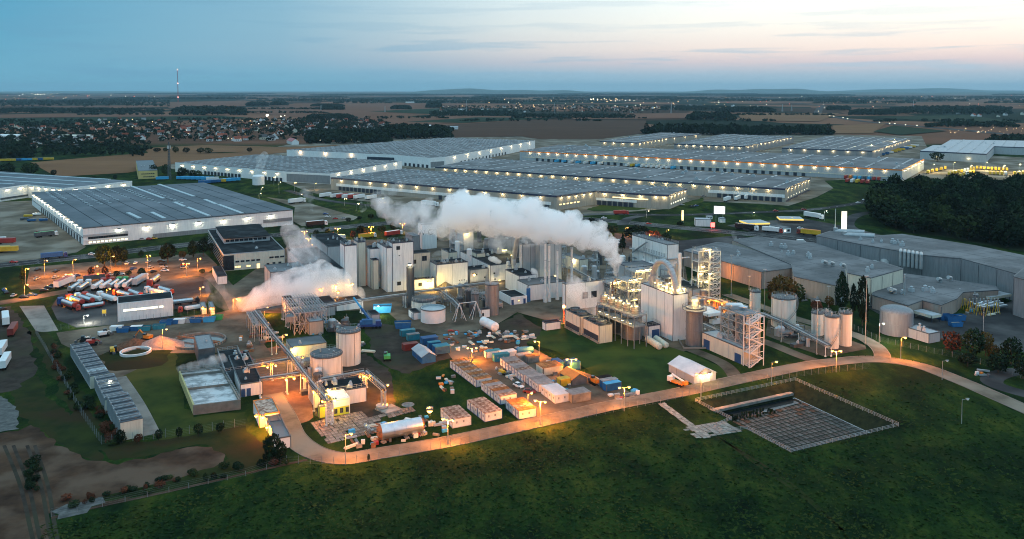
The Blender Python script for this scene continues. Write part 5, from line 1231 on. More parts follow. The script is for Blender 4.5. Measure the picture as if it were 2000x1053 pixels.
for i in range(nu_):
    for j in range(nv_):
        s0, s1, t0, t1 = i/nu_, (i+1)/nu_, j/nv_, (j+1)/nv_
        if s0 < .13 and t0 < .86: continue
        g_ = .085; q = [bil(s0+g_/nu_*1.2, t0+g_/nv_*1.5), bil(s1-g_/nu_*1.2, t0+g_/nv_*1.5), bil(s1-g_/nu_*1.2, t1-g_/nv_*1.5), bil(s0+g_/nu_*1.2, t1-g_/nv_*1.5)]
        mb = MB(); h_ = rnd.uniform(.0, .06); mb.prism([(p.x, p.y) for p in q], -DEP-.1, -DEP+h_)
        rusty = s0 < .4 and rnd.random() < .8-2.2*s0
        part('slab', mb, m_slabr if rusty else m_slab, bb)
mb = MB(); q = [bil(0, 0), bil(.17, 0), bil(.15, .5), bil(.12, .97), bil(0, .97)]; mb.add([p+UP*.10 for p in q], [(4, 3, 2, 1, 0)]); part('standing_water', mb, mat('black_standing_water', (.012, .02, .024), rough=.05, spec=.9), bb)
mb = MB(); e0, e1 = bil(-.03, .0)+UP*1.0, bil(-.03, .98)+UP*1.0; d = (e1-e0); ee = Vector((-d.y, d.x, 0)).normalized(); mb.obox(e0, d, ee*-1.3, UP*.8); mb.obox(e0-UP*1.05, d, ee*.4, UP*1.8); part('ledge', mb, m_concd, bb)
mb = MB(); rr = random.Random(5)
for k in range(110):
    s, t = rr.uniform(.08, .2), rr.uniform(.02, .6); p = bil(s, t); h_ = rr.uniform(.3, 1.0); w_ = .25
    for aa in (0, 90): d = dirv(rr.uniform(0, 180)); mb.add([p-d*w_, p+d*w_, p+d*w_*1.4+UP*h_, p-d*w_*.6+UP*h_], [(0, 1, 2, 3)])
part('reeds', mb, m_leaf[1], bb, kind='stuff')
def rail_fence(label, pts, h=1.15, step=2.2, cat='fence', rails=3, m=m_galv, n0='fence'):
    P = [G(x, y) if not isinstance(x, Vector) else x for x, y in pts]; t = thing(n0, label, cat, P[0])
    if not rail_fence.me:
        mb = MB(); mb.box(-.06, .06, -.06, .06, 0, h); rail_fence.me['p'] = mb.mesh('post', m)
    for a, b_ in zip(P, P[1:]):
        d = b_-a; L = d.length; n = max(1, round(L/step))
        for i in range(n): place('post', rail_fence.me['p'], a+d*i/n, t, math.atan2(d.y, d.x))
        for z in [h*(k+1)/rails-.08 for k in range(rails)]:
            mb = MB(); e = Vector((-d.y, d.x, 0)).normalized(); mb.obox(a+e*.07+UP*z, d, e*.05, UP*.09); part('rail', mb, m, t)
    return t
rail_fence.me = {}
rail_fence('white three rail fence round the sunken basin', [(1358, 785), (1553, 744), (1755, 833), (1545, 884), (1459, 839), (1410, 845), (1391, 837), (1429, 821), (1358, 785)])
# ================================================================ PROTOTYPES OF VEHICLES AND CABINS
def wheels(mb, xs, y, r=.5, w=.35):
    for x in xs:
        for s in (-1, 1): mb.tube((x, s*y-w/2, r), (x, s*y+w/2, r), r, 12)
def loft(mb, secs, mi=0, smooth=False):     # secs: list of (x, [(y, z)...]) closed sections
    n = len(secs[0][1]); v = [(x, y, z) for x, s in secs for y, z in s]
    f = [(k*n+i, k*n+(i+1) % n, (k+1)*n+(i+1) % n, (k+1)*n+i) for k in range(len(secs)-1) for i in range(n)]
    mb.add(v, f, mi, smooth); mb.add(v, [tuple(range(n-1, -1, -1)), tuple((len(secs)-1)*n+i for i in range(n))], mi)
    return mb
def sec(w, z0, z1, c=.12): return [(-w, z0), (w, z0), (w, z1-c), (w-c, z1), (-w+c, z1), (-w, z1-c)]
CAR = Proto()
mb = MB(); loft(mb, [(-2.15, sec(.82, .35, .80)), (-1.95, sec(.88, .28, .95)), (-.9, sec(.9, .26, .98)), (.9, sec(.9, .26, .92)), (1.9, sec(.86, .28, .75)), (2.15, sec(.78, .35, .62))]); CAR.add('body', mb, m_silverp, 'body')
mb = MB(); loft(mb, [(-1.75, sec(.74, .9, .98, .05)), (-1.25, sec(.70, .9, 1.40)), (.1, sec(.70, .9, 1.44)), (1.0, sec(.74, .88, .95, .05))]); CAR.add('window_glass', mb, m_glass)
mb = MB(); mb.box(-1.2, .1, -.62, .62, 1.40, 1.47); CAR.add('roof', mb, m_silverp, 'body')
for x in (-1.3, 1.35):
    for s in (-1, 1): mb = MB(); mb.tube((x, s*.86-.1, .32), (x, s*.86+.1, .32), .32, 10); CAR.add('wheel', mb, m_tyre)
def tractor(P, x, key='cab'):
    mb = MB(); loft(mb, [(x-2.1, sec(1.2, .7, 3.3)), (x-.4, sec(1.22, .5, 3.6, .25)), (x, sec(1.2, .5, 2.9, .3)), (x+.15, sec(1.15, .5, 2.0, .2))]); P.add('cab', mb, m_red, key)
    mb = MB(); mb.obox((x-.02, -1.05, 2.0), (.14, 0, -.0), (0, 2.1, 0), (-.12, 0, .8)); mb.box(x-1.0, x-.35, -1.235, -1.19, 1.8, 2.5); mb.box(x-1.0, x-.35, 1.19, 1.235, 1.8, 2.5); P.add('windscreen', mb, m_glass)
    mb = MB(); mb.box(x-6.2, x-.4, -.45, .45, .6, .95); wheels(mb, (x-1.0, x-4.6), 1.0, .5); P.add('chassis', mb, m_tyre)
TANKER = Proto()
mb = MB(); n = 16
for a, b_, r0, r1 in ((-7.6, -7.1, .7, 1.12), (-7.1, 3.4, 1.15, 1.15), (3.4, 3.9, 1.12, .7)): mb.tube((a, 0, 2.25), (b_, 0, 2.25), r0, n, r2=r1)
TANKER.add('tank_barrel', mb, m_alu, 'tank')
mb = MB(); mb.tube((-7.75, 0, 2.25), (-7.05, 0, 2.25), 1.0, 16, r2=1.19); TANKER.add('rear_cap', mb, m_alu, 'cap')
mb = MB(); mb.box(-6.5, 3, -.25, .25, 3.4, 3.48); 
for x in (-5, -2.5, 0, 2): mb.tube((x, 0, 3.3), (x, 0, 3.6), .3, 8)
TANKER.add('catwalk', mb, m_dgrey)
mb = MB(); mb.box(-7.2, 3, -1.0, 1.0, .9, 1.15); wheels(mb, (-6, -4.7, -3.4), 1.0, .5); TANKER.add('running_gear', mb, m_tyre)
mb = MB(); mb.box(-7.3, 3.2, -1.2, -1.12, 1.3, 1.7); mb.box(-7.3, 3.2, 1.12, 1.2, 1.3, 1.7); TANKER.add('side_rail', mb, m_red, 'cap')
tractor(TANKER, 7.2)
LORRY = Proto()
mb = MB(); mb.box(-7.6, 5.0, -1.27, 1.27, 1.15, 3.95); LORRY.add('trailer_box', mb, m_whitep, 'box')
mb = MB(); mb.box(-7.55, 4.95, -1.2, 1.2, 3.95, 4.03); LORRY.add('trailer_roof', mb, m_whitep, 'top')
mb = MB(); mb.box(-7.4, 4, -.5, .5, .8, 1.15); wheels(mb, (-6, -4.7, -3.4), 1.05, .5); LORRY.add('running_gear', mb, m_tyre)
tractor(LORRY, 7.6)
TRAILER = Proto()
mb = MB(); mb.box(-6.6, 6.6, -1.27, 1.27, 1.15, 4.0); TRAILER.add('trailer_box', mb, m_whitep, 'box')
mb = MB(); mb.box(-6.4, 5.5, -.5, .5, .8, 1.15); wheels(mb, (-5, -3.7, -2.4), 1.05, .5); TRAILER.add('running_gear', mb, m_tyre)
VAN = Proto()
mb = MB(); loft(mb, [(-2.9, sec(.98, .4, 2.5)), (1.2, sec(1.0, .35, 2.55, .2)), (2.2, sec(.98, .35, 1.4, .2)), (2.9, sec(.9, .4, 1.15, .2))]); VAN.add('body', mb, m_whitep, 'body')
mb = MB(); mb.obox((1.33, -.8, 2.35), (.92, 0, -.85), (0, 1.6, 0), (.06, 0, .06)); VAN.add('windscreen', mb, m_glass)
mb = MB(); wheels(mb, (-1.8, 1.8), .9, .36, .25); VAN.add('wheels', mb, m_tyre)
def CAB_PROTO(L=6.0, H=2.7, side_wins=2):
    P = Proto()
    mb = MB(); mb.box(.06, L-.06, .06, 2.38, .12, H-.12); P.add('wall', mb, m_cabin, 'wall')
    mb = MB(); mb.box(0, L, 0, 2.44, H-.12, H)
    for k in range(5): mb.box(.1, L-.1, .25+.45*k, .32+.45*k, H, H+.05)
    P.add('roof', mb, m_rusty_roof, 'roof')
    mb = MB()
    for x in (0, L-.14):
        for y in (0, 2.3): mb.box(x, x+.14, y, y+.14, 0, H-.12)
    mb.box(.14, L-.14, 0, .1, 0, .14); mb.box(0, .1, .14, 2.3, 0, .14); mb.box(.14, L-.14, 2.34, 2.44, 0, .14); mb.box(L-.1, L, .14, 2.3, 0, .14); P.add('frame', mb, m_bluep, 'frame')
    mb = MB(); mb.box(.0, .05, .9, 1.5, 1.3, 1.9); P.add('window', mb, m_grey)
    for k in range(side_wins): mb = MB(); mb.box(1.1+2.2*k, 1.6+2.2*k, .01, .055, 1.25, 1.9); P.add('window', mb, m_grey)
    mb = MB(); mb.box(L-.05, L+.01, .75, 1.6, .14, 2.1); P.add('door', mb, m_ltgrey, 'door')
    return P
CABIN = CAB_PROTO(); CABIN_S = CAB_PROTO(5.0, 2.6, 0)
CONT = Proto()
mb = MB(); mb.box(.08, 5.98, .08, 2.36, .1, 2.5)
for k in range(18): mb.box(.25+k*.32, .41+k*.32, .02, .08, .2, 2.4)
CONT.add('body', mb, m_blue, 'body')
mb = MB(); mb.box(0, 6.06, 0, 2.44, 2.5, 2.6)
for k in range(12): mb.box(.25+k*.48, .45+k*.48, .1, 2.34, 2.6, 2.64)
CONT.add('roof', mb, m_blue, 'roof')
for x in (0, 5.9):
    for y in (0, 2.3): mb = MB(); mb.box(x, x+.16, y, y+.14, 0, 2.5); CONT.add('corner_post', mb, m_dgrey, 'post')
mb = MB(); mb.box(-.02, .06, .2, 1.18, .2, 2.4); mb.box(-.02, .06, 1.26, 2.24, .2, 2.4); CONT.add('door', mb, m_blue, 'body')
def heading(ax, ay, bx, by):
    a, b_ = G(ax, ay), G(bx, by); d = b_-a; return a, b_, (a+b_)/2, math.atan2(d.y, d.x)
ORD = ['first', 'second', 'third', 'fourth', 'fifth', 'sixth', 'seventh', 'eighth', 'ninth', 'tenth', 'eleventh', 'twelfth', 'thirteenth', 'fourteenth', 'fifteenth', 'sixteenth']
# ---------------------------------------------------------------- tanker park
TP = [  # rear, front, proto, cab, tank, cap, label
 (109, 566, 144, 551, LORRY, m_whitep, m_whitep, m_red, 'red topped white box lorry at the left end of the rear lorry row'),
 (131, 577, 163, 556, TANKER, m_whitep, m_alu, m_alu, 'silver tanker second from left in the rear row, lit orange'),
 (147, 577, 180, 555, TANKER, m_whitep, m_alu, m_alu, 'bright silver tanker with white cab, third in the rear row'),
 (180, 571, 206, 554, TANKER, m_red, m_whitep, m_whitep, 'white barrelled tanker fourth from left in the rear row'),
 (196, 570, 223, 553, TANKER, m_red, m_whitep, m_whitep, 'white tanker with red cab beside the fourth one of the rear row'),
 (211, 569, 237, 552, TANKER, m_green, m_alu, m_alu, 'silver tanker with green cab in the rear row'),
 (225, 569, 250, 551, TANKER, m_green, m_alu, m_whitep, 'silver tanker with round white end, middle of the rear row'),
 (240, 568, 264, 550, TANKER, m_red, m_alu, m_whitep, 'silver tanker next to the grey box lorry in the rear row'),
 (259, 563, 289, 545, LORRY, m_whitep, m_ltgrey, m_ltgrey, 'grey box lorry at the right of the silver tankers'),
 (311, 546, 289, 563, TANKER, m_red, m_alu, m_alu, 'short silver tanker with dark red cab at the right end of the rear row'),
 (162, 551, 215, 545, LORRY, m_red, m_dgrey, m_red, 'long dark tipper lorry with bright red cab behind the rear row'),
 (150, 607, 113, 594, TANKER, m_bluep, m_alu, m_red, 'silver tanker with dark cab nearest the front left of the lorry park'),
 (164, 600, 130, 587, TANKER, m_red, m_alu, m_red, 'silver tanker with red roofed cab, second in the front left group'),
 (184, 597, 146, 585, TANKER, m_whitep, m_alu, m_red, 'silver tanker with white cab and red end in the front left group'),
 (196, 593, 163, 583, TANKER, m_red, m_whitep, m_whitep, 'white tanker tucked behind the front left group'),
 (199, 600, 152, 607, TANKER, m_red, m_alu, m_red, 'red ended silver tanker parked sideways in front of the others'),
 (228, 594, 190, 582, TANKER, m_whitep, m_whitep, m_whitep, 'white tanker standing alone left of the white office'),
 (257, 586, 223, 577, TANKER, m_red, m_alu, m_red, 'tanker with dark red cab partly behind the white office, left'),
 (277, 586, 245, 574, TANKER, m_red, m_alu, m_red, 'tanker with red cab partly behind the white office, middle'),
 (323, 582, 284, 573, TANKER, m_whitep, m_whitep, m_whitep, 'cream white tanker with white cab behind the white office, right'),
 (337, 579, 303, 569, TANKER, m_red, m_alu, m_red, 'silver tanker with red end at the right corner behind the white office'),
 (343, 596, 385, 591, TANKER, m_blackp, m_alu, m_alu, 'silver tanker lit from above right of the white office'),
 (398, 604, 350, 611, TANKER, m_red, m_whitep, m_whitep, 'white tanker with bright red cab beside the security booths')]
for ax, ay, bx, by, pr, cm_, tm, capm, lb in TP:
    a, b_, c, rz = heading(ax, ay, bx, by); sc = min(1.05, max(.78, (b_-a).length/15.5))
    pr.inst('tanker_lorry' if pr is TANKER else 'box_lorry', c, rz, lb, 'lorry', 'lorries in the tanker park', {'cab': cm_, 'tank': tm, 'cap': capm, 'box': tm, 'top': capm}, sc)
# other lorries
for ax, ay, bx, by, cm_, bm_, tm, lb in [
 (78, 507, 133, 502, m_bluep, m_blue, m_blue, 'blue curtain side lorry driving on the left highway'), (563, 399, 597, 395, m_whitep, m_whitep, m_whitep, 'white lorry parked alone on the concrete lot right of the big warehouse'),
 (597, 444, 640, 440, m_whitep, m_blackp, m_whitep, 'dark lorry with pale roof passing on the middle highway'), (66, 465, 114, 460, m_whitep, m_dgrey, m_green, 'dark green sided lorry with white cab in the yard of the big warehouse'),
 (1435, 447, 1482, 452, m_whitep, m_blackp, m_blackp, 'black box lorry with white cab beside the yellow petrol canopy'), (1488, 452, 1530, 456, m_red, m_whitep, m_whitep, 'white trailer lorry with dark red cab in front of the petrol station'),
 (1567, 423, 1612, 430, m_whitep, m_whitep, m_whitep, 'white lorry waiting on the far side of the petrol station'), (1603, 462, 1556, 457, m_dred, m_yel, m_orangep, 'lorry with orange yellow tarpaulin at the petrol station exit'),
 (700, 467, 735, 463, m_whitep, m_yel, m_orangep, 'lorry with yellow roof queued behind the white towers'), (752, 463, 786, 458, m_whitep, m_red, m_whitep, 'long white lorry with red side queued behind the white towers'), (640, 470, 675, 466, m_whitep, m_whitep, m_whitep, 'white lorry queued behind the white towers, furthest left'),
 (1182, 478, 1206, 476, m_whitep, m_whitep, m_whitep, 'white lorry with green leaf mark near the gas silos'),
 (875, 384, 905, 381, m_whitep, m_whitep, m_whitep, 'white lorry standing outside the dark roofed shed, partly in steam'), (822, 401, 858, 404, m_whitep, m_whitep, m_whitep, 'white lorry on the park road seen through the steam'), (12, 640, 10, 622, m_whitep, m_whitep, m_whitep, 'white lorry at the top of the lorry line on the far left')]:
    a, b_, c, rz = heading(ax, ay, bx, by); LORRY.inst('box_lorry', c, rz, lb, 'lorry', None, {'cab': cm_, 'box': bm_, 'top': tm}, min(1.1, max(.8, (b_-a).length/16)))
# trailers on the left edge
for (x, y, m_, lb) in [(25, 652, m_dred, 'dark red container trailer below the white lorry on the far left'), (3, 690, m_whitep, 'white box trailer at the left picture edge, upper one'), (10, 715, m_whitep, 'white box trailer with red underside at the left picture edge, lower one')]:
    c = G(x, y); TRAILER.inst('box_trailer', c, math.radians(113), lb, 'trailer', 'trailers on the far left', {'box': m_}, .9)
# trailers round the logistics park
r5 = random.Random(5)
MIX = [m_skyblue, m_whitep, m_yel, m_whitep, m_red, m_skyblue, m_green, m_whitep, m_yel, m_dgrey]
def trailers(px0, px1, n, rz, pal, lab, grp, jitter=0, zs=1.0, prob=1.0):
    A, B_ = G(*px0), G(*px1)
    for k in range(n):
        if r5.random() > prob: continue
        p = A+(B_-A)*((k+.5)/n); m_ = pal[r5.randrange(len(pal))] if jitter == 0 else pal[(k*jitter) % len(pal)]
        nm = {'sky_blue_tarpaulin': 'light blue', 'white_vehicle_paint': 'white', 'yellow_paint': 'yellow', 'red_paint': 'red', 'green_paint': 'green', 'dark_grey_metal': 'dark grey', 'orange_paint': 'orange'}.get(m_.name, 'pale')
        TRAILER.inst('box_trailer', p, rz+r5.uniform(-.03, .03), f'{nm} box trailer {lab}', 'trailer', f'{nm} trailers {grp}', {'box': m_})
R = math.radians
trailers((1082, 317), (1180, 323), 7, R(A2-90), [m_skyblue, m_whitep, m_skyblue, m_whitep], 'docked at the orange striped shed, left part', 'docked at the orange striped shed')
trailers((1222, 325), (1320, 331), 10, R(A2-90), [m_skyblue, m_whitep, m_whitep, m_yel], 'docked at the orange striped shed, middle', 'docked at the orange striped shed')
trailers((1355, 331), (1480, 338), 13, R(A2-90), [m_yel, m_yel, m_orangep, m_whitep, m_green, m_skyblue], 'docked at the orange striped shed, right part', 'docked at the orange striped shed')
trailers((1485, 338), (1540, 341), 6, R(A2-90), [m_skyblue, m_green, m_whitep], 'docked at the orange striped shed near the long shed corner', 'docked at the orange striped shed')
trailers((1648, 349), (1722, 353), 8, R(A2-90), [m_skyblue, m_red, m_orangep, m_skyblue, m_whitep, m_dgrey], 'parked before the right end of the orange striped shed', 'before the orange striped shed')
trailers((1650, 356), (1700, 359), 5, R(A2-90), [m_skyblue, m_red, m_yel, m_whitep], 'in the front row below the orange striped shed', 'in front of the orange striped shed')
for (a, b_, n) in (((1808, 340), (1850, 330), 5), ((1850, 343), (1905, 332), 9), ((1872, 346), (1905, 338), 5), ((1905, 330), (1970, 334), 9), ((1930, 341), (1968, 342), 5), ((1978, 342), (2010, 340), 4)):
    trailers(a, b_, n, R(60), [m_yel, m_yel, m_yel, m_whitep], 'parked beyond the dark wood on the right', 'beyond the dark wood')
trailers((1715, 305), (1790, 286), 10, R(150), [m_whitep, m_whitep, m_yel, m_blue], 'outside the right hand far shed', 'outside the right hand far shed')
trailers((1630, 303), (1700, 306), 8, R(A2-90), [m_whitep, m_yel, m_blue], 'between the far sheds and the orange striped shed', 'between the far sheds')
trailers((352, 351), (420, 353), 7, R(20), [m_whitep, m_skyblue, m_yel, m_skyblue], 'in the lot below the floodlit shed, rear row', 'in the lot below the floodlit shed')
trailers((395, 360), (462, 354), 7, R(20), [m_skyblue, m_skyblue, m_yel, m_blue], 'in the lot below the floodlit shed, front row', 'in the lot below the floodlit shed')
trailers((312, 352), (322, 352), 1, R(20), [m_skyblue], 'beside the yellow flat roofed building', 'beside the yellow building')
trailers((5, 316), (100, 313), 9, R(10), [m_yel, m_skyblue, m_blue, m_yel], 'in the depot left of the stubble field', 'in the depot left of the stubble field')
trailers((630, 385), (730, 390), 9, R(A2-90), [m_whitep, m_whitep, m_red, m_whitep], 'backed up to the dark roofed distribution shed', 'at the dark roofed distribution shed', prob=.8)
trailers((1410, 394), (1470, 388), 3, R(A2-90), [m_whitep], 'docked at the right end of the long shed', 'docked at the right end of the long shed')
trailers((-20, 474), (18, 478), 2, R(10), [m_red, m_whitep], 'at the left edge of the big warehouse yard', 'at the left edge of the warehouse yard')
trailers((-12, 493), (20, 494), 2, R(10), [m_yel], 'parked by the highway at the far left', 'by the highway far left')
for k, (x, y, m_) in enumerate([(48, 430, m_dgrey), (62, 433, m_blue), (85, 432, m_blue), (55, 424, m_yel), (72, 421, m_whitep)]):
    TRAILER.inst('small_trailer', G(x, y), R(15), ['dark skip trailer in the big warehouse yard, leftmost', 'blue skip in the warehouse yard beside the dark one', 'blue skip nearest the warehouse wall in the yard', 'small yellow trailer in the big warehouse yard', 'small white trailer in the big warehouse yard'][k], 'trailer', None, {'box': m_}, (.45, .8, .5))
# bus
LORRY.inst('bus', G(1213, 419), R(5), 'red bus crossing on the country road below the right sheds', 'bus', None, {'cab': m_red, 'box': m_red, 'top': m_red}, (.8, 1, .85))
# cars
def cars(lst, where, grp):
    for k, (x, y, rz, m_, cn) in enumerate(lst):
        CAR.inst('parked_car', G(x, y), R(rz), f'{cn} car {where}' if not where.startswith('@') else cn, 'car', grp, {'body': m_})
WP, BK, SV, BL, RD = m_whitep, m_blackp, m_silverp, m_bluep, m_red
cars([(72, 546, 90, SV, 'silver hatchback at the front left corner of the car park'), (74, 528, 90, BK, 'dark car in the rear left corner of the car park'), (110, 531, 90, BK, 'dark car alone in the middle left of the car park'), (109, 543, 80, SV, 'silver car in the front row of the car park, second from left'),
      (130, 542, 80, WP, 'white car under the pair of orange lamps'), (150, 540, 70, BL, 'dark blue car right of the orange lamp pair'), (217, 538, 20, WP, 'white car parked between two round trees, left'), (236, 537, 20, WP, 'white car parked between two round trees, right'),
      (248, 516, 100, WP, 'white car at the rear of the car park, left of two'), (265, 515, 100, WP, 'white car at the rear of the car park, right of two'), (290, 513, 90, SV, 'silver car at the rear of the car park near the lamp'), (260, 526, 80, BL, 'dark blue car in the middle of the car park'),
      (294, 524, 80, SV, 'silver car lit orange near the middle lamp'), (315, 512, 15, BK, 'black car at the rear right of the car park'), (318, 517, 15, BK, 'second black car at the rear right of the car park'), (320, 523, 15, SV, 'silver car in front of the two black ones'),
      (299, 532, 60, BK, 'dark car behind the small round trees'), (276, 533, 60, BK, 'dark car under the small tree'), (322, 530, 10, WP, 'white car beside the right shrubs of the car park'), (357, 509, 10, WP, 'white car by the orange lamp near the office'), (360, 518, 10, RD, 'red car near the office lamps'), (360, 524, 30, SV, 'silver car near the office lamps'),
      (8, 568, 130, BL, 'dark blue car at the left edge road, upper'), (12, 573, 130, BK, 'black car at the left edge road, lower'), (27, 579, 100, SV, 'silver car on the grass verge at the left'), (47, 582, 0, BK, 'black car left of the blue one on the verge'), (63, 578, 10, BL, 'blue car on the verge beneath the lamp'),
      (86, 569, 20, BK, 'black car left of the red topped lorry, lowest'), (94, 564, 20, BK, 'black car left of the red topped lorry, middle'), (104, 560, 20, BK, 'black car left of the red topped lorry, highest'), (3, 606, 80, BK, 'black car above the far left lorries'),
      (1013, 756, -50, WP, 'white estate car parked on the cabin street'), (1034, 767, -10, m_dred, 'low dark red car beside the white estate car'), (636, 419, 0, BL, 'dark car on the concrete lot, upper'), (278, 469, 10, SV, 'silver car outside the big warehouse, left'), (292, 468, 10, RD, 'red car outside the big warehouse'), (301, 467, 10, m_yel, 'yellow car outside the big warehouse'),
      (640, 424, 20, WP, 'white car on the concrete lot, lower left'), (655, 428, 20, RD, 'red car on the concrete lot'), (672, 428, 5, SV, 'silver car on the concrete lot, right'), (1180, 427, 0, WP, 'white car on the road near the roundabout'), (1172, 432, -20, SV, 'silver car on the slip road'), (1332, 401, 10, SV, 'silver car by the side lawn'), (1360, 403, 20, BL, 'dark blue car on the drive, right one'), (1352, 405, 20, BK, 'black car on the drive, left one'),
      (1374, 384, 15, SV, 'silver car behind the stepped shed corner'), (1390, 383, 15, RD, 'red car behind the stepped shed corner'), (1515, 413, 0, RD, 'red car on the country road, left'), (1570, 410, 0, RD, 'red car on the country road, middle'), (1676, 397, 25, WP, 'white car with headlights entering the wood edge, left'), (1688, 391, 30, WP, 'white car with headlights entering the wood edge, right'), (1494, 473, 0, SV, 'silver car on the bend behind the factory'),
      (75, 455, 10, RD, 'red car in the big warehouse yard, by the wall'), (1563, 447, 0, WP, 'white car by the petrol station hedge'), (1267, 438, -5, RD, 'red car crossing the highway bridge bend'), (27, 513, 0, RD, 'red car on the left highway'), (180, 498, 0, WP, 'white car with red stripe on the left highway')], '@', None)
VAN.inst('white_van', G(1565, 475), R(5), 'white van on the road behind the long grey factory', 'van')
for k, (x, y, m_) in enumerate([(1700, 386, WP), (1605, 232, WP), (1645, 237, WP)]): pass
# ---------------------------------------------------------------- site cabins
v_dir, u_dir = dirv(A0+90), dirv(A0)
def cabin_row(near, back, where, proto=CABIN, wall=m_cabin, roofs=(m_rusty_roof,), frame=m_bluep, ang=A0, step=2.5, grp='site cabins', z=0, sc=1.0, names=None):
    A, B_ = G(*near), G(*back); d = (B_-A); n = max(1, round(d.length/step/ (sc if isinstance(sc, float) else 1))); vd = d.normalized()
    rz = math.atan2(-vd.x, vd.y)        # the row runs along the cabins' local y
    for k in range(n):
        lb = (names[k] if names else f'site cabin {ORD[k]} from the front {where}')
        proto.inst('site_cabin', A+vd*step*k*(sc if isinstance(sc, float) else 1)+UP*z, rz, lb, 'cabin', grp, {'roof': roofs[k % len(roofs)], 'wall': wall, 'frame': frame}, sc)
mrr = m_rusty_roof
m_or_roof = mat('orange_rusted_roof', (.42, .20, .08), (.20, .09, .04), rough=.85, scale=.7, lo=.4, hi=.6, rand=.2)
m_gr_roof = mat('grey_cabin_roof', (.28, .28, .28), (.17, .17, .175), rough=.7, scale=.7, rand=.25)
cabin_row((930, 757), (876, 716), 'in the rear block left of the cabin street', roofs=(m_or_roof, mrr, m_or_roof, mrr))
cabin_row((977, 791), (937, 759), 'in the middle block left of the cabin street', roofs=(mrr, m_gr_roof, m_or_roof))
cabin_row((1013, 820), (986, 796), 'in the front block left of the cabin street', roofs=(m_or_roof, mrr, m_or_roof))
cabin_row((947, 825), (911, 797), 'in the free standing block of windowed cabins', roofs=(mrr,))
cabin_row((884, 837), (862, 815), 'in the block nearest the long steel vessel', roofs=(mrr,), frame=m_ltgrey)
cabin_row((1022, 748), (976, 713), 'in the rear block right of the cabin street', roofs=(m_gr_roof, m_gr_roof, m_rusty_roof))
cabin_row((1051, 767), (1028, 749), 'in the middle block right of the cabin street', roofs=(m_gr_roof,))
cabin_row((1084, 789), (1054, 767), 'in the white roofed block right of the cabin street', roofs=(m_rooftin,), frame=m_ltgrey)
cabin_row((966, 708), (960, 703), 'behind the rear block on the right', roofs=(m_teal,), wall=m_teal, names=['teal roofed cabin between street lamp and white cabin'])
def container(near, label, body=m_blue, roofm=None, L=6.06, ang=A0, z=0, h=1.0, w=1.0, cat='container', name='shipping_container'):
    P = G(*near)+UP*z
    return CONT.inst(name, P, R(ang), label, cat, None, {'body': body, 'roof': roofm or body}, (L/6.06, w, h))
container((950, 701), 'white container with dark green roof behind the street lamp pair', m_whitep, m_teal)
container((981, 703), 'pale container left of the blue tanker barrel', m_whitep, m_cabin, w=1.4)
container((1013, 709), 'brown grey container in the middle of the yard', m_concd, m_gr_roof, w=1.3)
container((1030, 711), 'rust grey container right of the brown grey one', m_concd, m_or_roof, w=1.2, L=5)
container((1061, 735), 'tan roofed shed container with open dark side', m_cream, m_or_roof, L=8, w=2.4, h=1.1)
container((1113, 726), 'blue container with white lettering under the double street lamp', m_blue, m_blue, L=4.5, w=2.0, h=1.15)
container((1088, 722.5), 'blue container standing deeper behind the double street lamp', m_blue, m_blue, L=3, w=2.0, h=1.0)
container((1171, 754), 'white container with dark lid left of the two blue ones', m_whitep, m_roofdark, L=5)
container((1184, 766), 'blue container at the lawn corner by the street lamp', m_blue, m_skyblue, L=6, w=1.0)
container((1178, 760), 'blue container second in the pair by the lawn corner', m_blue, m_gr_roof, L=6, w=.9)
container((784, 659), 'teal container at the back of the blue container group', m_teal, m_teal)
container((797, 667), 'grey teal container in front of the teal one', m_teal, m_gr_roof, L=5)
container((826, 675), 'bright blue container second from the back', m_blue, m_blue, L=6.6, w=1.5)
container((851, 694), 'big blue container with teal roof at the front of the group', m_blue, m_teal, L=6, w=1.7, h=1.15)
container((838, 684), 'blue container just behind the big blue one', m_blue, m_teal, L=5, h=1.05)
container((789, 687), 'dark red container left of the blue ones', m_dred, m_dred, L=6, w=1.2)
container((1095, 781), 'open white skip like box by the road bend', m_whitep, m_teal, L=4, w=1.2, h=.9)
container((1118, 789), 'grey brown storage box beside the white roofed cabins', m_concd, m_gr_roof, L=7, w=2.1, h=1.1)
# sheds with gable roofs
def gable(label, xn, yb, yt, xl, xr, wall, roofm, rise=1.6, ang=A0, name='gable_shed', cat='shed', depth=None, ridge='v', width=None, door=None, lampn=0):
    u, v = rot2(ang); P = G(xn, yb); z = hgt(xn, yb, yt); L = width or along(P, u, xr); Wd = depth or along(P, v, xl); t = thing(name, label, cat, P+u*L/2+v*Wd/2)
    mb = MB(); m = P+u*L/2
    A = [P, P+u*L, P+u*L+UP*z, m+UP*(z+rise), P+UP*z]; B_ = [p+v*Wd for p in A]
    mb.add(A+B_, [(0, 1, 2, 3, 4), (9, 8, 7, 6, 5), (1, 6, 7, 2), (5, 0, 4, 9)]); part('wall', mb, wall, t)
    for s in (0, 1):
        e = P+u*L*s+UP*z+(u*.3 if s else -u*.3)-UP*.1; k = m+UP*(z+rise+.02); mb = MB(); mb.obox(e-v*.3, k-e, v*(Wd+.6), UP*.12); part('roof_slope', mb, roofm, t)
    if door: mb = MB(); mb.obox(P+u*L*.35-v*.08, u*L*.38, v*.07, UP*z*.95); part('door', mb, door, t)
    n = int(Wd/4)
    for i in range(1, n): mb = MB(); mb.obox(P+v*Wd*i/n-u*.06, u*.05, v*.15, UP*z); part('wall_joint', mb, m_grey, t)
    for k in range(lampn): wall_lamp(t, P+u*L*(.3+.4*k)+UP*(z+.2), u, 260, WARM, None, .2, .9)
    return t
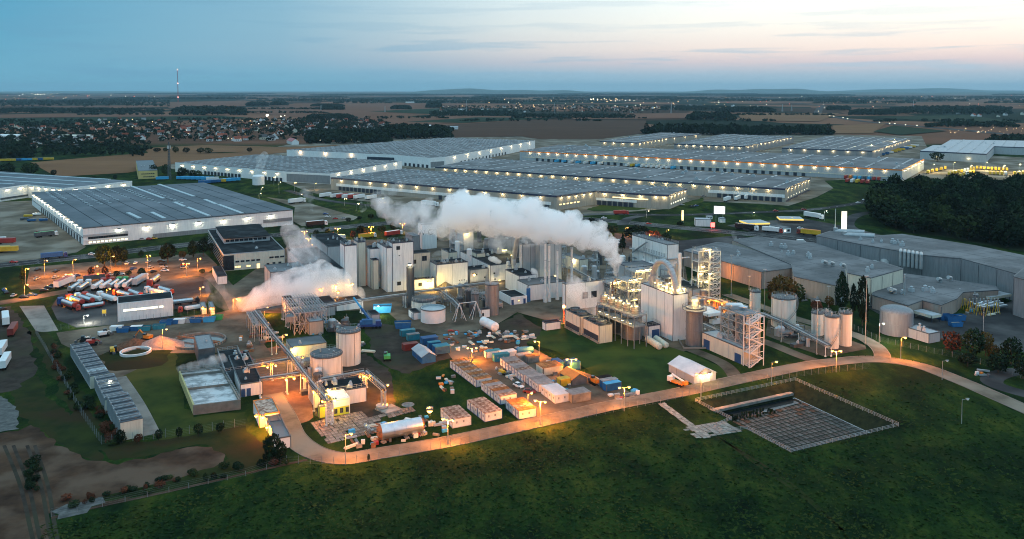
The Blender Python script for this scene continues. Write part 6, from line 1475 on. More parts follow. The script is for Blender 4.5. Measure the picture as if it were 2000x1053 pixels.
gable('white frame tent with grey sides and a pale ridged roof on the lawn', 1355, 751, 735, 1306, 1398, mat('pale_grey_tarpaulin', (.40, .42, .44), (.32, .34, .36), rough=.6), m_rooftin, 2.2, name='frame_tent', cat='tent', door=m_whitep, lampn=2)
gable('dark shed with orange rusted gable roof beside the yellow container', 1117, 754, 742, 1094, 1146, m_dgrey, m_orangep, 1.6)
container((1095, 757), 'yellow container leaning against the orange roofed shed', m_yel, m_yel, L=4, w=1.2)
gable('long blue shed with pale grey gable roof among the blue containers', 824, 711, 698, 805, 851, m_blue, m_rooflight, 1.5)
gable('long white house with red roof at the edge of the village', 570, 283, 277, 560, 584, m_whitep, m_red, 5, name='village_house', cat='house')
# row of louvred grey plant containers on the left
PC = Proto()
mb = MB(); mb.box(0, 5.9, .08, 2.4, 0, 4.2); PC.add('wall', mb, m_ltgrey, 'body')
mb = MB(); mb.box(-.05, 5.95, .02, 2.45, 4.2, 4.35); mb.box(.4, 5.5, 1.0, 1.5, 4.35, 4.6); PC.add('roof', mb, m_grey, 'roof')
for k in range(3): mb = MB(); mb.tube((.9+2*k, 1.9, 4.35), (.9+2*k, 1.9, 4.6), .45, 10); PC.add('fan', mb, m_dgrey)
mb = MB(); mb.box(-.25, 0, .5, 1.0, 1.0, 4.9); PC.add('duct', mb, m_galv)
for gi, (near, back, nm) in enumerate([((177, 760), (137, 694), 'rear'), ((206, 808), (184, 758), 'middle'), ((236, 862), (209, 806), 'front')]):
    A, B_ = G(*near), G(*back); d = B_-A; n = max(3, round(d.length/2.5)); vd = d.normalized(); rz = math.atan2(-vd.x, vd.y)
    for k in range(n):
        r_ = m_skylight if (gi == 0 and k == 2) else (m_grey if k % 2 else m_roofblue)
        PC.inst('plant_container', A+vd*2.5*k, rz, f'grey plant container, {ORD[min(k,15)]} from the front, {nm} group of the left row', 'container', 'plant containers in the left row', {'roof': r_, 'body': m_cream if k == 0 else m_ltgrey}, (1, 1, (1.25 if gi == 2 else 1.0)))
for (x, y) in ((217, 742), (240, 773)):
    p = G(x, y, 5.2); t = thing('floodlight', 'white floodlight on the %s of the left container row' % ('rear corner' if y < 750 else 'front corner'), 'lamp', (p.x, p.y, 0)); mb = MB(); mb.tube((p.x, p.y, 0), p, .09, 6); part('post', mb, m_galv, t); wall_lamp(t, p, Vector((1, 0, 0)), 500, (1, .97, .75), None, .25, .9)
# ---------------------------------------------------------------- single yard objects
def lying_tank(label, A, B_, r, m, name='lying_vessel', cat='vessel', z=None, end=None):
    z = r+.5 if z is None else z; A = A+UP*z; B_ = B_+UP*z; d = (B_-A).normalized(); t = thing(name, label, cat, Vector(((A.x+B_.x)/2, (A.y+B_.y)/2, 0)))
    mb = MB(); mb.tube(A, B_, r, 32); part('barrel', mb, m, t)
    for q, s in ((A, -1), (B_, 1)): mb = MB(); mb.tube(q, q+d*s*r*.35, r*.99, 32, r2=r*.55); part('end_cap', mb, end or m, t)
    for f in (.2, .8): q = A+(B_-A)*f; e = Vector((-d.y, d.x, 0)); mb = MB(); mb.cbox(Vector((q.x, q.y, 0)), e, r*1.6, .6, z-r*.75); part('saddle', mb, m_dgrey, t)
    mb = MB()
    for f in (.3, .6): q = A+(B_-A)*f; e = q-d*.1; mb.tube(q-d*.08, q+d*.08, r+.06, 32)
    part('weld_band', mb, m, t)
    return t
bv = lying_tank('huge polished steel vessel lying on the slab yard by the road', G(743, 862), G(822, 847), 2.2, m_alu, end=m_rust)
mb = MB(); q = G(741, 862)
for k in range(9): a = math.radians(40*k); mb.tube(q+Vector((-1.2, .2, 2.7))+Vector((0, math.cos(a), math.sin(a)))*2.3, q+Vector((.2, -.2, 2.7))+Vector((0, math.cos(a), math.sin(a)))*2.3, .12, 5)
part('end_frame', mb, m_rust, bv, kind='stuff')
lying_tank('white storage tank lying among the scrap behind the silo', G(944, 638), G(967, 650), 1.9, m_whitep)
lying_tank('blue tank barrel lying behind the brown containers', G(1010, 694), G(1040, 692), 1.3, m_blue)
lying_tank('left one of two beige tapering scaffold sleeves on the lawn', G(1265, 668), G(1288, 683), 1.3, m_cream, 'canvas_roll', 'roll', z=1.2)
lying_tank('right one of two beige tapering scaffold sleeves on the lawn', G(1281, 666), G(1301, 680), 1.2, m_cream, 'canvas_roll', 'roll', z=1.1)
# mobile crane
c = G(722, 641); t = thing('mobile_crane', 'blue mobile crane with its boom raised in front of the white workshop', 'crane', c)
d = dirv(8); e = Vector((-d.y, d.x, 0))
mb = MB(); mb.cbox(c+UP*.9, d, 10, 2.6, .9); mb.cbox(c+d*3.6+UP*1.8, d, 2.2, 2.5, 1.4); part('carrier', mb, m_bluep, t)
mb = MB(); mb.cbox(c-d*1+UP*1.9, d, 4.5, 2.4, 1.9); mb.cbox(c-d*3.2+UP*1.8, d, 1.6, 2.6, 1.3); part('turntable', mb, m_blue, t)
mb = MB()
for x in (-3.8, -2.4, 1.4, 2.8, 4.2):
    for s in (-1, 1): q = c+d*x+e*1.1*s; mb.tube(q+UP*.55-e*.2, q+UP*.55+e*.2, .55, 10)
part('wheels', mb, m_tyre, t)
q0 = c+d*.5+UP*3; tip = G(692, 590); zt = hgt(692, 625, 582)
tp = G(691, 630); tp.z = hgt(691, 630, 581)
mb = MB(); mb.tube(q0, q0+(tp-q0)*.55, .55, 4); part('boom', mb, m_blue, t); mb = MB(); mb.tube(q0+(tp-q0)*.5, tp, .4, 4); part('boom_extension', mb, m_skyblue, t)
# cherry picker lorry
c = G(1322, 752); t = thing('boom_lift_lorry', 'white and orange boom lift lorry beside the frame tent', 'lorry', c); d = dirv(-52); e = Vector((-d.y, d.x, 0))
mb = MB(); mb.cbox(c+UP*.8, d, 6.2, 2.2, .5); part('flatbed', mb, m_orangep, t); mb = MB(); mb.cbox(c-d*2.6+UP*.8, d, 1.7, 2.2, 1.7); part('cab', mb, m_whitep, t)
mb = MB(); mb.tube(c-d*2.2+UP*3.2, c+d*3.6+UP*1.9, .35, 6); part('boom', mb, m_whitep, t); mb = MB(); mb.cbox(c+d*3.6+UP*1.2, d, 1.1, 1.8, 1.1); part('basket', mb, m_orangep, t)
mb = MB()
for x in (-2.4, 1.2, 2.4):
    for s in (-1, 1): q = c+d*x+e*s; mb.tube(q+UP*.5-e*.15, q+UP*.5+e*.15, .5, 10)
part('wheels', mb, m_tyre, t)
def excavator(label, x, y, rz, m, reach=5.5, up=3.5, sc=1.0):
    c = G(x, y); d = dirv(rz); e = Vector((-d.y, d.x, 0)); t = thing('excavator', label, 'excavator', c)
    mb = MB()
    for s in (-1, 1): mb.cbox(c+e*s*1.1*sc, d, 3.6*sc, .6*sc, .8*sc)
    part('tracks', mb, m_tyre, t)
    mb = MB(); mb.cbox(c-d*.6*sc+UP*.95*sc, d, 3.0*sc, 2.4*sc, 1.2*sc); part('house', mb, m, t); mb = MB(); mb.cbox(c+d*.5*sc+e*.6*sc+UP*.95*sc, d, 1.3*sc, 1.0*sc, 1.9*sc); part('cab', mb, m_glass, t)
    a = c+d*.9*sc+UP*1.6*sc; b_ = c+d*reach*.6*sc+UP*up*sc; f = c+d*reach*sc+UP*1.0*sc
    mb = MB(); mb.tube(a, b_, .28*sc, 4); part('boom', mb, m, t); mb = MB(); mb.tube(b_, f, .22*sc, 4); part('stick', mb, m, t); mb = MB(); mb.cbox(f-UP*.7*sc, d, 1.0*sc, 1.1*sc, .9*sc); part('bucket', mb, m_dgrey, t)
    return t
excavator('orange excavator digging at the soil heap near the clarifiers', 287, 664, 160, m_orangep, 6, 3.8)
excavator('yellow dumper like digger in front of the brown soil heap', 222, 690, -60, m_yel, 2.6, 2.2)
excavator('red loader among the machines left of the soil heaps', 180, 674, 20, m_red, 3, 2)
excavator('black machine beside the red loader', 165, 669, 200, m_blackp, 3, 1.6)
excavator('white and yellow machine behind the red loader', 203, 657, 40, m_whitep, 3, 2)
excavator('bright green telehandler parked on the mud', 756, 703, 100, m_green, 3.2, 2.6)
excavator('orange loader at the end of the cabin street', 1162, 750, 120, m_orangep, 3, 2.4)
excavator('yellow compact machine parked beside the rear cabins', 983, 731, -40, m_yel, 2, 1.8, .7)
excavator('dark red tipper rig beside the green black tank house', 475, 705, -35, m_dred, 4.5, 2.2, 1.3)
def heap(label, x, y, r, h, m, seed):
    c = G(x, y); rr = random.Random(seed); n = 20; mb = MB(); v = []; K = 5
    ph = [rr.uniform(0, 6) for _ in range(3)]
    for k in range(K+1):
        f = k/K
        for i in range(n):
            a = 2*math.pi*i/n; rad = r*(1-f)*(1+.18*math.sin(2*a+ph[0])+.1*math.sin(5*a+ph[1]))+.01
            v.append((c.x+rad*math.cos(a), c.y+rad*math.sin(a), h*(f**.9)*(1+.1*math.sin(3*a+ph[2])*(1-f))-.02))
    mb.add(v, [(k*n+i, k*n+(i+1) % n, (k+1)*n+(i+1) % n, (k+1)*n+i) for k in range(K) for i in range(n)], 0, True)
    return single('soil_heap', mb, m, label, 'heap')
m_soilb = mat('turned_brown_soil', (.16, .085, .055), (.08, .045, .03), rough=1, scale=.8, bump=.8, bdist=.3); m_soilp = mat('pale_pink_gravel_heap', (.30, .24, .22), (.2, .16, .15), rough=1, scale=.8, bump=.6, bdist=.2)
heap('brown soil heap beside the orange excavator, larger one', 262, 678, 7, 3.6, m_soilb, 1); heap('brown soil heap at the left of the larger one', 243, 680, 4.5, 2.2, m_soilb, 2); heap('pale pink gravel heap right of the excavator', 312, 676, 8.5, 4.2, m_soilp, 3)
heap('straw coloured heap behind the conveyor rack', 870, 562, 4, 3.2, mat('tan_grain_heap', (.25, .2, .13), (.16, .13, .08), rough=1, scale=1), 4)
heap('low grass mound carrying the small round clarifier', 266, 696, 15, .9, m_rough, 5)
def skip(label, x, y, m, sc=1.0, rz=8, full=False):
    c = G(x, y); t = thing('skip', label, 'skip', c, 'skips along the service yard'); d = dirv(rz); e = Vector((-d.y, d.x, 0)); w, l, h = 1.2*sc, 2.2*sc, 1.6*sc
    mb = MB(); a = [c-d*l*.85-e*w, c+d*l*.85-e*w, c+d*l*.85+e*w, c-d*l*.85+e*w]; b_ = [c-d*l-e*w+UP*h, c+d*l-e*w+UP*h, c+d*l+e*w+UP*h, c-d*l+e*w+UP*h]
    mb.add(a+b_, [(0, 1, 5, 4), (1, 2, 6, 5), (2, 3, 7, 6), (3, 0, 4, 7), (3, 2, 1, 0)]); part('body', mb, m, t)
    mb = MB(); i_ = [p+(c+UP*h-p)*.08 for p in b_]; i_ = [Vector((p.x, p.y, h*(.72 if not full else 1.02))) for p in i_]; mb.add(i_, [(0, 1, 2, 3)]); part('load', mb, m_whitep if full else m_concd, t)
    return t
for k, (x, y, m_, f, lb) in enumerate([(241, 648, m_blue, 0, 'blue skip leftmost in the service yard row'), (228, 645, m_whitep, 1, 'low skip heaped with white sacks left of the first blue skip'), (267, 645, m_blue, 1, 'blue skip heaped with a white sack'), (283, 645, m_teal, 0, 'teal blue skip right of the heaped one'), (311, 642, m_teal, 0, 'teal skip standing below the white office wall'), (325, 634, m_blue, 0, 'dark blue skip in the far line, leftmost'), (338, 632, m_blue, 0, 'dark blue skip in the far line, second'), (351, 631, m_whitep, 1, 'pale skip in the far line'), (368, 629, m_ltgrey, 0, 'light grey tall skip in the far line'), (383, 629, m_blue, 0, 'blue skip between grey and bright blue ones'), (409, 628, m_skyblue, 0, 'bright blue skip next to the green one'), (424, 624, m_green, 0, 'long bright green skip at the right end of the line')]):
    skip(lb, x, y, m_, 1.15, 8, f)
skip('dark blue skip standing on the road beside the open topped white tank', 787, 640, m_blue, 1.6); skip('bright blue skip near the small blue roofed hut', 747, 609, m_skyblue, 1.9)
skip('blue skip on the right yard beside the stilted canopy, left', 1845, 624, m_blue, 1.4); skip('blue skip on the right yard, middle', 1858, 626, m_blue, 1.4); skip('blue skip on the right yard, right', 1870, 625, m_blue, 1.4); skip('low dark blue skip in front of the other three on the right yard', 1866, 637, m_blue, 1.2)
B('kiosk', 'tiny dark roofed hut with a bright white floodlight behind the blue crane', (725, 632, 616, 716, 742), m_ltgrey, m_roofdark)
# scrap and building materials: single pieces in a loop
SCR = [m_concd, m_whitep, m_rust, m_dgrey, m_galv, m_skyblue, m_cabin, m_red, m_orangep, m_pipe, m_cream]
_cr = MB(); _cr.box(-.5, .5, -.5, .5, 0, 1); _cr_me = _cr.mesh('crate', m_concd)
_pi = MB()
for k in range(3): _pi.tube((-2.5, -.5+.5*k, .2), (2.5, -.5+.5*k, .2), .2, 8)
for k in range(2): _pi.tube((-2.5, -.25+.5*k, .55), (2.5, -.25+.5*k, .55), .2, 8)
_pi_me = _pi.mesh('pipe_stack', m_galv)
def clutter(poly, n, where, seed, smax=2.2):
    rr = random.Random(seed); P = [G(x, y) for x, y in poly]; xs = [p.x for p in P]; ys = [p.y for p in P]; k = 0; tries = 0
    while k < n and tries < n*30:
        tries += 1; p = Vector((rr.uniform(min(xs), max(xs)), rr.uniform(min(ys), max(ys)), .05))
        if not inside(p, P): continue
        k += 1
        if rr.random() < .28:
            o = link('pipe_stack', _pi_me); o.location = p; o.rotation_euler.z = rr.choice([R(A0), R(A0+90), rr.uniform(0, 3)]); s = rr.uniform(.5, 1.1); o.scale = (s, s, s); m_ = rr.choice([m_galv, m_rust, m_pipe, m_cream])
            o.material_slots[0].link = 'OBJECT'; o.material_slots[0].material = m_; tag(o, f'stack of {dict(galvanised_steel="silver", rusty_sheet="rusty", bare_steel_pipe="grey").get(m_.name, "pale")} pipes lying {where}', 'pipes', f'pipe stacks {where}')
        else:
            o = link('crate', _cr_me); o.location = p; o.rotation_euler.z = rr.choice([R(A0), R(A0)+rr.uniform(-.4, .4), rr.uniform(0, 3)]); o.scale = (rr.uniform(.8, smax), rr.uniform(.6, smax*.7), rr.uniform(.3, 1.3)); m_ = rr.choice(SCR)
            o.material_slots[0].link = 'OBJECT'; o.material_slots[0].material = m_
            cn = {'stained_concrete': 'stained grey', 'white_vehicle_paint': 'white', 'rusty_sheet': 'rusty brown', 'dark_grey_metal': 'dark', 'galvanised_steel': 'silver', 'sky_blue_tarpaulin': 'light blue', 'white_cabin_panel': 'off white', 'red_paint': 'red', 'orange_paint': 'orange', 'bare_steel_pipe': 'grey', 'cream_cladding': 'cream'}.get(m_.name, 'pale')
            tag(o, f'{cn} crate or pallet load {where}', 'crate', f'{cn} loads {where}')
clutter([(880, 642), (960, 648), (1030, 640), (1045, 660), (1000, 690), (900, 690), (850, 655)], 75, 'in the scrap yard behind the cabins', 1)
clutter([(690, 838), (830, 815), (870, 815), (880, 845), (700, 884), (650, 860)], 55, 'around the lying steel vessel', 2, 2.0)
clutter([(855, 735), (885, 735), (895, 765), (865, 775)], 12, 'on the grass left of the cabins', 3, 1.8)
clutter([(1195, 765), (1250, 768), (1240, 780), (1190, 780)], 10, 'beside the two blue containers at the lawn', 4, 2.4)
clutter([(630, 690), (700, 665), (745, 672), (740, 690), (712, 700)], 12, 'behind the tall streaked tank', 5)
clutter([(455, 640), (540, 630), (550, 690), (470, 690)], 22, 'under the gantry field', 6)
clutter([(560, 625), (650, 615), (690, 640), (600, 660)], 16, 'beneath the lattice hall', 7)
clutter([(1055, 700), (1090, 705), (1130, 740), (1160, 755), (1080, 760)], 16, 'between containers in the cabin yard', 8, 1.8)
clutter([(960, 715), (975, 720), (1030, 755), (1015, 758)], 14, 'along the cabin street kerb', 9, 1.3)
clutter([(1550, 560), (1640, 560), (1650, 590), (1560, 590)], 24, 'behind the poplars on the factory yard', 10)
clutter([(1880, 600), (1960, 596), (1960, 615), (1890, 618)], 14, 'among the yellow trestles', 11)
clutter([(1905, 722), (1940, 728), (1935, 738), (1905, 735)], 10, 'by the loop road on the right', 12, 1.5)
# concrete slabs of the storage yard and of the basin path
def slab_field(label, name, A, B_, C, n, m_, th, seed, skipf=0., h=.14, cat='paving'):
    """A origin, B_ end of the long side, C end of the short side (points); n x m_ slabs"""
    rr = random.Random(seed); t = thing(name, label, cat, A); d, e = (B_-A), (C-A)
    for i in range(n):
        for j in range(m_):
            if rr.random() < skipf: continue
            g_ = .06; p = A+d*((i+g_)/n)+e*((j+g_)/m_); w = d*(1-2*g_)/n; l = e*(1-2*g_)/m_
            mb = MB(); jj = Vector((rr.uniform(-.1, .1), rr.uniform(-.1, .1), 0)); mb.obox(p+jj, w, l, UP*(h+rr.uniform(-.04, .05))); part('slab', mb, th, t)
    return t
m_sl1 = mat('worn_yard_slab', (.27, .22, .19), (.15, .12, .10), rough=.95, scale=.5, rand=.3); m_sl2 = mat('pale_path_slab', (.32, .31, .28), (.2, .19, .17), rough=.95, scale=.5, rand=.25)
slab_field('old concrete slabs paving the storage yard at the road bend', 'slab_yard', G(640, 868), G(606, 826), G(745, 842), 9, 16, m_sl1, 1, .03)
slab_field('single line of square slabs leading from the hut to the vessel', 'slab_row', G(706, 832), G(698, 822), G(812, 803), 2, 14, m_sl1, 2, .1)
slab_field('straight concrete slab path from the road gate to the basin', 'slab_path', G(1285, 789), G(1298, 787), G(1375, 857), 2, 20, m_sl2, 3, .0)
slab_field('square patch of concrete slabs beside the basin ramp', 'slab_patch', G(1362, 857), G(1328, 836), G(1450, 843), 7, 9, m_sl2, 4, .06)
heap_ = None
# well shaft slab
slab_field('square slab with pipe shaft at the end of the lit bridge', 'shaft_slab', G(728, 800), G(752, 812), G(765, 790), 1, 1, m_concd, 5, 0, .4)
c = G(746, 797); mb = MB(); mb.tube(c, c+UP*5.2, .25, 8); mb.tube(c+Vector((.9, .5, 1)), c+Vector((.9, .5, 5)), .45, 10); mb.lathe(c, [(1.9, .35), (1.9, 1.0), (.02, 1.05)], 18); single('well_shaft', mb, m_galv, 'round well shaft with upright pipe at the end of the lit bridge', 'shaft')
c = G(797, 803); mb = MB(); mb.lathe(c, [(2.0, 2.1), (.3, 1.5), (.02, 1.5)], 20); mb.tube(c, c+UP*1.6, .15, 6); mb.lathe(c, [(.8, 0), (.8, .12), (.02, .14)], 12); single('dish', mb, m_concd, 'grey round dish on a short foot behind the vessel', 'dish')
lamp_light(bv, G(838, 812)+Vector((0, -1.5, 3.0)), 1400, SOD)
c = G(840, 812); t = thing('work_lamp', 'glaring orange work lamp behind the lying vessel', 'lamp', c); mb = MB(); mb.tube(c, c+UP*2.4, .08, 6); part('post', mb, m_galv, t); wall_lamp(t, c+UP*2.6, Vector((1, 0, 0)), 500, SOD, _sod_glass, .3, 2.2)
# ---------------------------------------------------------------- petrol station, signs, small houses
m_glowy = mat('glowing_yellow_edge', (1, .7, .2), emit=(1, .62, .12), es=.55)
t, *_ = canopy('petrol station canopy with glowing yellow edge, left one', 1462, 446, 436, 1452, 1502, roofm=m_rooflight, side=m_glowy, posts=2, ang=10, depth=14)
for f in (.2, .5, .8): lamp_light(t, G(1462+40*f, 443)+UP*3.4, 220, YEL)
t, *_ = canopy('petrol station canopy with glowing yellow edge, right curved one', 1524, 436, 427, 1518, 1568, roofm=m_rooflight, side=m_glowy, posts=2, ang=-8, depth=12)
for f in (.2, .6): lamp_light(t, G(1524+40*f, 434)+UP*3.4, 220, YEL)
B('petrol_shop', 'white petrol station shop with dark roof between the trucks', (1528, 456, 446, 1502, 1545), m_white, m_roofgrey, ang=20, wins=[('f', .3, .5, 2, 1.6, m_litw), ('f', .7, .5, 2, 1.6)])
B('small_shop', 'white wooden sided building with pale panels left of the petrol station', (1358, 442, 429, 1354, 1389), m_white, m_rooflight, ang=-8, depth=9, seams=5)
B('kiosk', 'white kiosk under the big billboard', (1406, 435, 427, 1403, 1417), m_white, m_rooftin, ang=0, depth=5)
B('kiosk', 'tiny white kiosk behind the white wooden sided building', (1381, 428, 422, 1379, 1392), m_white, m_grey, ang=0, depth=4, wins=[('f', .3, .5, 1, 1), ('f', .7, .5, 1, 1)])
B('yellow_building', 'yellow rendered flat building with window rows beyond the big warehouse', (270, 350, 337, 243, 308), mat('yellow_render', (.60, .48, .20), (.5, .4, .17), rough=.8), m_dgrey, wins=[('f', .2+.1*k, .62, 1.6, 1.0) for k in range(7)]+[('f', .3+.1*k, .25, 1.6, 1.0) for k in range(6)], height=9, vents=2)
def sign(name, label, x, yb, z0, z1, w, ang, m, glow=None, post=.12, d=.4):
    c = G(x, yb); t = thing(name, label, 'sign', c); u = dirv(ang); e = Vector((-u.y, u.x, 0))
    mb = MB(); mb.obox(c-u*w/2-e*d/2+UP*z0, u*w, e*d, UP*(z1-z0)); part('frame', mb, m_dgrey, t)
    mb = MB(); mb.obox(c-u*(w/2-.15)-e*(d/2+.06)+UP*(z0+.15), u*(w-.3), e*.05, UP*(z1-z0-.3)); part('panel', mb, m, t)
    if z0 > .5:
        for s in (-.3, .3): mb = MB(); mb.tube(c+u*w*s, c+u*w*s+UP*z0, post, 6); part('post', mb, m_galv, t)
    if glow: lamp_light(t, c-e*2.2+UP*(z0+z1)/2, glow[0], glow[1])
    return t, c, u, e
sign('billboard', 'big white lit billboard tilted beside the petrol station', 1405, 436, 7, 13, 8.5, -25, mat('lit_poster', (.8, .8, .8), emit=(.9, .92, .86), es=.6), (800, (1, .95, .85)))
sign('price_totem', 'narrow orange and white totem sign left of the small shop', 1333, 436, 2, 10, 1.8, 0, m_lit, (300, YEL))
mb = MB(); mb.box(0, 1, 0, 1, 0, 1)
sign('red_sign', 'glowing red sign on the petrol station drive', 1392, 448, 1.5, 5, 3.2, 0, mat('lit_red_sign', (.8, .1, .1), emit=(1, .10, .08), es=3.0), (500, (1, .08, .05)))
sign('pylon_sign', 'tall glowing cream pylon sign at the right end of the petrol station', 1648, 452, 0, 14.5, 4.2, 0, mat('lit_cream_sign', (.8, .8, .7), emit=(1, .86, .58), es=.7), (700, WARM))
chimney('white based mast left of the tall glowing pylon sign', 1631, 451, 408, 1.2, m_paintw, 3.5)
sign('sign_board', 'small yellow sign board on the grass beside the lorry park', 204, 618, 1.2, 3.2, 2.0, 10, m_yel)
# masts
def lattice_mast(label, x, yb, yt, w, m, nseg=14, lamps=0, name='lattice_mast'):
    c = G(x, yb); z = hgt(x, yb, yt); t = thing(name, label, 'mast', c); mb = MB()
    for s in ((-1, -1), (1, -1), (1, 1), (-1, 1)): mb.tube(c+Vector((s[0]*w, s[1]*w, 0)), c+Vector((s[0]*w*.3, s[1]*w*.3, z)), w*.12, 4)
    part('mast_leg', mb, m, t, kind='stuff'); mb = MB()
    for i in range(nseg):
        f, g_ = i/nseg, (i+1)/nseg; a, b_ = w*(1-.7*f), w*(1-.7*g_)
        for p, q in (((-1, -1), (1, -1)), ((1, -1), (1, 1)), ((1, 1), (-1, 1)), ((-1, 1), (-1, -1))):
            mb.tube(c+Vector((p[0]*a, p[1]*a, z*f)), c+Vector((q[0]*b_, q[1]*b_, z*g_)), w*.08, 4, caps=False); mb.tube(c+Vector((q[0]*a, q[1]*a, z*f)), c+Vector((p[0]*b_, p[1]*b_, z*g_)), w*.08, 4, caps=False)
    part('bracing', mb, m, t)
    if lamps:
        for k in range(lamps): mb = MB(); mb.ball(c+UP*z*(1-k*.42), w*1.3, 8, 5); part('beacon', mb, mat('far_beacon', (1, .3, .2), emit=(1, .45, .38), es=4), t)
    return t, c, z
t, c, z = lattice_mast('slim grey telecom mast with antennas behind the yellow building', 331, 351, 277, 1.5, m_dgrey)
mb = MB()
for k in range(6): mb.tube(c+Vector((1.6*math.cos(k), 1.6*math.sin(k), z*.82)), c+Vector((1.6*math.cos(k), 1.6*math.sin(k), z*.90)), .3, 6)
part('antenna', mb, m_whitep, t)
lattice_mast('very tall red lit radio mast on the horizon at the left', 348, 200, 136, 3.2, m_red, 18, 3)
for k, (x, yb, yt) in enumerate([(627, 215, 205), (752, 219, 207), (911, 221, 196), (1083, 223, 202), (1311, 222, 200), (1528, 218, 204), (1546, 217, 205), (1784, 214, 198)]):
    lattice_mast('grey electricity pylon in the fields, ' + ['leftmost', 'second from left', 'third from left', 'fourth from left', 'fifth from left', 'sixth from left', 'seventh from left', 'rightmost'][k], x, yb, yt, 2.6, m_galv, 8, name='electricity_pylon')
# ================================================================ STREET LAMPS
LPOST = {}
def street_lamp(x, yb, yt, label, double=False, ang=0, power=1500, color=SOD, glass=None, arm=1.6, group=None):
    c = G(x, yb); z = hgt(x, yb, yt); color = SOD if color is SOD else color; t = thing('street_lamp', label, 'street lamp', c, group)
    mb = MB(); mb.tube(c, c+UP*z, .13, 6, r2=.07); part('post', mb, m_galv, t)
    u = dirv(ang)
    for s in ((-1, 1) if double else (1,)):
        a = arm*s if double else arm
        q = c+u*a+UP*(z+.1); mb = MB(); mb.tube(c+UP*(z-.1), q, .05, 5); mb.cbox(q-UP*.0, u, 1.0, .4, .22); part('lamp_arm', mb, m_galv, t)
        mb = MB(); mb.ball(q-UP*.16, .36, 8, 5, sz=.7); part('bulb', mb, glass or m_sodium, t)
    lamp_light(t, (c+UP*(z-.9)+Vector((0, -.5, 0))) if double else q-UP*1.0, power*(1.2 if double else 1)*1.7, color, .3)
    return t
for a in [(1369, 775, 731, 'double headed street lamp before the frame tent', True, 0, 2200), (1219, 803, 757, 'double headed street lamp by the blue containers at the lawn', True, 10, 2200), (922, 706, 680, 'double headed street lamp behind the cabin rows', True, 5, 3200), (1116, 727, 702, 'double headed street lamp above the blue container', True, 0, 2400),
          (1053, 696, 667, 'single orange street lamp at the lawn edge behind the containers', False, 180, 2600), (675, 908, 849, 'street lamp at the outer bend of the perimeter road', False, 20, 2600), (875, 869, 820, 'double headed street lamp between vessel and cabins on the road', True, 160, 2600), (1055, 831, 784, 'double headed street lamp at the foot of the cabin street', True, 160, 3200),
          (1031, 808, 770, 'orange street lamp on the kerb of the white roofed cabins', False, 40, 2200), (1507, 750, 707, 'slim street lamp on the grass island front right', False, 0, 1500), (1633, 727, 686, 'double headed street lamp at the silo road junction', True, 0, 3600), (1759, 701, 660, 'glowing orange street lamp on the right grass bend', False, 0, 3600),
          (48, 582, 556, 'orange street lamp on the verge by the parked cars', False, 0, 2200), (50, 555, 525, 'street lamp at the left end of the car park', False, 0, 1600), (87, 540, 509, 'orange street lamp behind the car park, first', False, 0, 3000), (143, 537, 507, 'orange street lamp behind the car park, second', False, 0, 3000), (185, 540, 520, 'short orange street lamp in the car park middle', False, 0, 2500), (217, 526, 501, 'orange street lamp before the dark trees', False, 0, 3000), (288, 528, 499, 'orange street lamp between dark trees and car park', False, 0, 3000), (386, 528, 505, 'orange street lamp by the office corner', False, 0, 2600), (364, 540, 515, 'pair of orange lamps near the office', True, 0, 2200), (135, 552, 536, 'pair of orange lamps over the front of the car park', True, 0, 2400), (391, 578, 561, 'orange street lamp beside the flower bed', False, 0, 1800),
          (209, 580, 564, 'low yellow lamp among the tankers', False, 0, 900), (125, 592, 582, 'orange lamp at the corner of the tanker park', False, 0, 1300), (297, 584, 566, 'yellow lamp above the tankers behind the white office', False, 0, 900), (318, 684, 643, 'tall orange street lamp beside the gravel heap', False, 0, 1600),
          (456, 606, 584, 'orange lamp on the service road by the steam', False, 0, 900), (516, 616, 600, 'orange lamp behind the gantry field', False, 0, 1600), (660, 466, 446, 'double headed highway lamp left of the queued lorries', True, 0, 2400), (725, 460, 443, 'double headed highway lamp above the queued lorries', True, 0, 2400), (786, 454, 437, 'double headed highway lamp right of the queued lorries', True, 0, 2400),
          (595, 474, 452, 'double headed highway lamp glowing through mist', True, 0, 1100), (603, 485, 466, 'orange lamp pair in the mist, upper', True, 0, 1100), (615, 495, 478, 'orange lamp pair in the mist, lower', True, 0, 1100), (1168, 460, 443, 'round orange lamp left of the gas silos', False, 0, 1800), (1222, 458, 445, 'round orange lamp near the green leaf lorry', False, 0, 1800), (1264, 480, 459, 'round orange lamp above the conveyor house', False, 0, 1800), (1301, 463, 449, 'small red orange lamp behind the conveyor house', False, 0, 500),
          (735, 290, 280, 'lamp by the far white complex', False, 0, 600),
          (748, 780, 752, 'orange lamp beside the well shaft', False, 0, 1800), (601, 640, 622, 'small lamp on the lattice yard path', False, 0, 700), (552, 672, 654, 'yellow lamp in the yard left of the pump house', False, 0, 1300)]:
    street_lamp(*a[:4], double=a[4], ang=a[5], power=a[6])
for a in [(1717, 671, 632, 'white street lamp above the bend beside the poplars', 1400), (1610, 432, 412, 'white lamp post behind the petrol station', 400), (732, 618, 598, 'glaring white floodlight beside the blue crane', 1100), (164, 632, 616, 'bright white floodlight on the grass below the tankers', 1500), (1878, 828, 780, 'unlit grey lamp post far right by the road', 1), (1840, 742, 705, 'unlit lamp post on the meadow right of the junction', 1), (1469, 420, 415, 'small white road lamp on the country road', 200), (1263, 425, 412, 'white lamp near the roundabout', 300)]:
    street_lamp(*a[:4], power=a[4], color=(1, .96, .8), glass=m_led if a[4] > 1 else m_whitep)
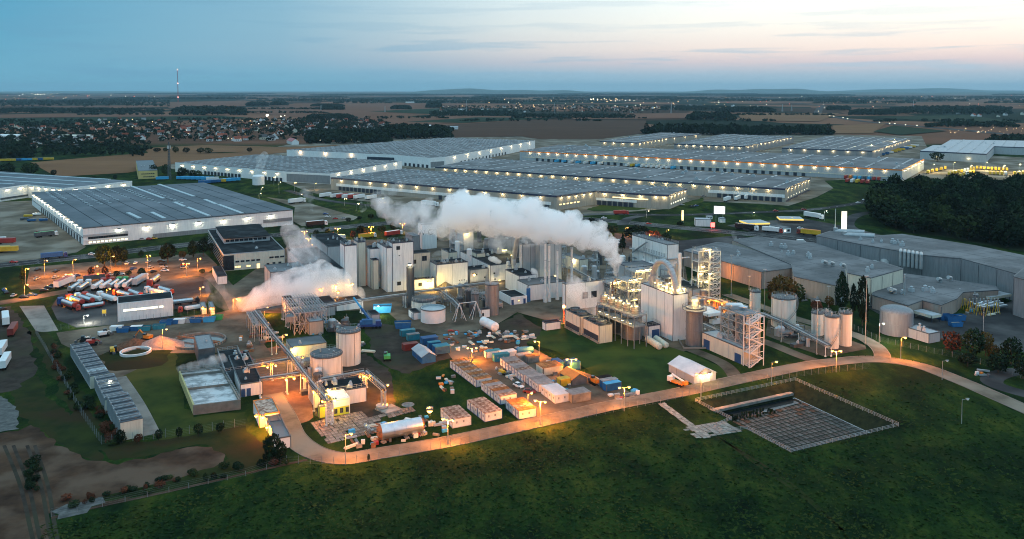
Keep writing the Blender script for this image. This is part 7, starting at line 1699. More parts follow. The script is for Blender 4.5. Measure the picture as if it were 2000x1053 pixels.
for k, (x, yb, yt) in enumerate([(545, 378, 356), (673, 402, 388), (697, 412, 398), (575, 375, 357), (535, 362, 346), (510, 382, 366), (614, 371, 358), (744, 395, 388), (586, 388, 380), (506, 390, 378)]):
    street_lamp(x, yb, yt, ['leftmost', 'second', 'third', 'fourth', 'fifth', 'sixth', 'seventh', 'eighth', 'ninth', 'tenth'][k]+' warm street lamp along the park road below the office front', power=900, color=(1, .66, .28), glass=m_yellamp, group='street lamps along the park road')
for k, (x, y) in enumerate([(1822, 338), (1862, 334), (1895, 340), (1925, 334), (1960, 341), (1990, 338), (1700, 300), (1745, 290)]):
    street_lamp(x, y, y-17, 'warm yard lamp among the yellow trailers beyond the sheds, ' + ['first', 'second', 'third', 'fourth', 'fifth', 'sixth', 'far left', 'far right'][k], power=9000, color=(1, .78, .36), glass=m_yellamp)
# tall dark masts inside the plant
for k, (x, yb, yt) in enumerate([(1690, 672, 540), (1595, 692, 588), (1526, 668, 588), (1428, 577, 499), (1493, 606, 527), (1618, 600, 560), (1920, 660, 600), (1463, 566, 540)]):
    c = G(x, yb); mb = MB(); mb.tube(c, c+UP*hgt(x, yb, yt), .16, 6, r2=.1); q = c+UP*hgt(x, yb, yt); mb.cbox(q, Vector((1, 0, 0)), 1.6, .8, .25); mb.tube(c, c+UP*.5, .3, 8)
    single('light_mast', mb, m_galv, ['tallest thin grey mast beside the poplars', 'thin grey mast before the left silo', 'thin mast before the wide white spiral stair tank', 'thin mast behind the lattice tower', 'thin mast before the low pinkish hall', 'thin mast behind the silos', 'thin mast on the right yard', 'short thin mast near the slim silo'][k], 'mast')
# red beacon column by the cooling towers
c = G(1101, 630); z = hgt(1101, 630, 599); t = thing('beacon_column', 'red glowing beacon column at the corner of the rear cooling tower', 'beacon', c); mb = MB(); mb.tube(c, c+UP*z, .2, 8); part('post', mb, m_red, t); mb = MB(); mb.ball(c+UP*z, .7, 8, 5); part('beacon_lamp', mb, mat('orange_beacon', (1, .4, .1), emit=(1, .32, .06), es=12), t); lamp_light(t, c+Vector((0, -1.4, z)), 2200, (1, .22, .06)); lamp_light(t, c+Vector((.8, -1.2, 2.5)), 700, (1, .5, .08))
# glow sources of the plant: each lamp a fitting on its building
def add_lamp(label, x, yb, z, power, color=SOD, glass=None, big=1.2):
    t, P, u, v, L, Wd, zz = BLD[label]; c = G(x, yb); wall_lamp(t, Vector((c.x, c.y, z)), u, power, color, glass or _sod_glass, .25, big)
add_lamp('low building with loading bay under an orange lamp', 714, 552, 8, 1800); add_lamp('low white annex with square window lit bright orange at its right end', 842, 566, 4.2, 2600, (1, .60, .10)); add_lamp('low white annex with square window lit bright orange at its right end', 836, 567, 4.4, 900, (1, .7, .2))
add_lamp('long stained white tank building with railed dark roof in the orange glow', 640, 797, 6.2, 2200, (1, .52, .09)); add_lamp('small yellow green painted hut with white upper half and three dark openings', 653, 816, 6, 1100, (1, .65, .15))
add_lamp('low building with grey felt roof under two orange lamps left of the tanks', 569, 703, 4.4, 1800, (1, .6, .12)); add_lamp('low building with grey felt roof under two orange lamps left of the tanks', 590, 712, 3, 1400, (1, .6, .12))
add_lamp('white hut glowing orange, nearest the aeration basin', 513, 838, 4.2, 1500); add_lamp('white hut glowing orange, nearest the aeration basin', 500, 836, 4.2, 900); add_lamp('small annex hut under the glowing orange hut', 521, 850, 3, 900)
add_lamp('white workshop with brown rust stain on its wall beside the blue crane', 660, 600, 7.4, 700); add_lamp('long bluish panelled workshop behind the lattice yard', 655, 592, 8.5, 450, (1, .50, .10)); add_lamp('long bluish panelled workshop behind the lattice yard', 688, 588, 8.5, 600, (1, .50, .10)); add_lamp('long bluish panelled workshop behind the lattice yard', 625, 598, 8.2, 250)
add_lamp('grey ribbed building glaring with yellow work light inside the steam', 984, 528, 12, 6000, (1, .72, .28), _lg_y, 2.2); add_lamp('grey ribbed building glaring with yellow work light inside the steam', 1000, 528, 9, 4000, (1, .72, .3), _lg_y, 1.8); add_lamp('grey ribbed building glaring with yellow work light inside the steam', 992, 530, 4, 2500, (1, .65, .2), _lg_y, 1.4)
add_lamp('grey steel clad block standing inside the steam behind the boiler house', 911, 500, 14, 1500, YEL, _lg_y, 1.5); add_lamp('low grey walled annex between the white box and the long roofed building', 925, 553, 5, 1200, WARM, None, 1.5)
add_lamp('broad white box building with dark roof and a row of small round vents', 870, 566, 1.5, 500, WARM, None, .6); add_lamp('broad white box building with dark roof and a row of small round vents', 896, 560, 1.5, 500, WARM, None, .6); add_lamp('long dark roofed building running back from its white gable end', 975, 552, 1.5, 700, WARM, None, .8)
add_lamp('white building with two lit windows and a small steaming roof vent', 1020, 577, 1.5, 600, WARM, None, .7); add_lamp('tall grey panelled boiler house behind the slim white chimneys', 1085, 553, 2, 900, WARM, None, .8); add_lamp('cream sloping shed right of the chimneys', 1115, 528, 6, 900, WARM, None, 1.0)
add_lamp('security_booth' if False else 'orange lit booth with small windows beside the tanker park', 412, 618, 4, 900); add_lamp('plain orange lit booth next to the windowed one', 396, 617, 4, 700)
add_lamp('open fronted grey building with dark overhanging roof right of the plume', 1268, 572, 5, 1200, YEL, _lg_y, 1.3); add_lamp('tall long clad conveyor house with railed roof and walkway', 1315, 548, 4, 1600, WARM, None, 1.4)
# fences
def mesh_fence(label, pts, h=2.2, step=3.0, m=m_grey):
    P = [G(x, y) for x, y in pts]; t = thing('wire_fence', label, 'fence', P[0]); pm = MB(); pm.box(-.04, .04, -.04, .04, 0, h); me = pm.mesh('post', m); w = MB()
    for a, b_ in zip(P, P[1:]):
        d = b_-a; n = max(1, round(d.length/step))
        for i in range(n): place('post', me, a+d*i/n, t)
        for k in range(5): w.tube(a+UP*(.2+.45*k), b_+UP*(.2+.45*k), .009, 3, caps=False)
    part('wire', w, m, t); return t
mesh_fence('wire fence along the far side of the perimeter road', [(560, 905), (675, 908), (880, 872), (1060, 834), (1215, 802), (1290, 787), (1440, 750), (1640, 726), (1700, 720)])
mesh_fence('tall wire fence on the left slope beside the container row', [(70, 652), (118, 735), (160, 812), (198, 868), (300, 858), (370, 848), (480, 832)], 2.6, 3)
mesh_fence('wire fence round the meadow corner left of the road bend', [(100, 1010), (200, 990), (330, 962), (480, 930), (560, 905)], 1.4, 5)
mesh_fence('fence behind the tank farm road and blockhouse', [(1660, 640), (1720, 668), (1840, 694), (1900, 706), (2010, 745)], 2.2, 3)
mesh_fence('fence along the top of the treatment yard', [(72, 650), (150, 640), (230, 632), (340, 618), (420, 612)], 2.4, 3)
# ---------------------------------------------------------------- vessels, cabinets and pipe loops standing between the plant buildings
def plant_bits(poly, n, where, seed, hmax=12):
    rr = random.Random(seed); P = [G(x, y) for x, y in poly]; xs = [p.x for p in P]; ys = [p.y for p in P]; k = 0; t_ = 0
    while k < n and t_ < n*40:
        t_ += 1; p = Vector((rr.uniform(min(xs), max(xs)), rr.uniform(min(ys), max(ys)), 0))
        if not inside(p, P): continue
        if any(-1 < (p-b[1]).dot(b[2]) < b[4]+1 and -1 < (p-b[1]).dot(b[3]) < b[5]+1 for b in BLD.values()): continue
        k += 1; q = rr.random(); h = rr.uniform(3, hmax); r = rr.uniform(.6, 1.8); m_ = rr.choice([m_tankg, m_galv, m_whitep, m_tankd, m_ltgrey]); cn = {'grey_insulated_tank': 'grey', 'galvanised_steel': 'silver', 'white_vehicle_paint': 'white', 'dark_steel_tank': 'dark'}.get(m_.name, 'pale grey')
        if q < .45:
            t = thing('process_vessel', f'{cn} upright vessel {where}', 'vessel', p, f'{cn} vessels {where}'); mb = MB(); mb.lathe(p, [(r, 0), (r, h), (r*.7, h+r*.3), (.02, h+r*.4)], 14); part('shell', mb, m_, t)
            mb = MB(); d = dirv(A0+90*rr.randrange(4)); mb.tube(p+UP*h*.8, p+UP*h*.8+d*4, .16, 6); mb.tube(p+UP*h*.8+d*4, p+d*4, .16, 6); mb.tube(p+UP*h, p+UP*(h+1.6), .14, 6); part('pipe_loop', mb, m_pipe, t, kind='stuff')
        elif q < .75:
            t = thing('plant_cabinet', f'{cn} equipment cabinet {where}', 'cabinet', p, f'{cn} cabinets {where}'); mb = MB(); mb.cbox(p, dirv(A0), rr.uniform(2, 6), rr.uniform(1.5, 3.5), h*.35); part('housing', mb, m_, t); place('roof_vent', vent_mesh(), p+UP*h*.35, t)
        else:
            frame_tower('scaffold_tower', f'small steel scaffold tower {where}', p, dirv(A0), dirv(A0+90), 1, 1, rr.uniform(3, 6), rr.uniform(2.5, 4), 0, [h*.35, h*.7], m=m_galv, r=.11, brace=rr.random() < .5).__setitem__('group', f'scaffold towers {where}')
plant_bits([(850, 500), (900, 470), (1000, 462), (1100, 470), (1110, 545), (1000, 560), (900, 545)], 74, 'in the steamy plant centre', 1, 15)
plant_bits([(1105, 540), (1150, 500), (1300, 520), (1345, 560), (1345, 600), (1240, 600), (1190, 570)], 46, 'around the rusty stacks', 2, 11)
plant_bits([(1345, 600), (1375, 580), (1440, 600), (1475, 640), (1420, 640), (1380, 625)], 12, 'behind the white canopy', 3, 6)
plant_bits([(780, 588), (950, 570), (1000, 590), (960, 610), (900, 618), (870, 600), (780, 612)], 18, 'along the main pipe rack', 4, 6)
plant_bits([(560, 690), (600, 680), (620, 735), (655, 790), (615, 800), (590, 740)], 14, 'below the diagonal pipe bridge', 5, 5)
plant_bits([(1500, 640), (1560, 645), (1620, 690), (1570, 690), (1520, 665)], 14, 'at the tank farm rack', 6, 3.5)
plant_bits([(1540, 570), (1700, 585), (1700, 600), (1540, 590)], 12, 'behind the poplars', 7, 4)
plant_bits([(640, 640), (660, 670), (715, 655), (700, 632)], 8, 'behind the streaked white tank', 8, 6)
# ================================================================ TREES
def crown_mesh(name, n, seed, m, shape='round', leaf=.9, W=1.0, H=1.0):
    """n leaf clumps spread through a unit crown (radius 1, from z=0 to z=2)"""
    r = np.random.RandomState(seed); lob = r.uniform(-1, 1, (9, 3)); lob /= np.linalg.norm(lob, axis=1)[:, None]; v = []; f = []
    k = 0
    while k < n:
        p = r.uniform(-1, 1, 3); q = np.linalg.norm(p)
        if q > 1 or q < .35: continue
        d = p/q; lump = .72+.28*max(0, (lob@d).max())**3-.18*(math.sin(d[0]*9+seed)*math.sin(d[1]*8)*math.sin(d[2]*7))
        p = d*(q**.45)*lump
        if shape == 'poplar': p = np.array([p[0]*(1-.35*max(0, p[2])), p[1]*(1-.35*max(0, p[2])), p[2]])
        if shape == 'cone': s = .5*(1-p[2]); p = np.array([p[0]*s*1.1, p[1]*s*1.1, p[2]])
        c = np.array([p[0]*W, p[1]*W, (p[2]+1)*H])
        a = r.normal(size=3); a /= np.linalg.norm(a); b_ = np.cross(a, d+r.normal(size=3)*.5); b_ /= np.linalg.norm(b_)+1e-6
        s = leaf*r.uniform(.6, 1.3)
        o = len(v); v += [c-a*s*.5, c+b_*s*.35, c+a*s*.5, c-b_*s*.35]; f.append((o, o+1, o+2, o+3)); k += 1
    me = bpy.data.meshes.new(name); me.from_pydata([tuple(x) for x in v], [], f); me.materials.append(m); me.update(); return me
CR = [crown_mesh('crown', 520, s, m_leaf[0], leaf=.26) for s in range(5)]
CRM = [crown_mesh('crown', 300, 20+s, m_leaf[0], leaf=.32) for s in range(4)]
POP = [crown_mesh('crown', 800, 30+s, m_leaf[0], 'poplar', leaf=.22) for s in range(2)]
CON = [crown_mesh('crown', 300, 40+s, m_leaf[0], 'cone', leaf=.3) for s in range(2)]
_tk = MB(); _tk.tube((0, 0, 0), (0, 0, 1), .5, 7, r2=.28); 
for k in range(3): a = 2.1*k; _tk.tube((0, 0, .75), (.9*math.cos(a), .9*math.sin(a), 1.35), .2, 5, r2=.08)
_trunk = _tk.mesh('trunk', m_bark)
rt = random.Random(77)
def tree(P, w, h, label, m=None, kind='round', name='tree', cat='tree', group=None, low=.12, near=True):
    P = Vector((P.x, P.y, 0)); t = thing(name, label, cat, P, group); t.rotation_euler.z = rt.uniform(0, 6.3)
    me = rt.choice({'round': CR if near else CRM, 'poplar': POP, 'cone': CON}[kind])
    c = link('crown', me, t); c.location = (0, 0, h*low); c.scale = (w/2, w/2, h*(1-low)/2)
    if m: c.material_slots[0].link = 'OBJECT'; c.material_slots[0].material = m
    k = link('trunk', _trunk, t); k.scale = (w*.07, w*.07, h*.42); return t
def treepx(x, yb, yt, wpx, label, **k):
    P = G(x, yb); h = hgt(x, yb, yt); tree(P, wpx*P.y/FPX, h, label, **k)
LD, LM, LA, LR = m_leaf
for a in [(204, 522, 474, 34, 'wide dark tree left in the group behind the car park', LD), (226, 520, 478, 24, 'dark tree in the middle of the group behind the car park', LD), (240, 518, 482, 22, 'smaller dark tree at the right of the car park group', LD), (328, 513, 474, 34, 'broad dark tree standing alone behind the parked cars', LD), (377, 505, 467, 20, 'dark tree left of the office block, first', LD), (397, 500, 463, 24, 'dark tree left of the office block, second', LD), (413, 495, 472, 12, 'small dark tree touching the office block', LD),
          (44, 552, 520, 16, 'dark conical shrub at the left end of the car park', LD), (178, 542, 520, 14, 'small round car park tree, leftmost', LR), (205, 541, 519, 14, 'small round car park tree, second', LR), (228, 540, 528, 14, 'round car park tree between the white cars', LD), (251, 539, 528, 14, 'round car park tree right of the white cars', LD), (277, 540, 522, 15, 'taller car park tree near the dark cars', LD), (275, 503, 489, 12, 'tree on the highway verge behind the car park', LD), (357, 506, 490, 16, 'autumn tint bush beside the office lamps', LA), (395, 535, 525, 12, 'bush beside the office entrance road', LM),  # the two russet car park trees have lamp glow in their leaf colour
          (533, 902, 845, 38, 'big dark bush tree beside the grey roofed hut', LD), (548, 905, 862, 26, 'smaller bush in front of the big dark one', LD), (720, 902, 886, 6, 'tiny young tree on the road verge', LM),
          (310, 862, 838, 16, 'dark shrub at the path end, left', LD), (350, 856, 834, 16, 'dark shrub beside the fence below the basin, first', LD), (388, 852, 826, 20, 'dark shrub beside the fence below the basin, second', LD), (430, 846, 824, 18, 'dark shrub beside the fence below the basin, third', LD), (236, 868, 838, 18, 'dark bush at the foot of the cream container', LD), (270, 866, 846, 18, 'brownish bush at the foot of the cream container', LR),
          (1526, 606, 538, 62, 'wide autumn tree in front of the factory halls', LA), (1556, 598, 552, 36, 'smaller green autumn tree beside the wide one', LM), (1595, 610, 586, 24, 'russet bush below the left poplar', LR), (1620, 600, 578, 20, 'yellow green bush behind the silos', LA), (1860, 690, 645, 40, 'russet tree at the right yard fence', LR), (1900, 700, 637, 44, 'dark tree in the right corner group', LD), (1925, 695, 648, 30, 'bright yellow autumn tree in the right corner', LA), (1940, 705, 672, 26, 'low yellow bush under the autumn tree', LA), (1975, 712, 655, 40, 'dark green tree near the right edge', LD), (1890, 715, 690, 40, 'dark bush by the white box, right corner', LD), (1950, 728, 690, 50, 'spreading dark bush at the loop road', LD), (1998, 740, 690, 40, 'dark bush cut by the right edge', LD),
          (1830, 316, 297, 28, 'round dark tree before the white roofed shed', LD), (1328, 442, 432, 14, 'dark bush at the foot of the totem sign', LD), (1155, 438, 425, 16, 'dark bush by the park road roundabout', LD), (1245, 470, 440, 60, 'dark hedge tree behind the conveyor house', LD), (1275, 478, 450, 40, 'russet leaved tree behind the conveyor house', LR), (1302, 476, 454, 22, 'dark shrub right of the russet tree', LD), (1216, 492, 456, 20, 'tall dark conifer left of the conveyor house', LD), (1203, 492, 470, 16, 'dark shrub by the tall conifer', LD), (1190, 452, 440, 40, 'low hedge by the lamps near the gas silos', LD)]:
    treepx(*a[:5], m=a[5], kind='cone' if 'conif' in a[4] or 'conical' in a[4] else 'round')
for a in [(1644, 608, 526, 28, 'left tall columnar poplar by the factory'), (1666, 612, 552, 15, 'short columnar poplar between the two tall ones'), (1684, 636, 536, 28, 'right tall columnar poplar by the factory')]: treepx(*a, kind='poplar', name='poplar', low=.02)
for k, (x, yb, yt, w, m_) in enumerate([(617, 467, 448, 14, LD), (640, 466, 446, 12, LD), (650, 468, 452, 10, LR), (705, 460, 440, 20, LD), (716, 462, 446, 12, LA), (745, 455, 440, 20, LD), (767, 452, 432, 12, LD), (690, 466, 450, 12, LR), (590, 478, 460, 10, LD), (570, 480, 465, 12, LD), (680, 434, 424, 12, LD), (724, 428, 417, 14, LD), (751, 426, 416, 14, LD), (702, 430, 422, 10, LD), (800, 420, 408, 14, LD), (835, 414, 402, 14, LD), (808, 448, 432, 14, LD), (630, 448, 440, 10, LD), (870, 408, 398, 16, LD), (490, 466, 452, 24, LD), (518, 470, 458, 10, LD), (468, 470, 456, 8, LD)]):
    treepx(x, yb, yt, w, 'tree or shrub on the highway verges behind the plant', m=m_, group='trees and shrubs along the highway behind the plant')
for k, (x, yb, yt, w) in enumerate([(60, 345, 315, 34), (15, 345, 318, 30), (105, 345, 330, 12), (182, 350, 343, 8), (225, 352, 340, 8), (300, 345, 320, 16), (322, 345, 320, 14), (356, 348, 326, 20), (376, 350, 330, 18), (388, 350, 332, 14), (307, 298, 288, 16), (324, 297, 287, 12), (343, 299, 286, 14), (364, 300, 288, 15), (392, 300, 288, 16), (407, 300, 288, 18), (487, 298, 288, 12), (280, 296, 288, 10)]):
    treepx(x, yb, yt, w, ['dark tree on the field edge beyond the left sheds', 'round dark field tree before the village'][k > 9], m=LD if k % 3 else LM, group=['trees beyond the left sheds', 'round field trees before the village'][k > 9])
# small weeds and bushes along the left fence, cable strip
for k in range(46):
    f = rt.random(); a, b_ = (88+70*f+rt.uniform(-6, 16), 665+150*f), None
    if k > 22: a = (165+60*f+rt.uniform(-8, 20), 775+95*f)
    P = G(*a); tree(P, rt.uniform(1.5, 4), rt.uniform(1, 3), 'low dark shrub on the fence slope left of the container row', m=rt.choice([LD, LD, LR, LM]), group='shrubs on the left fence slope', name='shrub', cat='shrub', low=0, near=False)
for k in range(40):
    x = rt.uniform(120, 560); y = 1000-(x-100)*.205+rt.uniform(-18, 4); P = G(x, y); tree(P, rt.uniform(1.2, 3), rt.uniform(.8, 2.2), 'low weed clump beside the dirt track', m=rt.choice([LD, LM, LR]), group='weed clumps beside the dirt track', name='shrub', cat='shrub', low=0, near=False)
for k in range(16): P = G(60+rt.uniform(-6, 20), 905+k*3.6); tree(P, rt.uniform(1.5, 3), rt.uniform(1, 2.4), 'low weed clump between the muddy ruts', m=LD, group='weed clumps between the muddy ruts', name='shrub', cat='shrub', low=0, near=False)
# the dark wood on the right: each tree its own
WD = [(1704, 402), (1742, 384), (1860, 377), (2080, 370), (2090, 500), (1985, 490), (1900, 474), (1840, 462), (1770, 455), (1730, 440), (1700, 405)]
WP_ = [G(x, y) for x, y in WD]; xs = [p.x for p in WP_]; ys = [p.y for p in WP_]; cnt = 0; pl = []
tries = 0
while cnt < 184 and tries < 9000:
    tries += 1; p = Vector((rt.uniform(min(xs), max(xs)), rt.uniform(min(ys), max(ys)), 0))
    if not inside(p, WP_) or any((p-q).length_squared < 110 for q in pl): continue
    pl.append(p); cnt += 1; edge = p.y < 470 or False
    tree(p, rt.uniform(13, 26), rt.uniform(11, 24), 'dark leafy tree of the dense wood on the right', m=LD if rt.random() < .75 else LM, group='trees of the dense dark wood on the right', near=True, low=.05)
sheet('wood_floor', mat('wood_floor_litter', (.02, .028, .014), (.012, .018, .01), rough=1), WD, .05)
# ---------------------------------------------------------------- far woods, hedges, villages
def np_clumps(items, name, label, cat, m, leafn=26):
    """items: (x, y, w, h) - one mesh of small crowns, for woods that read as one mass"""
    r = np.random.RandomState(len(items)+7); V = []; F = []
    for (x, y, w, h) in items:
        for k in range(leafn):
            d = r.normal(size=3); d /= np.linalg.norm(d); d[2] = abs(d[2]) if r.rand() < .7 else d[2]
            c = np.array([x+d[0]*w*.45, y+d[1]*w*.45, h*.55+d[2]*h*.42]); s = w*.30*r.uniform(.6, 1.2)
            a = r.normal(size=3); a /= np.linalg.norm(a); b_ = np.cross(a, d); b_ /= np.linalg.norm(b_)+1e-6; o = len(V)
            V += [c-a*s, c+b_*s*.8, c+a*s, c-b_*s*.8]; F.append((o, o+1, o+2, o+3))
    me = bpy.data.meshes.new(name); me.from_pydata([tuple(q) for q in V], [], F); me.materials.append(m); me.update(); o = link(name, me); o['kind'] = 'stuff'; return o
m_far = mat('distant_woodland', (.014, .026, .012), (.006, .013, .007), rough=1, scale=.03, space='World')
def wood(x0, x1, y0, y1, h, den, name='far_wood', slope=0, m=None, leafn=18, w=None):
    """y0 rear edge, y1 front edge in the photograph"""
    it = []; a = G((x0+x1)/2, y1); b_ = G((x0+x1)/2, y0); wd = (x1-x0)*a.y/FPX; w = w or h*.85; n = min(520, int(den*wd*max(b_.y-a.y, w)/(w*w)))
    for k in range(max(n, 4)):
        f = rt.random(); x = x0+(x1-x0)*rt.random(); y = a.y+(b_.y-a.y)*f; P = G(x, y1); yy = y+slope*(x-x0)
        ex = min(1, 4*min((x-x0), (x1-x))/(x1-x0)+.45); it.append(((x-1000)/FPX*yy*1.0, yy, w*rt.uniform(.8, 1.4), h*rt.uniform(.7, 1.15)*ex))
    np_clumps(it, name, None, None, m or m_far, leafn)
wood(1262, 1470, 260, 264, 20, 2.2); wood(1440, 1626, 260, 263.5, 17, 2.2); wood(1345, 1432, 231, 235, 22, 1.6); wood(1400, 1512, 217, 220, 20, 1.6)
for k in range(34): treepx(1264+k*10.7+rt.uniform(-3, 3), 264+rt.uniform(-.6, .8), 244+rt.uniform(-5, 5), rt.uniform(10, 17), 'dark tree at the front edge of the tree belt behind the sheds', m=LD, group='front trees of the belt behind the sheds', near=False)
wood(1660, 1750, 218, 225, 14, 1); wood(1740, 1975, 212, 224, 18, .8); wood(1615, 1660, 211, 215, 14, 1); wood(1810, 1990, 245, 249, 12, .5); wood(1930, 2060, 276, 281, 14, 1)
wood(340, 478, 216, 223, 22, 1.2); wood(482, 524, 204, 207, 18, 1.5); wood(530, 562, 203, 206, 18, 2); wood(608, 672, 206, 208.5, 12, 1.5); wood(625, 672, 211, 215, 12, 1.5); wood(765, 802, 210, 214, 14, 1.5); wood(835, 860, 205, 211, 22, 2)
wood(-20, 330, 196, 209, 16, .5); wood(-20, 320, 215, 222, 14, .8); wood(500, 900, 193, 199, 16, .35); wood(1150, 1500, 191, 198, 16, .35); wood(1560, 2000, 189, 197, 18, .35); wood(880, 1180, 196, 201, 13, .35)
wood(600, 760, 264, 281, 14, 1.3); wood(740, 880, 255, 272, 17, 1.3); wood(600, 690, 228, 233, 12, 1); wood(-20, 60, 290, 312, 13, 1.2)
wood(-20, 320, 236, 262, 9, .30, 'village_trees', leafn=14); wood(300, 640, 233, 278, 9, .32, 'village_trees', leafn=14); wood(-20, 290, 262, 306, 10, .40, 'village_trees', leafn=14); wood(560, 760, 236, 262, 9, .35, 'village_trees', leafn=14)
wood(860, 1290, 208, 222, 11, .40, 'village_trees', leafn=12); wood(1000, 1240, 226, 232, 10, .8, leafn=12); wood(840, 1010, 219, 227, 11, .7, leafn=12); wood(1290, 1420, 209, 216, 12, .4, 'village_trees', leafn=12)
for k in range(52):       # hedgerows and copses to the horizon
    y = rt.choice([184, 185.5, 187, 189, 191, 194, 198, 202]); x = rt.uniform(-50, 1950); wood(x, x+rt.uniform(60, 260), y-.6, y, 18, .5, 'distant_hedgerow', leafn=8, w=30)
for (a, b_, y) in ((150, 480, 225), (440, 640, 221.5), (690, 880, 232), (860, 1100, 227), (1380, 1520, 237.5), (480, 650, 214), (900, 1180, 237), (1100, 1262, 232), (1700, 1990, 238), (1420, 1640, 226)): wood(a, b_, y-.5, y, 9, .55, 'field_hedge', leafn=10, w=13)
_hs = {}
def house_mesh(rm, wm):
    k = (rm.name, wm.name)
    if k not in _hs:
        mb = MB(); mb.add([(-5, -4, 0), (5, -4, 0), (5, 4, 0), (-5, 4, 0), (-5, -4, 4), (5, -4, 4), (5, 4, 4), (-5, 4, 4), (-5, 0, 7.4), (5, 0, 7.4)], [(0, 1, 5, 4), (2, 3, 7, 6), (1, 2, 6, 9, 5), (3, 0, 4, 8, 7)], 0)
        mb.add([(-5.4, -4.6, 3.7), (5.4, -4.6, 3.7), (5.4, 0, 7.7), (-5.4, 0, 7.7), (-5.4, 4.6, 3.7), (5.4, 4.6, 3.7)], [(0, 1, 2, 3), (5, 4, 3, 2)], 1); mb.box(1.5, 2.4, .5, 1.3, 6.5, 8.6, 1)
        for x in (-3, 0, 3): mb.box(x-.6, x+.6, -4.04, -4.0, 1.2, 2.6, 2)
        me = mb.mesh('house', [wm, rm, m_glass]); _hs[k] = me
    return _hs[k]
m_tile = mat('red_clay_tiles', (.26, .075, .045), (.16, .05, .035), rough=.9, rand=.3); m_tiled = mat('grey_roof_tiles', (.10, .10, .105), (.07, .07, .075), rough=.9)
def houses(n, x0, x1, yf, label, grp, sc=1.0, red=.6):
    for k in range(n):
        x = rt.uniform(x0, x1); lo, hi = yf(x); P = G(x, lo+(hi-lo)*rt.random()); rd = rt.random() < red
        o = link('village_house', house_mesh(m_tile if rd else m_tiled, m_whitep if rt.random() < .7 else m_cream)); o.location = P; o.rotation_euler.z = rt.choice([.3, 1.87, .6, rt.uniform(0, 3)]); s = sc*rt.uniform(.8, 1.35); o.scale = (s, s, s)
        cn = 'red' if rd else 'grey'; tag(o, f'small pale house with {cn} roof {label}', 'house', f'{cn} roofed houses {grp}')
houses(150, 150, 750, lambda x: (234, 276) if x < 560 else (238, 262), 'among the trees of the left village', 'in the left village'); houses(36, -10, 160, lambda x: (246, 296), 'at the far left edge of the village', 'at the left edge of the village')
houses(30, 860, 1290, lambda x: (209, 220), 'in the distant village beyond the brown field', 'in the distant middle village', 1.3, .3); houses(10, 1290, 1500, lambda x: (207, 214), 'in the distant hamlet right of the village', 'in the distant hamlet', 1.5, .2); houses(14, 640, 720, lambda x: (236, 240), 'in the terrace row right of the village', 'in the terrace row'); houses(6, 1860, 2000, lambda x: (222, 232), 'near the motorway at the right', 'near the motorway', 1.3, .3)
for (x, y, L, w, m_, lb) in [(820, 250, 60, 14, m_whitep, 'long low white farm building beyond the left sheds'), (860, 253, 90, 12, m_rooflight, 'long grey farm shed right of the white farm building'), (700, 264, 46, 14, m_skyblue, 'blue roofed hall at the village edge'), (728, 264, 36, 14, m_whitep, 'white roofed hall beside the blue roofed one'), (900, 216, 26, 12, m_whitep, 'white church like farmhouse in the far fields'), (805, 201, 100, 20, m_whitep, 'long pale barn far out in the fields'), (1470, 196, 330, 60, m_skyblue, 'large pale blue roofed hall near the horizon right of centre'), (150, 271, 60, 16, m_cream, 'long cream building in the left village'), (8, 270, 70, 20, m_whitep, 'white apartment block at the left edge of the village')]:
    c = G(x, y); mb = MB(); mb.box(c.x-L/2, c.x+L/2, c.y-w/2, c.y+w/2, 0, 6); mb.add([(c.x-L/2-.5, c.y-w/2-.5, 6), (c.x+L/2+.5, c.y-w/2-.5, 6), (c.x+L/2+.5, c.y, 8.5), (c.x-L/2-.5, c.y, 8.5), (c.x-L/2-.5, c.y+w/2+.5, 6), (c.x+L/2+.5, c.y+w/2+.5, 6)], [(0, 1, 2, 3), (5, 4, 3, 2)], 1)
    single('farm_building', mb, [m_cream if m_ is m_skyblue else m_whitep, m_], lb, 'building')
# lights of the villages and towns
def lights(name, n, x0, x1, yf, sz, mats, z=5, post=False, seed=3):
    r = random.Random(seed); mbs = [MB() for _ in mats]
    for k in range(n):
        x = r.uniform(x0, x1); lo, hi = yf; P = G(x, r.uniform(lo, hi)); s = sz*P.y/FPX*r.uniform(.5, 1.3); b = r.randrange(len(mats)); c = P+UP*(z+s)
        mbs[b].add([c+Vector(q)*s for q in ((1, 0, 0), (-1, 0, 0), (0, 1, 0), (0, -1, 0), (0, 0, 1), (0, 0, -1))], [(0, 2, 4), (2, 1, 4), (1, 3, 4), (3, 0, 4), (2, 0, 5), (1, 2, 5), (3, 1, 5), (0, 3, 5)])
    for mb, m_ in zip(mbs, mats): single(name, mb, m_, None, None, None, 'stuff')
m_fl1 = mat('far_lamp_white', (1, .9, .7), emit=(1, .88, .62), es=2.6); m_fl2 = mat('far_lamp_orange', (1, .6, .3), emit=(1, .60, .26), es=2.4); m_fl3 = mat('far_lamp_red', (1, .2, .1), emit=(1, .18, .1), es=2)
lights('village_lights', 46, 60, 720, (236, 280), .75, [m_fl1, m_fl2]); lights('village_lights', 5, 500, 590, (229, 233), 1.6, [m_fl1]); lights('distant_town_lights', 70, 840, 1420, (196, 214), .7, [m_fl1, m_fl2], seed=5); lights('distant_town_lights', 26, 1150, 1240, (195, 199), .9, [m_fl2, m_fl1], seed=6)
lights('distant_town_lights', 24, 40, 115, (184.5, 186.5), .9, [m_fl1], seed=7); lights('distant_town_lights', 40, 0, 330, (186, 196), .6, [m_fl1, m_fl2, m_fl3], seed=8); lights('distant_town_lights', 60, 1400, 2000, (186, 212), .55, [m_fl1, m_fl2, m_fl3], seed=9); lights('motorway_lights', 26, 1850, 2000, (256, 268), .8, [m_fl2], seed=10, z=8)
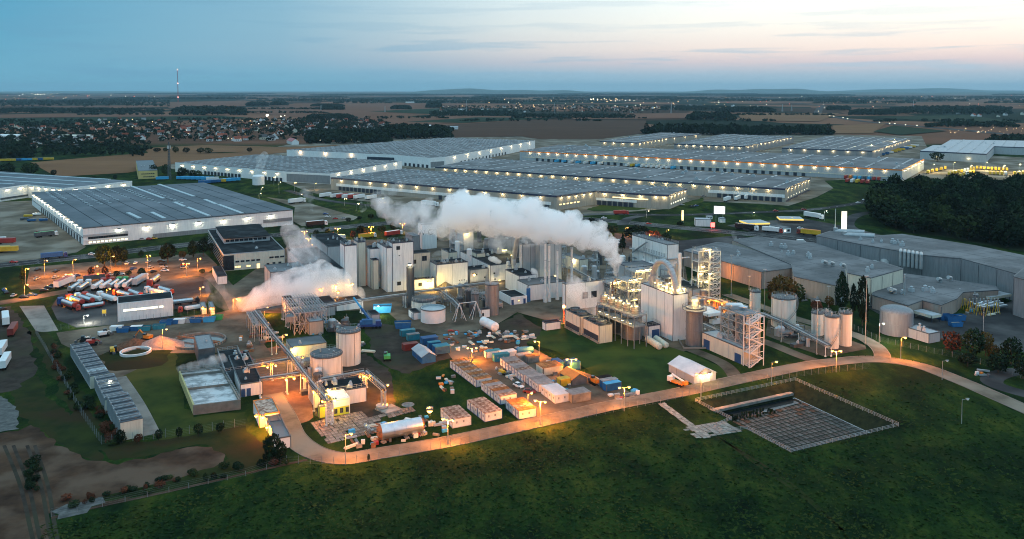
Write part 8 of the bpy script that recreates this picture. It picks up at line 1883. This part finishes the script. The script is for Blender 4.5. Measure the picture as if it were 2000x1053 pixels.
for k, (x, y) in enumerate([(1598, 218), (1594, 224), (1608, 224), (1620, 227), (1628, 228), (1646, 231), (1655, 233), (1717, 240), (1737, 242), (1747, 242.5), (1768, 245), (1790, 246), (1610, 211), (1645, 207), (1655, 207), (1910, 259)]):
    c = G(x, y); mb = MB(); s = .9*c.y/FPX; mb.box(c.x-s*1.4, c.x+s*1.4, c.y-2, c.y+2, .9, 2.6); mb.ball(c+UP*(1.8)+Vector((0, -3, 0)), s*.8, 6, 4, 1)
    single('distant_car', mb, [m_silverp, m_fl1], 'tiny car with bright headlights on the distant motorway', 'car', 'cars with headlights on the distant motorway')
# ---------------------------------------------------------------- meadow grass tufts in front
nr = np.random.RandomState(9); n = 22000
px = nr.uniform(80, 2040, n); py = 745+(1070-745)*nr.uniform(0, 1, n)**.8; keep = py > 5+np.interp(px, [80, 200, 330, 480, 615, 675, 880, 1050, 1215, 1330, 1440, 1640, 1710, 1790, 1870, 1940, 2060], [1022, 996, 968, 934, 902, 912, 878, 842, 808, 782, 758, 720, 714, 726, 758, 788, 846])
px, py = px[keep], py[keep]
yc = (260.5-py)/FPX; xc = (px-1000)/FPX; dz = -SP+yc*CP; t_ = -CAMH/dz; gx = xc*t_; gy = (CP+yc*SP)*t_
bas = [(p.x, p.y) for p in BAS]; ok = np.array([not inside(Vector((a, b_, 0)), BAS) for a, b_ in zip(gx, gy)])
for poly in ([(1285, 785), (1300, 783), (1460, 835), (1460, 850), (1375, 862), (1325, 838)],):
    Pp = [G(*q) for q in poly]; ok &= np.array([not inside(Vector((a, b_, 0)), Pp) for a, b_ in zip(gx, gy)])
gx, gy = gx[ok], gy[ok]; n = len(gx); a = nr.uniform(0, 6.28, n); s = nr.uniform(.18, .5, n); h = nr.uniform(.1, .35, n); V = np.zeros((n, 4, 3))
V[:, 0] = np.c_[gx-np.cos(a)*s, gy-np.sin(a)*s, np.zeros(n)]; V[:, 1] = np.c_[gx+np.cos(a)*s, gy+np.sin(a)*s, np.zeros(n)]
lx, ly = nr.normal(0, .3, n), nr.normal(0, .3, n); V[:, 2] = np.c_[gx+np.cos(a)*s*1.3+lx, gy+np.sin(a)*s*1.3+ly, h]; V[:, 3] = np.c_[gx-np.cos(a)*s*.5+lx, gy-np.sin(a)*s*.5+ly, h*nr.uniform(.5, 1, n)]
me = bpy.data.meshes.new('meadow_grass'); me.vertices.add(4*n); me.vertices.foreach_set('co', V.reshape(-1)); me.loops.add(4*n); me.loops.foreach_set('vertex_index', np.arange(4*n, dtype=np.int32)); me.polygons.add(n); me.polygons.foreach_set('loop_start', np.arange(0, 4*n, 4, dtype=np.int32)); me.update(calc_edges=True)
me.materials.append(mat('meadow_grass_blades', (.026, .052, .010), (.007, .022, .007), rough=1, scale=.12, space='World', detail=9, c3=(.038, .050, .011), scale3=.03)); o = link('meadow_grass', me); o['kind'] = 'stuff'
# ================================================================ STEAM
def steam_mat(name, dens, col=(1, 1, 1), noise=None, lo=.42, hi=.62, aniso=.0):
    m = bpy.data.materials.new(name); m.use_nodes = True; n, l = m.node_tree.nodes, m.node_tree.links; n.clear(); m.cycles.volume_step_rate = .5
    pv = n.new('ShaderNodeVolumePrincipled'); pv.inputs['Color'].default_value = (*col, 1); pv.inputs['Density'].default_value = dens; pv.inputs['Anisotropy'].default_value = aniso
    o = n.new('ShaderNodeOutputMaterial'); l.new(pv.outputs[0], o.inputs['Volume'])
    if noise:
        g = n.new('ShaderNodeNewGeometry'); nz = n.new('ShaderNodeTexNoise'); nz.inputs['Scale'].default_value = noise; nz.inputs['Detail'].default_value = 5; nz.inputs['Roughness'].default_value = .66; nz.inputs['Distortion'].default_value = .9; l.new(g.outputs['Position'], nz.inputs['Vector'])
        r = n.new('ShaderNodeMapRange'); r.inputs[1].default_value = lo; r.inputs[2].default_value = hi; r.inputs[4].default_value = dens; l.new(nz.outputs[0], r.inputs[0]); l.new(r.outputs[0], pv.inputs['Density'])
    return m
from mathutils import noise as mnoise
def plume(label, pts, m, seed=1, vox=.9, amp=1.6, fr=.16, sub=1):
    """pts: (photo x, photo y, distance from camera, radius m); puffs united into one closed skin"""
    r = random.Random(seed); bm = bmesh.new(); Q = []
    for x, y, dist, rad in pts:
        xc = (x-1000)/FPX; yc = (260.5-y)/FPX; d = Vector((xc, CP+yc*SP, -SP+yc*CP)); Q.append((Vector((0, 0, CAMH))+d*dist, rad))
    for (a, ra), (b_, rb) in zip(Q, Q[1:]):
        n = max(2, int((b_-a).length/(min(ra, rb)*.45)))
        for i in range(n):
            f = i/n; c = a+(b_-a)*f; rad = ra+(rb-ra)*f; bmesh.ops.create_icosphere(bm, subdivisions=2, radius=rad*.82, matrix=Matrix.Translation(c))
            for k in range(3):
                o = Vector((r.gauss(0, 1), r.gauss(0, 1), r.gauss(.1, 1))).normalized()*rad*.72; bmesh.ops.create_icosphere(bm, subdivisions=2, radius=rad*r.uniform(.28, .5), matrix=Matrix.Translation(c+o))
    me = bpy.data.meshes.new('steam'); bm.to_mesh(me); bm.free(); ob = bpy.data.objects.new('steam_tmp', me); COL.objects.link(ob)
    md = ob.modifiers.new('r', 'REMESH'); md.mode = 'VOXEL'; md.voxel_size = vox
    dg = bpy.context.evaluated_depsgraph_get(); m2 = bpy.data.meshes.new_from_object(ob.evaluated_get(dg)); bpy.data.objects.remove(ob)
    nv = len(m2.vertices); co = np.zeros(nv*3); m2.vertices.foreach_get('co', co); co = co.reshape(-1, 3); no = np.zeros(nv*3); m2.vertices.foreach_get('normal', no); no = no.reshape(-1, 3); out = co.copy()
    for i in range(nv):
        p = Vector(co[i]); k = (.62-abs(mnoise.noise(p*fr*1.0+Vector((seed, 0, 0)))))*1.0+(.4-abs(mnoise.noise(p*fr*2.3)))*.55+(.4-abs(mnoise.noise(p*fr*5)))*.26
        out[i] = co[i]+no[i]*(k-.35)*amp
    m2.vertices.foreach_set('co', out.reshape(-1)); m2.update(); m2.materials.clear(); m2.materials.append(m)
    b = Vector(out.mean(axis=0)); o = link('steam_plume', m2); tag(o, label, 'steam'); return o
ms1 = steam_mat('dense_steam', .34, noise=.17, lo=.34, hi=.56); ms1.cycles.volume_step_rate = .2; ms2 = steam_mat('thin_steam', .15, noise=.07, lo=.42, hi=.60); ms3 = steam_mat('wispy_steam', .10, noise=.10, lo=.45, hi=.66); ms4 = steam_mat('small_dense_steam', .5)
plume('huge white steam plume rolling left from the rusty stack', [(1203, 536, 384, 1.0), (1204, 515, 384, 2.4), (1192, 486, 385, 4.6), (1165, 462, 388, 6.6), (1120, 452, 392, 8.2), (1070, 440, 397, 9.4), (1015, 430, 402, 10.2), (960, 420, 408, 10.4), (905, 416, 414, 10.5), (868, 418, 418, 8)], ms1, 3, .75, 3.6, .15)
plume('fading tail of the huge plume drifting over the highway', [(900, 425, 412, 10), (860, 424, 418, 11), (820, 428, 424, 9.5), (775, 420, 430, 6), (735, 395, 440, 4)], ms2, 4, 1.4, 3, .1)
plume('thin steam rising over the yellow lit building', [(975, 480, 425, 5), (1000, 462, 420, 6), (1050, 462, 415, 6), (920, 462, 425, 6), (880, 455, 430, 5)], ms3, 5, 1.4, 2.5, .1)
plume('bank of pale steam drifting low over the left halls', [(700, 582, 392, 4), (662, 564, 390, 9), (622, 548, 388, 11), (580, 560, 384, 11), (540, 575, 380, 9), (498, 588, 374, 6), (470, 596, 368, 3)], steam_mat('drifting_steam', .24, noise=.085, lo=.40, hi=.62), 6, 1.4, 3, .1)
plume('steam wisps lit orange above the white towers at left', [(620, 540, 400, 7), (600, 500, 415, 9), (585, 468, 440, 7), (560, 452, 455, 5)], ms3, 7, 1.6, 3, .1)
plume('thin warm mist over the road right of the tanker park', [(455, 600, 370, 3.5), (425, 575, 380, 5), (410, 545, 390, 4)], steam_mat('warm_mist', .035, noise=.12, lo=.42, hi=.66), 8, 1.6, 2, .1)
plume('steam drifting from the rear cooling tower up to the chimneys', [(1175, 622, 352, 3.0), (1150, 600, 358, 5), (1128, 570, 364, 5), (1118, 545, 368, 3.2)], steam_mat('cooling_tower_steam', .16, noise=.13, lo=.38, hi=.60), 9, 1.0, 2, .14)
plume('small white puff leaving the roof vent of the windowed building', [(1047, 548, 404, 1.1), (1045, 535, 404, 1.8), (1040, 525, 405, 1.2)], ms4, 10, .4, .7, .4)
plume('two small steam puffs on the factory roof, left', [(1698, 517, 450, .8), (1708, 512, 450, 1.5), (1716, 514, 450, 1.2)], ms4, 11, .4, .6, .4)
plume('larger steam puff on the factory roof, right', [(1732, 518, 448, 1), (1728, 511, 448, 1.8), (1722, 509, 448, 1)], ms4, 12, .4, .6, .4)
plume('white steam puff beyond the low factory hall roof', [(1456, 478, 520, 1.0), (1450, 471, 520, 2.0), (1442, 471, 520, 1.6)], ms4, 13, .5, .7, .35)
plume('thin steam wisp above the factory road', [(1438, 468, 530, 1.2), (1432, 458, 530, 1.8), (1436, 452, 530, 1.0)], ms3, 14, .6, .8, .3)
plume('low puff over the dark roofs in the plant centre', [(975, 512, 430, 1.2), (965, 508, 430, 1.8), (955, 504, 432, 1.0)], ms4, 15, .5, .7, .35)
plume('little white steam row on the roof behind the broad white box', [(846, 500, 440, 1.0), (858, 494, 440, 1.8), (872, 492, 440, 1.4)], ms3, 16, .5, .8, .35)
plume('haze of steam over the aeration basin', [(352, 722, 285, 1.2), (380, 722, 286, 2.6), (415, 712, 288, 3.2), (436, 700, 290, 2.2)], steam_mat('basin_steam', .20, noise=.2, lo=.42, hi=.62), 17, .6, 1.2, .25)
plume('pale wisp rising over the park road left of the dark shed', [(612, 408, 640, 2), (606, 385, 645, 4), (590, 372, 650, 3)], ms3, 18, 1.0, 2, .15)
plume('second pale wisp over the park road', [(706, 412, 620, 2), (712, 398, 625, 4), (735, 385, 630, 5), (770, 372, 640, 5), (790, 350, 640, 3)], ms3, 19, 1.0, 2, .15)
plume('faint wisp over the floodlit shed roof', [(505, 330, 900, 4), (512, 312, 900, 7), (520, 300, 905, 4)], ms3, 20, 1.6, 2, .1)
